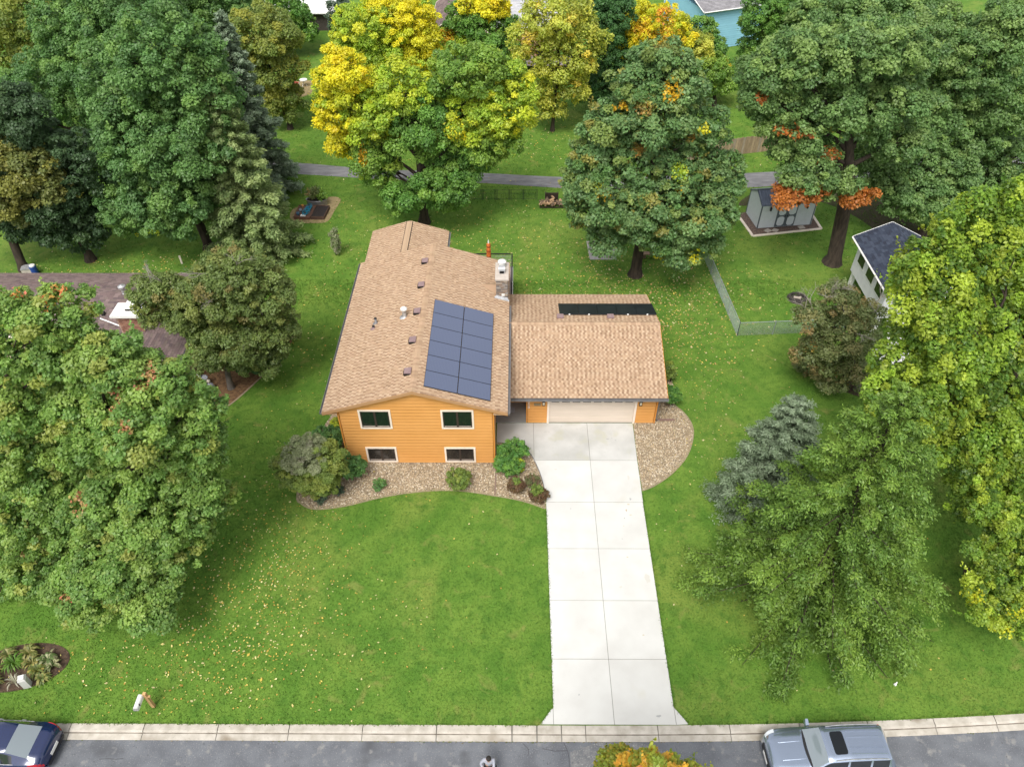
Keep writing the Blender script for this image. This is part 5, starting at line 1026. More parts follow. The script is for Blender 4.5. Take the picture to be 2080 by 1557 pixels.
def gable_house_roof(x0, x1, y0, y1, ze, zr, along):
    """planes of a plain gable roof; along = ridge direction"""
    if along == 'x':
        ym = (y0+y1)/2; d = (ym-y0); l = math.hypot(d, zr-ze); return [((x0, y0, ze), (1, 0, 0), (0, d/l, (zr-ze)/l), x1-x0, l), ((x0, y1, ze), (1, 0, 0), (0, -d/l, (zr-ze)/l), x1-x0, l)]
    xm = (x0+x1)/2; d = xm-x0; l = math.hypot(d, zr-ze)
    return [((x0, y0, ze), (0, 1, 0), (d/l, 0, (zr-ze)/l), y1-y0, l), ((x1, y0, ze), (0, 1, 0), (-d/l, 0, (zr-ze)/l), y1-y0, l)]
def roof_parts(parent, planes_, tones_, wd, exp_, seed, under, trim_m, local=False):
    m = MB()
    for P in planes_: roof_slab(m, *P, th=.14)
    rf = link('roof', m.mesh('roof', under), parent, local=local)
    link('shingles', shingle_field(planes_, tones_, wd, exp_, seed).mesh('shingles', M['shingle']), rf, local=local, kind='stuff')
    m = MB()
    for (O, u, s, Lu, Ls) in planes_:
        O, u, s = Vector(O), Vector(u), Vector(s)
        m.tube([O-Vector((0, 0, .06)), O+u*Lu-Vector((0, 0, .06))], .075, 4)
        for e in (0, Lu): m.tube([O+u*e-Vector((0, 0, .03)), O+u*e+s*Ls-Vector((0, 0, .03))], .06, 4)
    link('fascia', m.mesh('fascia', trim_m), rf, local=local)
    return rf
# ---- brown roofed neighbour house on the left
purple = [(.185, .135, .128), (.16, .115, .11), (.21, .155, .145), (.135, .10, .10), (.175, .135, .12)]
nh = thing('neighbour_house', 'low house with mauve brown roof and white capped brick chimney', 'house', (-28, 38, 0))
m = MB(); m.box(-35.5, -22.3, 36.0, 41.6, 0, 2.55); m.box(-25.6, -20.6, 31.0, 38, 0, 2.4); m.build('wall', mat('tan_wall', (.42, .33, .25), .8), nh)
roof_parts(nh, gable_house_roof(-36.2, -21.6, 35.4, 42.1, 2.6, 3.5, 'x'), purple, .32, .16, 5, mat('brown_underlay', (.12, .09, .085), .9), M['trim'])
roof_parts(nh, gable_house_roof(-26.0, -20.2, 30.4, 38.6, 2.45, 3.32, 'y'), purple, .32, .16, 6, bpy.data.materials['brown_underlay'], M['gutter'])
m = MB(); m.box(-24.1, -22.65, 35.16, 36.1, 2.6, 4.38); nc = m.build('chimney', M['mortar'], nh)
m = MB(); r_ = random.Random(3); z = 2.9
while z < 4.33:
    a = -24.1 + (.1 if int(z*13) % 2 else 0)
    while a < -22.7: c = r_.choice([(.30, .15, .10), (.26, .12, .085), (.36, .20, .14), (.22, .11, .08)]); m.box(a+.005, min(a+.2, -22.65), 35.14, 35.17, z, z+.062, c); a += .21
    z += .075
m.build('bricks', M['chstone'], nc, kind='stuff')
m = MB(); m.box(-24.3, -22.45, 34.95, 36.3, 4.38, 4.52); m.build('chimney_cap', M['white'], nc)
m = MB(); m.box(-23.55, -22.9, 35.5, 36.0, 4.52, 4.6); m.build('flue_opening', M['dark'], nc)
m = MB(); m.hexa([(-23.6, 35.4, 4.72), (-22.8, 35.4, 4.72), (-22.8, 36.2, 4.72), (-23.6, 36.2, 4.72)], [(-23.6, 35.4, 4.78), (-22.8, 35.4, 4.78), (-22.8, 36.2, 4.78), (-23.6, 36.2, 4.78)]); m.build('flue_lid', M['white'], nc)
m = MB(); m.lathe(-25.2, 38.7, [(.26, 3.3), (.13, 3.5), (.12, 3.85)], 12); m.lathe(-25.2, 38.7, [(.1, 3.85), (.24, 3.9), (.24, 4.02), (.05, 4.12), (.001, 4.12)], 14); m.build('roof_flue', M['galv'], nh)
m = MB(); m.box(-26.1, -25.9, 36.9, 37.1, 3.0, 3.25); m.build('vent_pipe', M['black'], nh)
m = MB(); m.tube([(-26.05, 36.6, 3.06), (-24.15, 35.5, 3.28)], .05, 4); m.build('valley_flashing', M['white'], nh)

# ---- grey garden shed on its gravel pad
sh_a = R(7.65); F0 = (19.18, 51.92)
def sw(x, y): return (F0[0]+x*math.cos(sh_a)-y*math.sin(sh_a), F0[1]+x*math.sin(sh_a)+y*math.cos(sh_a))
padP = [(18.06, 54.3), (18.62, 50.84), (24.32, 51.92), (24.1, 55.6)]
sheet('shed_pad', padP, .012, mat('pebble_bed', (.17, .115, .09), .95, (.10, .07, .06), 6, bump=1, bscale=25, fine=[((.36, .28, .22), 16, .58, .7)]))
edge_strip('shed_kerb', [padP[0], padP[1], padP[2], padP[3]], .10, .07, M['trim'])
shed = thing('garden_shed', 'blue grey garden shed with slate roof and double doors', 'shed', (*F0, 0), sh_a)
shw = mat('shed_wall', (.58, .62, .65), .8, (.54, .58, .605), 4); shd = mat('shed_trim', (.105, .125, .14), .7); shr = mat('shed_roof', (.14, .165, .225), .5, (.075, .088, .12), 3, stretch=(8, .5, .5))
W_, D_ = 4.45, 2.45
m = MB(); m.box(0, W_, 0, D_, .05, 2.2)
for x, f in ((0, 1), (W_, -1)): m.poly([(x, D_, 2.2), (x, 0, 2.2), (x, 1.2, 2.84)][::f])
link('wall', m.mesh('wall', shw), shed, local=True)
for k in range(19): m = MB(); m.box(.06+k*.235, .06+k*.235+.215, -.014, .0, .08, 2.14); link('wall_board', m.mesh('wall_board', shw), shed, local=True)
m = MB()
for P in (((-.1, -.14, 2.15), (1, 0, 0), (0, .893, .45), W_+.2, 1.50), ((-.1, D_+.12, 2.15), (1, 0, 0), (0, -.893, .45), W_+.2, 1.50)): roof_slab(m, *P, th=.09)
rf = link('roof', m.mesh('roof', shr), shed, local=True)
for k in range(20):
    x = -.08+k*.24; m = MB(); m.hexa([(x, -.15, 2.13), (x+.03, -.15, 2.13), (x+.03, 1.2, 2.81), (x, 1.2, 2.81)], [(x, -.15, 2.165), (x+.03, -.15, 2.165), (x+.03, 1.2, 2.845), (x, 1.2, 2.845)]); link('roof_rib', m.mesh('roof_rib', shr), rf, local=True)
m = MB(); m.tube([(-.11, 1.2, 2.83), (W_+.11, 1.2, 2.83)], .05, 5); link('ridge_cap', m.mesh('ridge_cap', shd), rf, local=True)
m = MB()
for x in (-.02, W_-.06): m.box(x, x+.08, -.03, .05, .05, 2.2)
m.box(-.02, W_+.02, -.032, -.015, 2.1, 2.2)
for y in (D_-.05,): m.box(-.03, .05, y, y+.08, .05, 2.2)
link('corner_trim', m.mesh('corner_trim', shd), shed, local=True)
for dx in (1.38, 2.2):
    m = MB(); m.box(dx, dx+.8, -.05, -.015, .10, 2.06); dr = link('door', m.mesh('door', shd), shed, local=True)
    for z0, z1 in ((.2, 1.0), (1.14, 1.95)):
        m = MB(); a, b = dx+.13, dx+.7; c = .14; m.hexa([(x, -.062, z) for x, z in ((a, z0+c), (a+c, z0), (b-c, z0), (b, z0+c), (b, z1-c), (b-c, z1), (a+c, z1), (a, z1-c))], [(x, -.048, z) for x, z in ((a, z0+c), (a+c, z0), (b-c, z0), (b, z0+c), (b, z1-c), (b-c, z1), (a+c, z1), (a, z1-c))]); link('door_panel', m.mesh('door_panel', shw), dr, local=True)
    m = MB(); m.box(dx+(.70 if dx < 2 else .04), dx+(.76 if dx < 2 else .10), -.09, -.05, 1.0, 1.12); link('handle', m.mesh('handle', M['black']), dr, local=True)
for x in (.72, 3.72):
    m = MB(); m.lathe(x, -.12, [(.02, 2.0), (.1, 1.86), (.09, 1.84), (.07, 1.64), (.02, 1.6)], 8); m.box(x-.03, x+.03, -.13, -.01, 1.92, 1.97); link('wall_lantern', m.mesh('wall_lantern', M['black']), shed, local=True)
for i, (x, y, a) in enumerate(((.75, -.42, .5), (1.35, -.45, .75), (3.6, -.3, .1))):
    q = sw(x, y); m = MB(); m.obox((0, 0, .03), .24, .2, .03)
    o = link('paver_stone', m.mesh('paver_stone', M['cap']), None, loc=(q[0], q[1], .012), rz=sh_a+a); tag(o, ['flat grey paver under the shed lantern beside the corner', 'tilted square paver before the closed shed doors', 'pale paver below the far shed lantern'][i], 'paver', 'loose pavers on the shed pad')

# ---- white stilt house with navy roof
ph_ = thing('stilt_house', 'white stilt house with navy shingle roof behind the lime maple', 'playhouse', (25.3, 41, 0))
ww = mat('white_boards', (.70, .70, .70), .7, (.62, .62, .63), 2)
m = MB(); m.box(23.4, 27.2, 38.2, 43.6, 1.9, 4.3); m.poly([(23.4, 43.6, 4.3), (25.3, 43.6, 5.25), (27.2, 43.6, 4.3)]); m.poly([(23.4, 38.2, 4.3), (27.2, 38.2, 4.3), (25.3, 38.2, 5.25)]); m.build('wall', ww, ph_)
for k in range(10): z = 1.92+k*.235; m = MB(); m.hexa([(23.37, 38.22, z), (23.4, 38.22, z), (23.4, 43.58, z), (23.37, 43.58, z)], [(23.392, 38.22, z+.23), (23.4, 38.22, z+.23), (23.4, 43.58, z+.23), (23.392, 43.58, z+.23)]); m.build('wall_board', ww, ph_)
navy = [(.045, .055, .082), (.038, .047, .070), (.055, .066, .095), (.034, .040, .060)]
roof_parts(ph_, gable_house_roof(23.0, 27.6, 37.8, 44.1, 4.3, 5.42, 'y'), navy, .3, .17, 8, M['panel_frame'], M['white'])
for y0, y1 in ((42.0, 42.95), (40.3, 41.35), (38.7, 39.7)):
    m = MB(); m.box(23.33, 23.4, y0-.09, y1+.09, 2.95, 4.18); wn = m.build('window', M['white'], ph_)
    m = MB(); m.box(23.31, 23.345, y0, y1, 3.05, 3.72); m.build('pane', M['glass'], wn); m = MB(); m.box(23.31, 23.345, y0, y1, 3.79, 4.1); m.build('pane', M['glass'], wn)
for x, y in ((23.62, 43.35), (27.0, 43.4), (23.62, 38.5), (27.0, 38.5)): m = MB(); m.box(x-.13, x+.13, y-.13, y+.13, 0, 2.15); m.build('stilt', M['white'], ph_)
for k in range(9): z = .25+k*.235; y = 37.6-.0+(k-9)*.24; m = MB(); m.box(23.7, 24.8, y, y+.26, z-.05, z); m.build('step', M['white'], ph_)
m = MB(); m.box(22.7, 25.2, 34.6, 36.6, .5, .62); m.build('landing', M['white'], ph_)
m = MB(); m.tube([(22.75, 34.65, .6), (22.75, 34.65, 1.6), (22.75, 36.5, 1.6), (22.75, 36.5, .6)], .04, 5); m.build('landing_rail', M['white'], ph_)

# ---- houses beyond the trees
th = thing('tan_house', 'tan house with a mauve gable roof behind the yellow trees', 'house', (-3, 92, 0))
tw = mat('tan_siding', (.46, .29, .155), .8, (.42, .26, .14), 2)
m = MB(); m.box(-9.3, -3.7, 88.5, 98, 0, 3.0); m.poly([(-9.3, 88.5, 3), (-3.7, 88.5, 3), (-6.5, 88.5, 4.9)]); m.box(-3.7, 4.5, 90.5, 98, 0, 2.8); m.box(.6, 3.0, 86.4, 90.5, 0, 2.5); m.build('wall', tw, th)
roof_parts(th, gable_house_roof(-9.9, -3.1, 87.9, 99, 2.9, 5.1, 'y'), purple, .5, .25, 9, M['underlay'], M['trim'])
roof_parts(th, gable_house_roof(-3.4, 5.0, 89.9, 104, 2.9, 5.0, 'x'), [(.42, .42, .44), (.38, .38, .40), (.46, .46, .47)], .5, .25, 10, M['gutter'], M['white'])
for x0 in (-8.7, -5.6): 
    m = MB(); m.box(x0, x0+1.2, 88.42, 88.5, 1.0, 2.4); wn = m.build('window', M['frame'], th); m = MB(); m.box(x0+.1, x0+1.1, 88.40, 88.43, 1.1, 2.3); m.build('pane', M['glass'], wn)
m = MB(); m.box(2.2, 2.9, 86.34, 86.4, .9, 2.0); wn = m.build('window', M['frame'], th); m = MB(); m.box(2.28, 2.82, 86.32, 86.35, 1.0, 1.9); m.build('pane', M['glass'], wn)
m = MB(); m.box(.4, 6, 83.6, 86.2, .9, 1.0); m.tube([(.4, 83.6, 1.9), (6, 83.6, 1.9)], .06, 4)
for x in (.4, 1.8, 3.2, 4.6, 6): m.tube([(x, 83.6, 0), (x, 83.6, 1.9)], .05, 4)
m.build('porch_rail', M['deckgrey'], th)

bh = thing('blue_house', 'sky blue sided house with white fascia behind the green trees', 'house', (21.3, 90.4, 0), R(21))
bw = mat('blue_siding', (.27, .53, .67), .6, (.25, .50, .64), 1.0, randobj=.03)
m = MB(); m.box(0, 8, .03, 9, 0, 4.5); link('wall', m.mesh('wall', bw), bh, local=True)
for k in range(18): z = .05+k*.25; m = MB(); m.hexa([(.0, -.04, z), (8, -.04, z), (8, .03, z), (0, .03, z)], [(.0, -.005, z+.245), (8, -.005, z+.245), (8, .03, z+.245), (0, .03, z+.245)]); link('siding_board', m.mesh('siding_board', bw), bh, local=True)
roof_parts(bh, [((-.4, -.4, 4.45), (1, 0, 0), (0, .95, .31), 9, 5.1), ((-.4, 9.4, 4.45), (1, 0, 0), (0, -.95, .31), 9, 5.1)], [(.25, .24, .25), (.22, .21, .22), (.28, .27, .28)], .5, .25, 12, M['gutter'], M['white'], local=True)
m = MB(); m.box(1.6, 3.0, 2.0, 2.9, 5.1, 5.45); link('skylight', m.mesh('skylight', M['white']), bh, local=True)

gz = thing('white_roofed_shed', 'white roofed shed with dark wall on the top edge', 'shed', (-27, 99, 0))
m = MB(); m.box(-31, -22.5, 97.6, 104, 0, 2.2); m.build('wall', mat('dark_boards', (.055, .045, .04), .9, (.08, .065, .055), 6), gz)
m = MB(); roof_slab(m, (-31.6, 97.0, 2.2), (1, 0, 0), (0, .96, .28), 5.2, 4); roof_slab(m, (-26.3, 97.0, 2.2), (1, 0, 0), (0, .96, .28), 4.4, 4); m.build('roof', M['white'], gz)
m = MB(); m.tube([(-26.35, 97.0, 2.25), (-27.3, 101, 3.4)], .1, 4); m.build('roof_seam', M['dark'], gz)

# ================================================================== FENCES
cl = thing('chain_link_fence', 'grey chain link fence with a corner post on the lawn', 'fence', (14.79, 38.64, 0))
gal = mat('fence_wire', (.30, .34, .33), .5, metal=.3); gm = MB()
legs = [[(14.21, 48.09), (14.79, 38.64)], [(14.79, 38.64), (22.0, 39.1)]]
HC = 1.12
for (a, b) in legs:
    a, b = Vector((*a, 0)), Vector((*b, 0)); L = (b-a).length; d = (b-a)/L; n = max(2, round(L/2.4))
    for k in range(n+1): p = a+d*(L*k/n); m = MB(); m.tube([p, p+Vector((0, 0, HC+.06))], .032, 6); m.build('fence_post', gal, cl)
    m = MB(); m.tube([a+Vector((0, 0, HC)), b+Vector((0, 0, HC))], .024, 5); m.build('top_rail', gal, cl)
    st = .085; k = 0; nn = Vector((-d.y, d.x, 0))
    while k*st < L+HC:
        for s_ in (1, -1):
            x0 = k*st - (HC if s_ > 0 else 0); x1 = x0+s_*HC if s_ > 0 else x0-HC
            q0, q1 = (x0, 0.0), (x1, HC)
            def clip(q0, q1):
                (xa, za), (xb, zb) = q0, q1
                if xa > xb: (xa, za), (xb, zb) = (xb, zb), (xa, za)
                if xb < 0 or xa > L: return None
                if xa < 0: za += (zb-za)*(-xa)/(xb-xa); xa = 0
                if xb > L: zb = za+(zb-za)*(L-xa)/(xb-xa); xb = L
                return (xa, za), (xb, zb)
            c = clip(q0, q1)
            if c:
                p, q = a+d*c[0][0]+Vector((0, 0, c[0][1]+.02)), a+d*c[1][0]+Vector((0, 0, c[1][1]+.02))
                gm.tube([p+nn*.006*s_, q+nn*.006*s_], .0042, 3, cap=False)
        k += 1
gm.build('wire_mesh', gal, cl, kind='stuff')

wf = thing('wooden_fence', 'weathered brown board fence beside the oak', 'fence', (20, 64.6, 0))
fb = [mat('fence_board_%s' % nme, c, .9, tuple(x*.75 for x in c), 6, stretch=(1, 1, .3)) for nme, c in (('tan', (.42, .31, .20)), ('brown', (.33, .24, .155)), ('grey', (.36, .29, .22)))]
a, b = Vector((15.5, 63.5, 0)), Vector((27.5, 66.3, 0)); L = (b-a).length; d = (b-a)/L
ang = math.atan2(d.y, d.x)
for k in range(int(L/.23)):
    p = a+d*(k*.23+.1); m = MB(); h = 1.62+rnd.uniform(-.04, .04); m.obox((0, 0, h/2), .105, .012, h/2, ang); me = m.mesh('fence_board', rnd.choice(fb)); link('fence_board', me, wf, loc=tuple(p))
for z in (.4, 1.3): m = MB(); m.hexa([tuple(a+Vector((0, .02, z))), tuple(b+Vector((0, .02, z))), tuple(b+Vector((0, .06, z))), tuple(a+Vector((0, .06, z)))], [tuple(a+Vector((0, .02, z+.09))), tuple(b+Vector((0, .02, z+.09))), tuple(b+Vector((0, .06, z+.09))), tuple(a+Vector((0, .06, z+.09)))]); m.build('fence_rail', fb[1], wf)

gf = thing('garden_fence', 'low dark green wire panel fence by the woodpile', 'fence', (-1, 56.4, 0))
gfm = mat('fence_green', (.035, .05, .04), .6)
def fence_panel(x0, x1, y):
    m = MB()
    for x in (x0, x0+.1, x1-.1, x1): m.tube([(x, y, 0), (x, y, .98)], .014, 4)
    for z in (.92, .62, .12): m.tube([(x0, y, z), (x1, y, z)], .011, 4)
    n = 7
    for k in range(1, n): x = x0+.1+(x1-x0-.2)*k/n; m.tube([(x, y, .1), (x, y, .62)], .006, 3)
    m.build('fence_panel', gfm, gf)
x = -5.2
while x < 1.7: fence_panel(x, x+1.12, 56.45); x += 1.16
x = 4.05
while x < 9: fence_panel(x, x+1.12, 56.3); x += 1.16

# ================================================================== BACKYARD THINGS
wp = thing('firewood_stack', 'split firewood heaped against a dark slatted rack', 'woodpile', (2.9, 55.4, 0))
m = MB(); m.box(2.35, 3.45, 55.75, 55.8, .1, 1.05); m.box(2.35, 2.41, 55.6, 55.95, 0, 1.08); m.box(3.39, 3.45, 55.6, 55.95, 0, 1.08); m.build('rack', M['frame'], wp)
for k in range(7): m = MB(); m.box(2.43+k*.14, 2.43+k*.14+.09, 55.7, 55.74, .1, 1.02); m.build('rack_slat', M['frame'], wp)
m = MB(); m.box(1.9, 3.9, 55.05, 55.1, .05, .15); m.box(1.9, 3.9, 55.6, 55.65, .05, .15); m.build('base_rail', M['frame'], wp)
lend = mat('split_wood', (.46, .31, .18), .9, (.34, .21, .12), 8, randobj=.2); lbark = mat('log_bark', (.10, .07, .05), .95, (.20, .14, .09), 9, randobj=.25)
for k in range(46):
    x = rnd.uniform(1.95, 3.85); lay = rnd.random(); z = .15+lay*.55*(1-abs(x-2.9)/1.3); y = rnd.uniform(55.05, 55.6); rad = rnd.uniform(.06, .1)
    tilt = rnd.uniform(-.5, .5); m = MB(); m.tube([(0, -.2, -.02), (tilt*.2, .2, .06)], rad, 5); o = m.mesh('log', lend if k % 2 else lbark); link('log', o, wp, loc=(x, y, z+rad), rz=rnd.uniform(-1.2, 1.2))
# raised beds, tank planter
bk = mat('bed_board', (.13, .075, .055), .9, (.09, .055, .04), 6); bkr = mat('rusty_board', (.20, .095, .06), .9, (.14, .07, .05), 6)
def raised_bed(label, P, soil, board, h):
    t = thing('raised_bed', label, 'planter', (P[0][0], P[0][1], 0), 0, 'raised garden beds')
    o = sheet('soil', shrink(P, .03), h-.05, soil, t, None)
    for k in range(4): edge = [P[k], P[(k+1) % 4]]; a, b = Vector(edge[0]), Vector(edge[1]); d = (b-a).normalized(); n_ = Vector((-d.y, d.x))*.04; m = MB(); m.prism([tuple(a), tuple(b), tuple(b+n_), tuple(a+n_)], 0, h); m.build('side_board', board, t)
    return t
raised_bed('raised bed filled with black soil', [(-16.78, 53.3), (-15.66, 53.27), (-15.52, 55.04), (-16.64, 55.12)], M['soil'], bk, .3)
raised_bed('raised bed cluttered with blue hose and pots', [(-18.16, 53.35), (-16.84, 53.25), (-16.70, 55.18), (-18.12, 55.21)], mat('clay_soil', (.15, .085, .065), .95, (.10, .06, .045), 6, bump=.7), bkr, .25)
tk = thing('stock_tank', 'oval metal tank planter with bushy green plants', 'planter', (-16.7, 55.65, 0))
m = MB(); m.lathe(-16.7, 55.7, [(.80, 0), (.84, .02), (.86, .50), (.89, .52), (.86, .54), (.82, .46)], 28, 1, .52); m.build('tank', M['galv'], tk, smooth=True)
m = MB(); m.lathe(-16.7, 55.7, [(.82, .46), (.001, .46)], 28, 1, .52); m.build('soil', M['soil'], tk)
link('plants', crown_mesh([(-16.9, 55.75, 1.0, .55, .42, 'crab2'), (-16.35, 55.75, .95, .5, .4, 'lgreen'), (-16.65, 55.7, 1.2, .35, .3, 'crab2')], .13, 1.2, 77, 1, True), tk)
ho = mat('teal_plastic', (.015, .25, .36), .45, (.01, .16, .26), 9)
m = MB(); pts = []
for k in range(150): t = k*.42; rr_ = .12+.28*abs(math.sin(k*.13)); pts.append((-17.22+.25*math.sin(k*.05)*.4+rr_*.6*math.cos(t), 54.25+.55*math.sin(k*.043)+rr_*math.sin(t), .29+.1*abs(math.sin(k*.3))))
m.tube(pts, .022, 5); tag(m.build('garden_hose', ho), 'tangled teal hose on the cluttered raised bed', 'hose')
potm = mat('grey_pot', (.22, .25, .28), .6); 
for i, (x, y, r0, h, mm_, lab) in enumerate(((-17.85, 53.7, .15, .22, mat('blue_grey_pot', (.06, .13, .19), .5), 'dark blue pot at the near corner of the cluttered bed'), (-17.75, 54.25, .13, .2, potm, 'grey pot in the middle of the cluttered bed'), (-17.5, 53.85, .1, .18, M['black'], 'small black pot between the blue pot and white tray'), (-17.75, 55.0, .11, .16, mat('terracotta', (.46, .2, .05), .8), 'orange clay pot at the far end of the cluttered bed'))):
    m = MB(); m.lathe(0, 0, [(.001, 0), (r0*.7, 0), (r0, h), (r0*.86, h), (r0*.8, h*.75), (.001, h*.75)], 12); o = link('plant_pot', m.mesh('plant_pot', mm_, True), None, loc=(x, y, .2)); tag(o, lab, 'pot', 'pots on the cluttered bed')
m = MB(); m.obox((0, 0, .04), .2, .11, .04); m.obox((0, 0, .085), .17, .08, .006); o = link('seed_tray', m.mesh('seed_tray', M['white']), None, loc=(-17.4, 53.48, .24)); tag(o, 'white rectangular tray on the edge of the cluttered bed', 'tray')
# fire ring
fr = thing('fire_ring', 'charred stone fire ring with pale ash in the fenced lawn', 'fire pit', (19.95, 42.75, 0))
stm = mat('fire_stone', (.06, .052, .045), .95, (.035, .03, .028), 7, bump=.6, randobj=.3)
for k in range(14):
    t = 2*math.pi*k/14; m = MB(); m.obox((0, 0, .07), .125, .09, .07); s_ = rnd.uniform(.85, 1.1); o = link('ring_stone', m.mesh('ring_stone', stm), fr, loc=(19.95+.56*math.cos(t), 42.75+.56*math.sin(t), 0), rz=t+math.pi/2); o.scale = (s_, s_, rnd.uniform(.8, 1.2))
m = MB(); m.lathe(19.95, 42.75, [(.75, .009), (.5, .012), (.3, .05), (.001, .09)], 16); m.build('ash_bed', mat('ash', (.035, .03, .027), .95, (.06, .05, .045), 9), fr)
m = MB(); m.obox((19.9, 42.72, .12), .24, .09, .03, -.35); m.obox((20.02, 42.68, .15), .16, .06, .03, .5); m.build('ash_block', M['mortar'], fr)
# log bench by the oak
bn = thing('log_bench', 'low brown log bench behind the pointed oak trunk', 'bench', (10.2, 47.8, 0))
m = MB(); m.box(9.5, 10.9, 47.7, 48.1, .34, .42); m.build('seat', mat('bench_seat', (.33, .22, .15), .8, (.24, .16, .11), 5), bn)
for x in (9.65, 10.7): m = MB(); m.cyl(x, 47.9, 0, .34, .17, n=10); m.build('leg', lbark, bn)
# red chair and white table on the far sand patch
rc = thing('lawn_chair', 'red striped lawn chair with white frame on the sand patch', 'chair', (-23.4, 78.6, 0), R(-20))
rd = mat('red_webbing', (.46, .065, .05), .8); 
m = MB()
for x in (-.32, .32): m.tube([(x, -.3, 0), (x, -.3, .62), (x, .28, .62), (x, .4, 1.05)], .03, 5); m.tube([(x, .3, 0), (x, -.1, .42)], .03, 5)
link('frame', m.mesh('frame', M['white']), rc, local=True)
for k in range(4): m = MB(); m.obox((0, -.24+k*.15, .42), .3, .06, .015); link('seat_strap', m.mesh('seat_strap', rd), rc, local=True)
for k in range(4): m = MB(); m.obox((0, .30+k*.04, .52+k*.15), .3, .015, .06); link('back_strap', m.mesh('back_strap', rd), rc, local=True)
tb = thing('side_table', 'small round white table behind the red chair', 'table', (-22.9, 80.4, 0))
m = MB(); m.cyl(-22.9, 80.4, .66, .72, .42, n=16); m.build('table_top', M['white'], tb)
for k in range(3): t = k*2.1; m = MB(); m.tube([(-22.9, 80.4, .66), (-22.9+.3*math.cos(t), 80.4+.3*math.sin(t), 0)], .03, 5); m.build('leg', M['white'], tb)
# canister and box by the leaning tree
cn = thing('canister', 'blue canister with a white lid beside the grey box', 'canister', (-35.7, 45.7, 0))
m = MB(); m.cyl(-35.7, 45.7, 0, .7, .24, n=14); m.build('body', mat('blue_plastic', (.02, .06, .26), .5), cn)
m = MB(); m.lathe(-35.7, 45.7, [(.2, .7), (.2, .78), (.001, .82)], 14); m.build('lid', M['white'], cn)
bx = thing('storage_box', 'pale grey box with sloped lid by the leaning trunk', 'box', (-36.3, 45.9, 0), .2)
m = MB(); m.obox((0, 0, .2), .38, .26, .2); link('body', m.mesh('body', M['cap']), bx, local=True); m = MB(); m.hexa([(-.4, -.28, .40), (.4, -.28, .40), (.4, .28, .44), (-.4, .28, .44)], [(-.4, -.28, .44), (.4, -.28, .44), (.4, .28, .52), (-.4, .28, .52)]); link('lid', m.mesh('lid', M['galv']), bx, local=True)
# garden ornaments under the crabapple
ornm = mat('weathered_stone', (.30, .31, .34), .9, (.2, .21, .24), 6, bump=.5)
o1 = thing('bird_bath', 'grey stone bird bath with a white ball under the crabapple', 'ornament', (-19.45, 33.75, 0))
m = MB(); m.lathe(-19.45, 33.75, [(.2, 0), (.1, .12), (.08, .5), (.26, .62), (.3, .66), (.25, .63), (.001, .58)], 14); m.build('basin', ornm, o1, smooth=True); m = MB(); m.lathe(-19.7, 33.85, [(.001, .62), (.11, .68), (.14, .77), (.11, .86), (.001, .9)], 12); m.build('ball', M['white'], o1, smooth=True)
o2 = thing('stone_figure', 'grey stone garden figure with a pale head on the mulch', 'ornament', (-18.95, 33.4, 0))
m = MB(); m.lathe(-18.95, 33.4, [(.22, 0), (.24, .2), (.18, .45), (.07, .58)], 12); m.build('body', ornm, o2, smooth=True); m = MB(); m.lathe(-18.98, 33.42, [(.06, .56), (.12, .66), (.10, .78), (.001, .84)], 12); m.build('head', M['cap'], o2, smooth=True)
m = MB(); m.box(-25.32, -25.2, 47.0, 47.08, 0, .7); tag(m.build('wooden_stake', M['trim']), 'pale wooden stake behind the mauve brown roof', 'stake')

# ================================================================== FRONT YARD AND STREET THINGS
mb_ = thing('mailbox', 'white mailbox on a tan wooden post by the curb', 'mailbox', (-15.62, 13.72, 0))
wd = mat('mailbox_wood', (.56, .355, .165), .8, (.48, .29, .13), 5)
m = MB(); m.box(-15.69, -15.56, 13.66, 13.78, 0, 1.28); m.build('post', wd, mb_)
m = MB(); m.hexa([(-15.86, 13.655, .92), (-15.74, 13.655, .92), (-15.74, 13.775, .92), (-15.86, 13.775, .92)], [(-15.8, 13.655, 1.02), (-15.69, 13.655, 1.02), (-15.69, 13.775, 1.02), (-15.8, 13.775, 1.02)]); m.box(-15.95, -15.45, 13.68, 13.76, .95, 1.03); m.build('cross_arm', wd, mb_)
m = MB(); m.box(-15.87, -15.70, 13.12, 13.78, 1.03, 1.05); m.build('bracket', wd, mb_)
m = MB(); n_ = 12; prof = [(.105, 0)]+[(.105*math.cos(math.pi*k/n_), .13+.105*math.sin(math.pi*k/n_)) for k in range(n_+1)]+[(-.105, 0)]
A = [(-15.785+p[0], 13.1, 1.05+p[1]) for p in prof]; B = [(-15.785+p[0], 13.68, 1.05+p[1]) for p in prof]; m.hexa(A[::-1], B[::-1]); m.build('box', M['white'], mb_)
m = MB(); m.hexa([(p[0]*1.0-15.785, 13.085, 1.05+p[1]) for p in prof][::-1], [(p[0]-15.785, 13.098, 1.05+p[1]) for p in prof][::-1]); m.build('door', M['galv'], mb_)
m = MB(); m.box(-15.675, -15.665, 13.25, 13.3, 1.12, 1.3); m.build('flag', M['black'], mb_)
ub = thing('utility_pedestal', 'pale grey utility box standing in the oval flower bed', 'utility box', (-21.5, 14.62, 0), .3)
m = MB(); m.hexa([(-.15, -.13, 0), (.15, -.13, 0), (.15, .13, 0), (-.15, .13, 0)], [(-.15, -.13, .62), (.15, -.13, .62), (.15, .13, .68), (-.15, .13, .68)]); link('body', m.mesh('body', M['concrete']), ub, local=True); m = MB(); m.hexa([(-.17, -.15, .63), (.17, -.15, .63), (.17, .15, .69), (-.17, .15, .69)], [(-.12, -.1, .76), (.12, -.1, .76), (.12, .1, .8), (-.12, .1, .8)]); link('cap', m.mesh('cap', M['concrete']), ub, local=True)
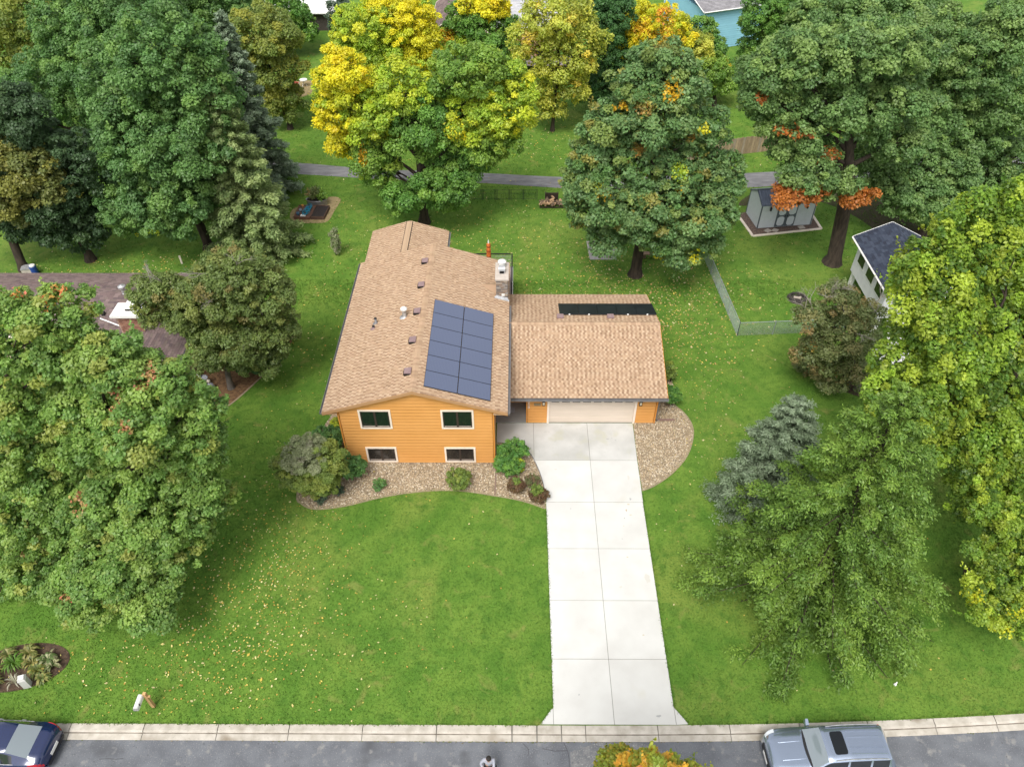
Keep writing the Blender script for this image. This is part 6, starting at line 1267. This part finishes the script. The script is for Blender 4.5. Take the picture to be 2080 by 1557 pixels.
m = MB(); m.tube([(16.62, 14.78, .03), (16.7, 14.82, .05)], .06, 7); m.tube([(16.7, 14.82, .05), (16.78, 14.9, .06)], .03, 5); tag(m.build('sprinkler_cap', M['white']), 'small white sprinkler cap on the grass near the parked silver car', 'sprinkler')
# perennials in the oval bed
def blade_plant(name, label, x, y, rad, n, c1, c2, h, wdt, group, seed):
    r = np.random.default_rng(seed); t = thing(name, label, 'plant', (x, y, 0), 0, group)
    V, F, K = [], [], []
    for k in range(n):
        az = r.uniform(0, 2*np.pi); d = np.array([np.cos(az), np.sin(az), 0]); l = np.array([-d[1], d[0], 0]); L = rad*r.uniform(.65, 1.15); hh = h*r.uniform(.6, 1.2); b = np.array([x, y, 0])+d*r.uniform(0, .12)*rad; wv = wdt*r.uniform(.7, 1.2)
        i = len(V); pts = [(0, 0, .3), (.4, 1, 1), (.75, .95, .9), (1, .45, .1)]
        for s, z, q in pts: V += [b+d*L*s+np.array([0, 0, hh*z+.02])-l*wv*q, b+d*L*s+np.array([0, 0, hh*z+.02])+l*wv*q]
        for j in range(3): F.append((i+2*j, i+2*j+1, i+2*j+3, i+2*j+2)); K.append(np.array(c1)*r.uniform(.8, 1.2) if r.random() < .6 else np.array(c2)*r.uniform(.8, 1.2))
    link('leaf_clump', np_mesh('leaf_clump', np.array(V), np.array(F), np.array(K), M['leaf']), t)
GF_ = 'plants in the oval flower bed'
for i, (x, y, rad, n, c1, c2, h, wv, lab) in enumerate((
    (-22.05, 16.05, .48, 46, (.20, .22, .06), (.36, .33, .12), .35, .035, 'yellowing hosta at the far side of the oval bed'),
    (-21.1, 15.75, .45, 44, (.13, .19, .06), (.40, .40, .22), .32, .05, 'variegated hosta at the end of the oval bed facing the lawn'),
    (-21.35, 15.25, .4, 40, (.16, .20, .05), (.42, .36, .10), .3, .045, 'hosta with yellow leaves just behind the grey utility box'),
    (-22.5, 15.55, .5, 60, (.11, .22, .03), (.15, .26, .04), .42, .03, 'bright green leafy clump in the middle of the oval bed'),
    (-23.3, 15.2, .5, 40, (.26, .24, .08), (.18, .20, .06), .35, .035, 'tan and green hosta at the cut off end of the oval bed'),
    (-22.1, 14.75, .42, 22, (.45, .43, .33), (.36, .36, .24), .28, .018, 'pale spiky plant left of the grey utility box'),
    (-20.95, 14.9, .36, 36, (.15, .20, .06), (.30, .29, .09), .25, .05, 'small hosta at the grass edge right of the utility box'),
    (-21.75, 15.6, .4, 40, (.17, .20, .06), (.34, .31, .10), .3, .035, 'mid sized yellowing hosta in the centre of the oval bed'),
    (-23.0, 15.95, .42, 40, (.15, .19, .05), (.33, .31, .12), .32, .035, 'green and yellow hosta at the shaded back of the oval bed'),
    (-20.75, 15.5, .36, 36, (.16, .20, .07), (.38, .37, .2), .28, .04, 'pale edged hosta at the tip of the oval bed'),
    (-22.9, 14.7, .35, 30, (.20, .20, .06), (.12, .16, .05), .25, .03, 'low tufted plant at the street side of the oval bed'))):
    blade_plant('hosta_plant', lab, x, y, rad, n, c1, c2, h, wv, GF_, 400+i)

# ---- cars
def car(label, cat, loc, rz, st, ws, rw, side_cuts, paint, H, rails=False, plate=True, sunroof=None, ribs=False, scale=1.0, wheels=(1.45, -1.45), wr=.36, simple=False, group=None, tail=None):
    t = thing('parked_car', label, cat, loc, rz, group)
    st = np.array(st); xs = st[:, 0][::-1]; N_ = 61
    xi = np.linspace(xs[0], xs[-1], N_)
    must = np.array(list(ws)+list(rw)+[c for s in side_cuts for c in s]); 
    for q in must: xi[np.argmin(abs(xi-q))] = q
    xi = np.sort(xi)
    f = [np.interp(xi, xs, st[:, k][::-1]) for k in range(1, 5)]
    def sm(a):
        b = a.copy(); b[1:-1] = .25*a[:-2]+.5*a[1:-1]+.25*a[2:]; return b
    f = [sm(a) for a in f]; Wd, zb, zt, Wt = f
    rows = []
    for k in range(N_):
        W_, b, tp, wt = Wd[k], zb[k], zt[k], Wt[k]
        half = [(0, .2), (W_*.84, .2), (W_*.97, .32), (W_, .52), (W_*.99, b-.13), (W_*.965, b-.03), (W_*.92, b), (wt, max(tp-.075, b+.002)), (wt*.93, max(tp-.022, b+.004)), (wt*.6, max(tp-.006, b+.006)), (0, tp)]
        rows.append([(xi[k], y, z) for y, z in half] + [(xi[k], -y, z) for y, z in half[-2:0:-1]])
    parts = {}
    nP = len(rows[0])
    for k in range(N_-1):
        xm_ = (xi[k]+xi[k+1])/2
        for j in range(nP):
            j2 = (j+1) % nP; jj = j if j < 10 else nP-1-j   # 0..9 half index
            key = 'body'
            if jj in (7, 8, 9):
                if ws[1] < xm_ < ws[0] and jj >= 8: key = 'windscreen'
                elif rw[0] < xm_ < rw[1] and jj >= 8: key = 'rear_window'
            if jj == 6:
                for i, (a, b) in enumerate(side_cuts):
                    if a < xm_ < b: key = 'side_window_%d_%d' % (i, 0 if j < 10 else 1)
            mm = parts.setdefault(key, MB()); mm.poly([rows[k][j], rows[k+1][j], rows[k+1][j2], rows[k][j2]])
    parts['body'].poly(rows[0]); parts['body'].poly(rows[-1][::-1])
    for key, mm in parts.items():
        # weld so that smooth shading runs across the panels
        idx = {}; nv = []; nf = []
        for fc in mm.f:
            ff = []
            for v in fc:
                kx = tuple(round(c, 5) for c in mm.v[v])
                if kx not in idx: idx[kx] = len(nv); nv.append(mm.v[v])
                if idx[kx] not in ff: ff.append(idx[kx])
            if len(ff) > 2: nf.append(tuple(ff))
        mm.v, mm.f, mm.c = nv, nf, [None]*len(nf)
        nm = 'side_window' if key.startswith('side') else key
        me = mm.mesh(nm, paint if key == 'body' else (M['sideglass'] if nm == 'side_window' else M['carglass']), True); link(nm, me, t, local=True)
    def zroof_at(x, y): 
        k = np.interp(x, xi, zt); return float(k)-.012*(abs(y)/.6)**2
    if sunroof:
        a, b, hw = sunroof; mm = MB(); c = .08
        G_ = [(a+(b-a)*i/6, -hw+2*hw*j/8) for i in range(7) for j in range(9)]
        def sq(x, y):  # rounded corners
            ex, ey = min(x-a, b-x), hw-abs(y)
            if ex < c and ey < c:
                q_ = math.hypot(c-ex, c-ey)
                if q_ > c: k_ = c/q_; x += ((c-ex)-(c-ex)*k_)*(1 if x < (a+b)/2 else -1); y += ((c-ey)-(c-ey)*k_)*(-1 if y > 0 else 1)
            return (x, y, float(np.interp(x, xi, zt))-.006*(abs(y)/(.6*.70))+.014)
        mm.v = [sq(x, y) for x, y in G_]
        for i in range(6):
            for j in range(8): mm.f.append((i*9+j, (i+1)*9+j, (i+1)*9+j+1, i*9+j+1)); mm.c.append(None)
        link('sunroof', mm.mesh('sunroof', M['blackglass']), t, local=True)
    if ribs:
        for y in (-.42, -.2, .2, .42):
            mm = MB(); xs_ = np.linspace(sunroof[0]-.12, rw[1]+.12, 9); q = [(x, y, zroof_at(x, y)) for x in xs_]
            for p0, p1 in zip(q[:-1], q[1:]): mm.hexa([(p0[0], y-.035, p0[2]-.01), (p1[0], y-.035, p1[2]-.01), (p1[0], y+.035, p1[2]-.01), (p0[0], y+.035, p0[2]-.01)], [(p0[0], y-.02, p0[2]+.014), (p1[0], y-.02, p1[2]+.014), (p1[0], y+.02, p1[2]+.014), (p0[0], y+.02, p0[2]+.014)])
            link('roof_rib', mm.mesh('roof_rib', paint), t, local=True)
    if rails:
        for s in (-1, 1):
            xs_ = np.linspace(ws[1]-.25, rw[1]+.15, 8); mm = MB(); mm.tube([(x, s*.66, zroof_at(x, .6)+.01+.035*min(1, 6*min((x-xs_[-1])/(xs_[0]-xs_[-1]), 1-(x-xs_[-1])/(xs_[0]-xs_[-1])))) for x in xs_], .018, 5); link('roof_rail', mm.mesh('roof_rail', M['galv']), t, local=True)
    for x in wheels:
        for s in (-1, 1):
            yo = s*(float(np.interp(x, xi, Wd))-.10)
            mm = MB(); mm.tube([(x, yo-s*.12, wr), (x, yo+s*.112, wr)], wr, 20); ty = link('wheel', mm.mesh('wheel', M['tyre']), t, local=True)
            mm = MB(); mm.tube([(x, yo+s*.10, wr), (x, yo+s*.118, wr)], wr*.64, 16); link('rim', mm.mesh('rim', M['galv']), ty, local=True)
    xf, xr = st[0, 0], st[-1, 0]
    mm = MB(); ys_ = np.linspace(-.74, .74, 9)
    for y0, y1 in zip(ys_[:-1], ys_[1:]):
        q0, q1 = ws[0]+.07-.16*y0*y0, ws[0]+.07-.16*y1*y1; z0 = float(np.interp(ws[0]+.02, xi, zt))-.02*abs(y0)/.7; z1 = float(np.interp(ws[0]+.02, xi, zt))-.02*abs(y1)/.7
        mm.hexa([(q0-.05, y0, z0-.02), (q0+.05, y0, z0-.02), (q1+.05, y1, z1-.02), (q1-.05, y1, z1-.02)], [(q0-.05, y0, z0+.022), (q0+.05, y0, z0+.012), (q1+.05, y1, z1+.012), (q1-.05, y1, z1+.022)])
    link('cowl', mm.mesh('cowl', M['black']), t, local=True)
    for s in (-1, 1):
        for xd in [c[0]-.03 for c in side_cuts[1:]]+[side_cuts[-1][1]+.1]:
            yw = float(np.interp(xd, xi, Wd)); zb_ = float(np.interp(xd, xi, zb)); mm = MB(); mm.hexa([(xd-.007, s*(yw-.03), .42), (xd+.007, s*(yw-.03), .42), (xd+.007, s*(yw+.004), .42), (xd-.007, s*(yw+.004), .42)][::s], [(xd-.007, s*(yw*.97-.03), zb_-.04), (xd+.007, s*(yw*.97-.03), zb_-.04), (xd+.007, s*(yw*.97+.006), zb_-.04), (xd-.007, s*(yw*.97+.006), zb_-.04)][::s]); link('door_seam', mm.mesh('door_seam', M['black']), t, local=True)
    if simple: return t
    for s in (-1, 1):
        mm = MB(); x = ws[0]-.28; yw = float(np.interp(x, xi, Wd)); z = float(np.interp(x, xi, zb)); mm.hexa([(x-.08, s*(yw-.04), z+.0), (x+.1, s*(yw-.04), z), (x+.06, s*(yw+.2), z+.03), (x-.08, s*(yw+.2), z+.03)][::s], [(x-.08, s*(yw-.04), z+.1), (x+.06, s*(yw-.04), z+.1), (x+.03, s*(yw+.19), z+.17), (x-.08, s*(yw+.19), z+.17)][::s]); link('side_mirror', mm.mesh('side_mirror', paint), t, local=True)
        # lamps follow the body corner
        for nm, xa, xb, mt, dz0, dz1 in (('headlight', xf-.46, xf-.10, M['headlamp'], -.16, -.02), ('taillight', xr+.07, xr+.42, M['taillamp'], -.17, -.03)):
            if nm == 'taillight' and tail: xa, xb, dz0, dz1 = tail
            mm = MB(); q = np.linspace(xa, xb, 7)
            for x0, x1 in zip(q[:-1], q[1:]):
                w0, w1 = [float(np.interp(x_, xi, Wd)) for x_ in (x0, x1)]; b0, b1 = [float(np.interp(x_, xi, zb)) for x_ in (x0, x1)]
                mm.hexa([(x0, s*(w0*.99+.012), b0+dz0), (x1, s*(w1*.99+.012), b1+dz0), (x1, s*(w1*.80), b1+dz0), (x0, s*(w0*.80), b0+dz0)], [(x0, s*(w0*.955+.012), b0+dz1+.03), (x1, s*(w1*.955+.012), b1+dz1+.03), (x1, s*(w1*.80), b1+dz1+.03), (x0, s*(w0*.80), b0+dz1+.03)])
            link(nm, mm.mesh(nm, mt), t, local=True)
        for x in (.15, -.85):
            yw = float(np.interp(x, xi, Wd)); z = float(np.interp(x, xi, zb))-.14; mm = MB(); mm.obox((x, s*(yw+.012), z), .09, .015, .015); link('door_handle', mm.mesh('door_handle', M['galv']), t, local=True)
        a, b = side_cuts[0][0], side_cuts[-1][1]; mm = MB(); q = np.linspace(a-.05, b+.05, 12)
        mm.tube([(x, s*float(np.interp(x, xi, Wd))*.925, float(np.interp(x, xi, zb))+.008) for x in q], .012, 4); link('window_trim', mm.mesh('window_trim', M['galv']), t, local=True)
        x0 = ws[0]+.15; mm = MB()
        q = np.linspace(x0, xf-.3, 6); mm.tube([(x, s*(.34+.0*x), float(np.interp(x, xi, zt))-.012) for x in q], [.008, .02, .02, .018, .012, .004], 5); link('hood_crease', mm.mesh('hood_crease', paint), t, local=True)
    zf = float(np.interp(xf-.03, xi, zt)); mm = MB(); mm.box(xf-.06, xf+.012, -.5, .5, .38, zf-.02); link('grille', mm.mesh('grille', M['black']), t, local=True)
    mm = MB(); mm.box(xf+.012, xf+.022, -.26, .26, .42, .54); link('front_plate', mm.mesh('front_plate', M['white']), t, local=True)
    zr_ = float(np.interp(xr+.05, xi, zb)); mm = MB(); mm.hexa([(xr-.02, -.26, zr_-.2), (xr-.02, .26, zr_-.2), (xr+.03, .26, zr_-.2), (xr+.03, -.26, zr_-.2)], [(xr+.0, -.26, zr_-.06), (xr+.0, .26, zr_-.06), (xr+.04, .26, zr_-.06), (xr+.04, -.26, zr_-.06)]); link('rear_plate', mm.mesh('rear_plate', M['white']), t, local=True)
    mm = MB(); mm.box(xr-.03, xr+.1, -.6, .6, .3, .42); link('bumper_lip', mm.mesh('bumper_lip', M['black']), t, local=True)
    return t
M['carglass'] = mat('car_glass', (.19, .225, .245), .05, spec=1.0, coat=.8)  # pale base colour stands in for the bright sky reflected in the glass
M['blackglass'] = mat('sunroof_glass', (.006, .008, .010), .1, spec=.45)
M['sideglass'] = mat('side_glass', (.018, .022, .026), .06, spec=.8, coat=.5)
M['tyre'] = mat('tyre', (.018, .018, .019), .9)
M['headlamp'] = mat('headlamp', (.55, .58, .60), .12, spec=.8)
M['taillamp'] = mat('taillamp', (.42, .012, .022), .2, spec=.6)
silver = mat('silver_blue_paint', (.34, .40, .505), .2, metal=.8, spec=.6, coat=1.0)
navyp = mat('navy_paint', (.008, .018, .075), .18, metal=.1, spec=.6, coat=1.0)
whitep = mat('white_car_paint', (.75, .76, .77), .3, coat=.8)
suv = [(2.48, .66, .62, .66, .55), (2.40, .80, .78, .86, .66), (2.2, .92, .92, .99, .76), (1.8, .965, .98, 1.06, .82), (1.3, .98, 1.02, 1.12, .84), (.93, .98, 1.04, 1.16, .84), (.38, .98, 1.07, 1.66, .70), (-.5, .98, 1.08, 1.75, .70), (-1.4, .98, 1.09, 1.74, .69), (-2.08, .96, 1.10, 1.68, .67), (-2.34, .93, 1.06, 1.28, .72), (-2.44, .90, .98, 1.03, .74), (-2.5, .82, .70, .74, .66)]
car('silver blue estate car with sunroof and roof rails parked along the curb', 'car', (12.62, 11.72, -.12), R(180+2.2), suv, (.93, .40), (-2.34, -2.08), [(-2.0, -1.32), (-1.24, -.42), (-.34, .62)], silver, 1.76, rails=True, sunroof=(-.40, .10, .44), ribs=True)
sed = [(2.45, .62, .54, .60, .5), (2.35, .78, .66, .74, .62), (2.1, .88, .77, .86, .70), (1.5, .92, .84, .95, .76), (.98, .93, .88, 1.00, .78), (.05, .93, .90, 1.40, .62), (-.5, .93, .91, 1.45, .62), (-1.05, .93, .92, 1.41, .60), (-1.90, .91, .93, 1.06, .68), (-2.1, .885, .92, 1.01, .70), (-2.34, .82, .88, .96, .66), (-2.44, .74, .74, .80, .60), (-2.5, .66, .55, .58, .5)]
car('dark blue saloon car cut by the left edge at the curb', 'car', (-21.42, 11.95, -.12), R(180-2.5), sed, (.98, .05), (-1.90, -1.10), [(-1.35, -.9), (-.82, -.1), (-.02, .62)], navyp, 1.45, tail=(-2.46, -1.98, -.13, -.04))
car('white car parked beyond the orange maple near the blue house', 'car', (21.9, 106.3, .0), R(-38), sed, (.98, .05), (-1.90, -1.10), [(-1.35, -.9), (-.82, -.1), (-.02, .62)], whitep, 1.45, simple=True)

# ---- the person running in the street
def skin_mesh(name, pts, edges, m_, root=0, sub=1):
    me = bpy.data.meshes.new(name); me.from_pydata([p[:3] for p in pts], edges, []); me.update()
    o = bpy.data.objects.new(name, me); C.objects.link(o)
    sk = o.modifiers.new('skin', 'SKIN'); sk.use_smooth_shade = True
    for i, v in enumerate(me.skin_vertices[0].data): v.radius = (pts[i][3], pts[i][3]); v.use_root = (i == root)
    sb = o.modifiers.new('sub', 'SUBSURF'); sb.levels = sub; sb.render_levels = sub
    dg = bpy.context.evaluated_depsgraph_get(); ev = o.evaluated_get(dg); new = bpy.data.meshes.new_from_object(ev)
    bpy.data.objects.remove(o); new.materials.clear(); new.materials.append(m_); return new
bx_, by_ = -1.06, 11.14
pr_ = thing('person', 'person in grey top and black trousers striding on the street', 'person', (bx_, by_, -.12))
skin = mat('skin', (.52, .30, .21), .6); shirt = mat('grey_shirt', (.36, .37, .42), .85, (.30, .31, .36), 8); trs = mat('black_trousers', (.014, .018, .022), .8); shoe = mat('shoe', (.03, .03, .03), .7); hair = mat('dark_hair', (.022, .018, .016), .7)
B_ = [(0, .02, .95, .125), (0, .0, 1.18, .125), (0, -.02, 1.38, .13), (0, -.03, 1.50, .055), (0, -.07, 1.60, .085), (0, -.085, 1.70, .088),
  (-.19, 0, 1.42, .06), (-.34, -.06, 1.18, .045), (-.20, -.23, 1.08, .032), (.19, 0, 1.42, .06), (.20, -.20, 1.16, .045), (-.10, -.29, 1.09, .032),
  (-.10, 0, .90, .085), (-.22, -.14, .50, .06), (-.40, .04, .12, .04), (-.47, -.10, .06, .035), (.10, .02, .90, .085), (.28, -.10, .52, .06), (.22, .26, .30, .04), (.24, .22, .17, .035)]
E_ = [(0, 1), (1, 2), (2, 3), (3, 4), (4, 5), (2, 6), (6, 7), (7, 8), (2, 9), (9, 10), (10, 11), (0, 12), (12, 13), (13, 14), (14, 15), (0, 16), (16, 17), (17, 18), (18, 19)]
def hand(pts, ed, w_, d, up_):
    d = Vector(d).normalized(); s = d.cross(Vector(up_)).normalized(); base = len(pts); wp_ = Vector(pts[w_][:3]); pts.append((*(wp_+d*.06), .026)); ed.append((w_, base))
    for i, (o_, L) in enumerate(((-.028, .055), (-.009, .065), (.010, .062), (.027, .048))):
        k = len(pts); q = wp_+d*.10+s*o_; pts.append((*q, .008)); ed.append((base, k)); pts.append((*(q+d*L*.5-Vector(up_)*.008), .0075)); ed.append((k, k+1)); pts.append((*(q+d*L*.8-Vector(up_)*.03), .0065)); ed.append((k+1, k+2))
    k = len(pts); q = wp_+d*.05-s*.035; pts.append((*q, .01)); ed.append((w_, k)); pts.append((*(q+d*.035-s*.02), .008)); ed.append((k, k+1))
hand(B_, E_, 8, (.5, -.6, -.1), (0, 0, 1)); hand(B_, E_, 11, (-.8, .1, -.05), (0, 0, 1))
link('body', skin_mesh('body', B_, E_, skin), pr_, local=True)
S_p = [(0, .02, .93, .15), (0, .0, 1.18, .145), (0, -.02, 1.38, .15), (0, -.03, 1.47, .075), (-.19, 0, 1.42, .078), (-.34, -.06, 1.18, .06), (-.24, -.18, 1.10, .045), (.19, 0, 1.42, .078), (.20, -.20, 1.16, .06), (-.0, -.26, 1.11, .045)]
link('shirt', skin_mesh('shirt', S_p, [(0, 1), (1, 2), (2, 3), (2, 4), (4, 5), (5, 6), (2, 7), (7, 8), (8, 9)], shirt), pr_, local=True)
T_p = [(0, .02, .96, .14), (-.10, 0, .88, .10), (-.22, -.14, .50, .075), (-.39, .03, .15, .052), (.10, .02, .88, .10), (.28, -.10, .52, .075), (.225, .24, .32, .052)]
link('trousers', skin_mesh('trousers', T_p, [(0, 1), (1, 2), (2, 3), (0, 4), (4, 5), (5, 6)], trs), pr_, local=True)
for P_ in ([(-.39, .06, .07, .045), (-.43, -.03, .055, .045), (-.49, -.13, .045, .035)], [(.22, .28, .26, .045), (.23, .25, .18, .045), (.24, .19, .10, .035)]):
    link('shoe', skin_mesh('shoe', P_, [(0, 1), (1, 2)], shoe), pr_, local=True)
m = MB(); a, b = Vector((.34, -.10, .50)), Vector((.27, .22, .33)); m.tube([a+Vector((.01, 0, .28)), a, b], .014, 5); link('trouser_stripe', m.mesh('trouser_stripe', M['white']), pr_, local=True)
m = MB(); m.lathe(0, -.07, [(.085, 1.66), (.105, 1.72), (.098, 1.78), (.05, 1.815), (.001, 1.82)], 14); link('hair', m.mesh('hair', hair, True), pr_, local=True)
m = MB(); m.box(-.045, -.025, -.178, -.165, 1.675, 1.69); m.box(.025, .045, -.178, -.165, 1.675, 1.69); m.box(-.025, .025, -.172, -.16, 1.60, 1.61); link('face_features', m.mesh('face_features', hair), pr_, local=True)
m = MB(); m.hexa([(-.014, -.16, 1.625), (.014, -.16, 1.625), (.014, -.19, 1.63), (-.014, -.19, 1.63)], [(-.006, -.16, 1.68), (.006, -.16, 1.68), (.006, -.17, 1.68), (-.006, -.17, 1.68)]); link('nose', m.mesh('nose', skin), pr_, local=True)

# ================================================================== FALLEN LEAVES AND GRASS
def scatter_ground_leaves():
    r = np.random.default_rng(11); P, K, S = [], [], []
    fields = [  # centre, spread, count, palette
        ((-13.0, 20.0), (2.3, 3.0), 800, 0), ((-11.5, 16.8), (3.6, 1.9), 330, 0), ((-16.0, 15.2), (3.2, 1.2), 220, 0), ((-11.5, 23.8), (1.6, 3.0), 150, 0), ((-6.5, 19.0), (3.5, 4.0), 60, 0),
        ((8.5, 43.0), (4.0, 3.0), 900, 1), ((3.0, 47.5), (5.0, 4.5), 600, 1), ((12.0, 40.0), (2.5, 4.0), 500, 1), ((11.0, 34.0), (1.8, 4.5), 260, 1), ((-5.5, 50.5), (4.5, 3.0), 300, 0), ((17, 45), (3.5, 4), 160, 1),
        ((-30.0, 44.2), (5.0, 1.8), 550, 0), ((-27, 47), (6, 2.5), 260, 0), ((-12, 44), (3, 7), 160, 0), ((-14, 34), (1.6, 6), 130, 0), ((0, 66), (9, 3.5), 300, 0), ((4, 70), (3, 3), 200, 0), ((16, 20), (4, 3.5), 45, 1), ((0, 18), (20, 3.5), 45, 0), ((9, 28), (2, 5), 70, 1), ((22, 62.5), (3, .6), 60, 1),
        ((-29, 39.5), (5, 2), 0, 0)]
    pal = [np.array([(.56, .45, .11), (.48, .35, .07), (.58, .49, .18), (.42, .26, .06), (.62, .54, .27)]), np.array([(.50, .40, .17), (.44, .33, .11), (.57, .49, .27), (.37, .24, .09), (.54, .42, .09)])]
    for (c, s, n, k) in fields:
        p = r.normal(0, 1, (n, 2))*np.array(s)+np.array(c); P.append(p); K.append(pal[k][r.integers(0, 5, n)]*r.uniform(.8, 1.15, (n, 1)))
    P, K = np.concatenate(P), np.concatenate(K)
    ok = []
    for x, y in P:
        bad = (y < curb_y(x)+.05) or (WX0-.3 < x < WX1+.2 and YF-.2 < y < 45) or (-1.3 < x < 8.4 and 30 < y < 39.5) or (1.5 < x < 6.9 and y < 31) or inside(x, y, bed_front) and rnd.random() < .5 or (-36 < x < -20 and 30 < y < 42.2)
        ok.append(not bad)
    ok = np.array(ok); P, K = P[ok], K[ok]; n = len(P)
    a = r.uniform(0, 2*np.pi, n); s = r.uniform(.030, .060, n)*(1+.38*(P[:, 1] > 35)); s[r.random(n) < .06] *= 1.5
    e1 = np.stack([np.cos(a), np.sin(a), r.uniform(-.4, .4, n)], -1)*s[:, None]; e2 = np.stack([-np.sin(a), np.cos(a), r.uniform(-.4, .4, n)], -1)*(s*r.uniform(.5, .8, n))[:, None]
    c = np.stack([P[:, 0], P[:, 1], r.uniform(.03, .06, n)], -1)
    V = np.stack([c-e1, c+e2*.9, c+e1, c-e2], 1).reshape(-1, 3)
    o = link('fallen_leaves', np_mesh('fallen_leaves', V, np.arange(n*4).reshape(-1, 4), K, M['leaflitter']), kind='stuff'); o['label'] = 'yellow and tan fallen leaves scattered over the lawns'
scatter_ground_leaves()

def grass_tufts():
    r = np.random.default_rng(21); bands = [((-25, 26), (13.05, 27), 130000), ((-25, 26), (27, 45), 100000), ((-36, 36), (42, 78), 70000)]
    P = []
    for xr, yr, n in bands: P.append(np.stack([r.uniform(*xr, n), r.uniform(*yr, n)], -1))
    P = np.concatenate(P); x, y = P[:, 0], P[:, 1]
    cy = np.where(x < 3, 12.99, 12.99+.00165*(x-3)**2)
    ok = y > cy+.0
    ok &= ~((x > -9.5) & (x < -1.1) & (y > 27.4) & (y < 45)) & ~((x > -1.3) & (x < 8.2) & (y > 30.4) & (y < 39.3)) & ~((x > -36) & (x < -20.5) & (y > 31) & (y < 42))
    def poly_in(Q):
        Q = np.array(Q); c = np.zeros(len(x), bool); j = len(Q)-1
        for i in range(len(Q)):
            cond = ((Q[i, 1] > y) != (Q[j, 1] > y)); d = (Q[j, 1]-Q[i, 1]); d = d if abs(d) > 1e-9 else 1e-9
            c ^= cond & (x < (Q[j, 0]-Q[i, 0])*(y-Q[i, 1])/d+Q[i, 0]); j = i
        return c
    holes = [bed_front, bed_right, mul, ov, padP] + [s for s in slabs] + [open_curve(pb)+open_curve(pt)[::-1], [(5.5, 47.6), (7.6, 47.6), (7.5, 50.2), (5.4, 50.2)], [(-18.3, 53.2), (-15.4, 53.1), (-15.2, 56.6), (-16, 56.8), (-18.2, 55.3)]]
    for h in holes: ok &= ~poly_in(h)
    P = P[ok]
    # ragged turf creeping over slab, curb and bed edges
    lines = [[(1.6, 13.8), (1.6, 24.3)], [(6.82, 13.8), (6.84, 25.5)], [(1.05, 13.02), (1.6, 13.8)], [(6.8, 13.8), (7.33, 13.05)], [(-24, 13.0), (1.0, 13.0)], [(7.35, 13.04), (16, 13.29)], [(16, 13.29), (26, 13.9)]] + [list(front_edge[2:])] + [list(right_edge)]
    ex = []
    for Ln in lines:
        for a_, b_ in zip(Ln[:-1], Ln[1:]):
            L_ = math.hypot(b_[0]-a_[0], b_[1]-a_[1]); k = int(L_*90); t = r.random((k, 1)); ex.append(np.array(a_)*(1-t)+np.array(b_)*t+r.normal(0, .022, (k, 2)))
    P = np.concatenate([P]+ex)
    n = len(P); a = r.uniform(0, 2*np.pi, n); h = r.uniform(.025, .07, n)*(1+.4*(P[:, 1] > 42)); wv = r.uniform(.015, .04, n)*(1+.6*(P[:, 1] > 42))
    b = np.stack([np.cos(a), np.sin(a), 0*a], -1)*wv[:, None]; c = np.stack([P[:, 0], P[:, 1], 0*a], -1)
    tip = c+np.stack([r.normal(0, .04, n), r.normal(0, .04, n), h], -1)
    V = np.stack([c-b, c+b, tip], 1).reshape(-1, 3)
    o = link('grass', np_mesh('grass', V, np.arange(n*3).reshape(-1, 3), None, M['grass']), kind='stuff'); o['label'] = 'mown green grass covering the lawns'
grass_tufts()
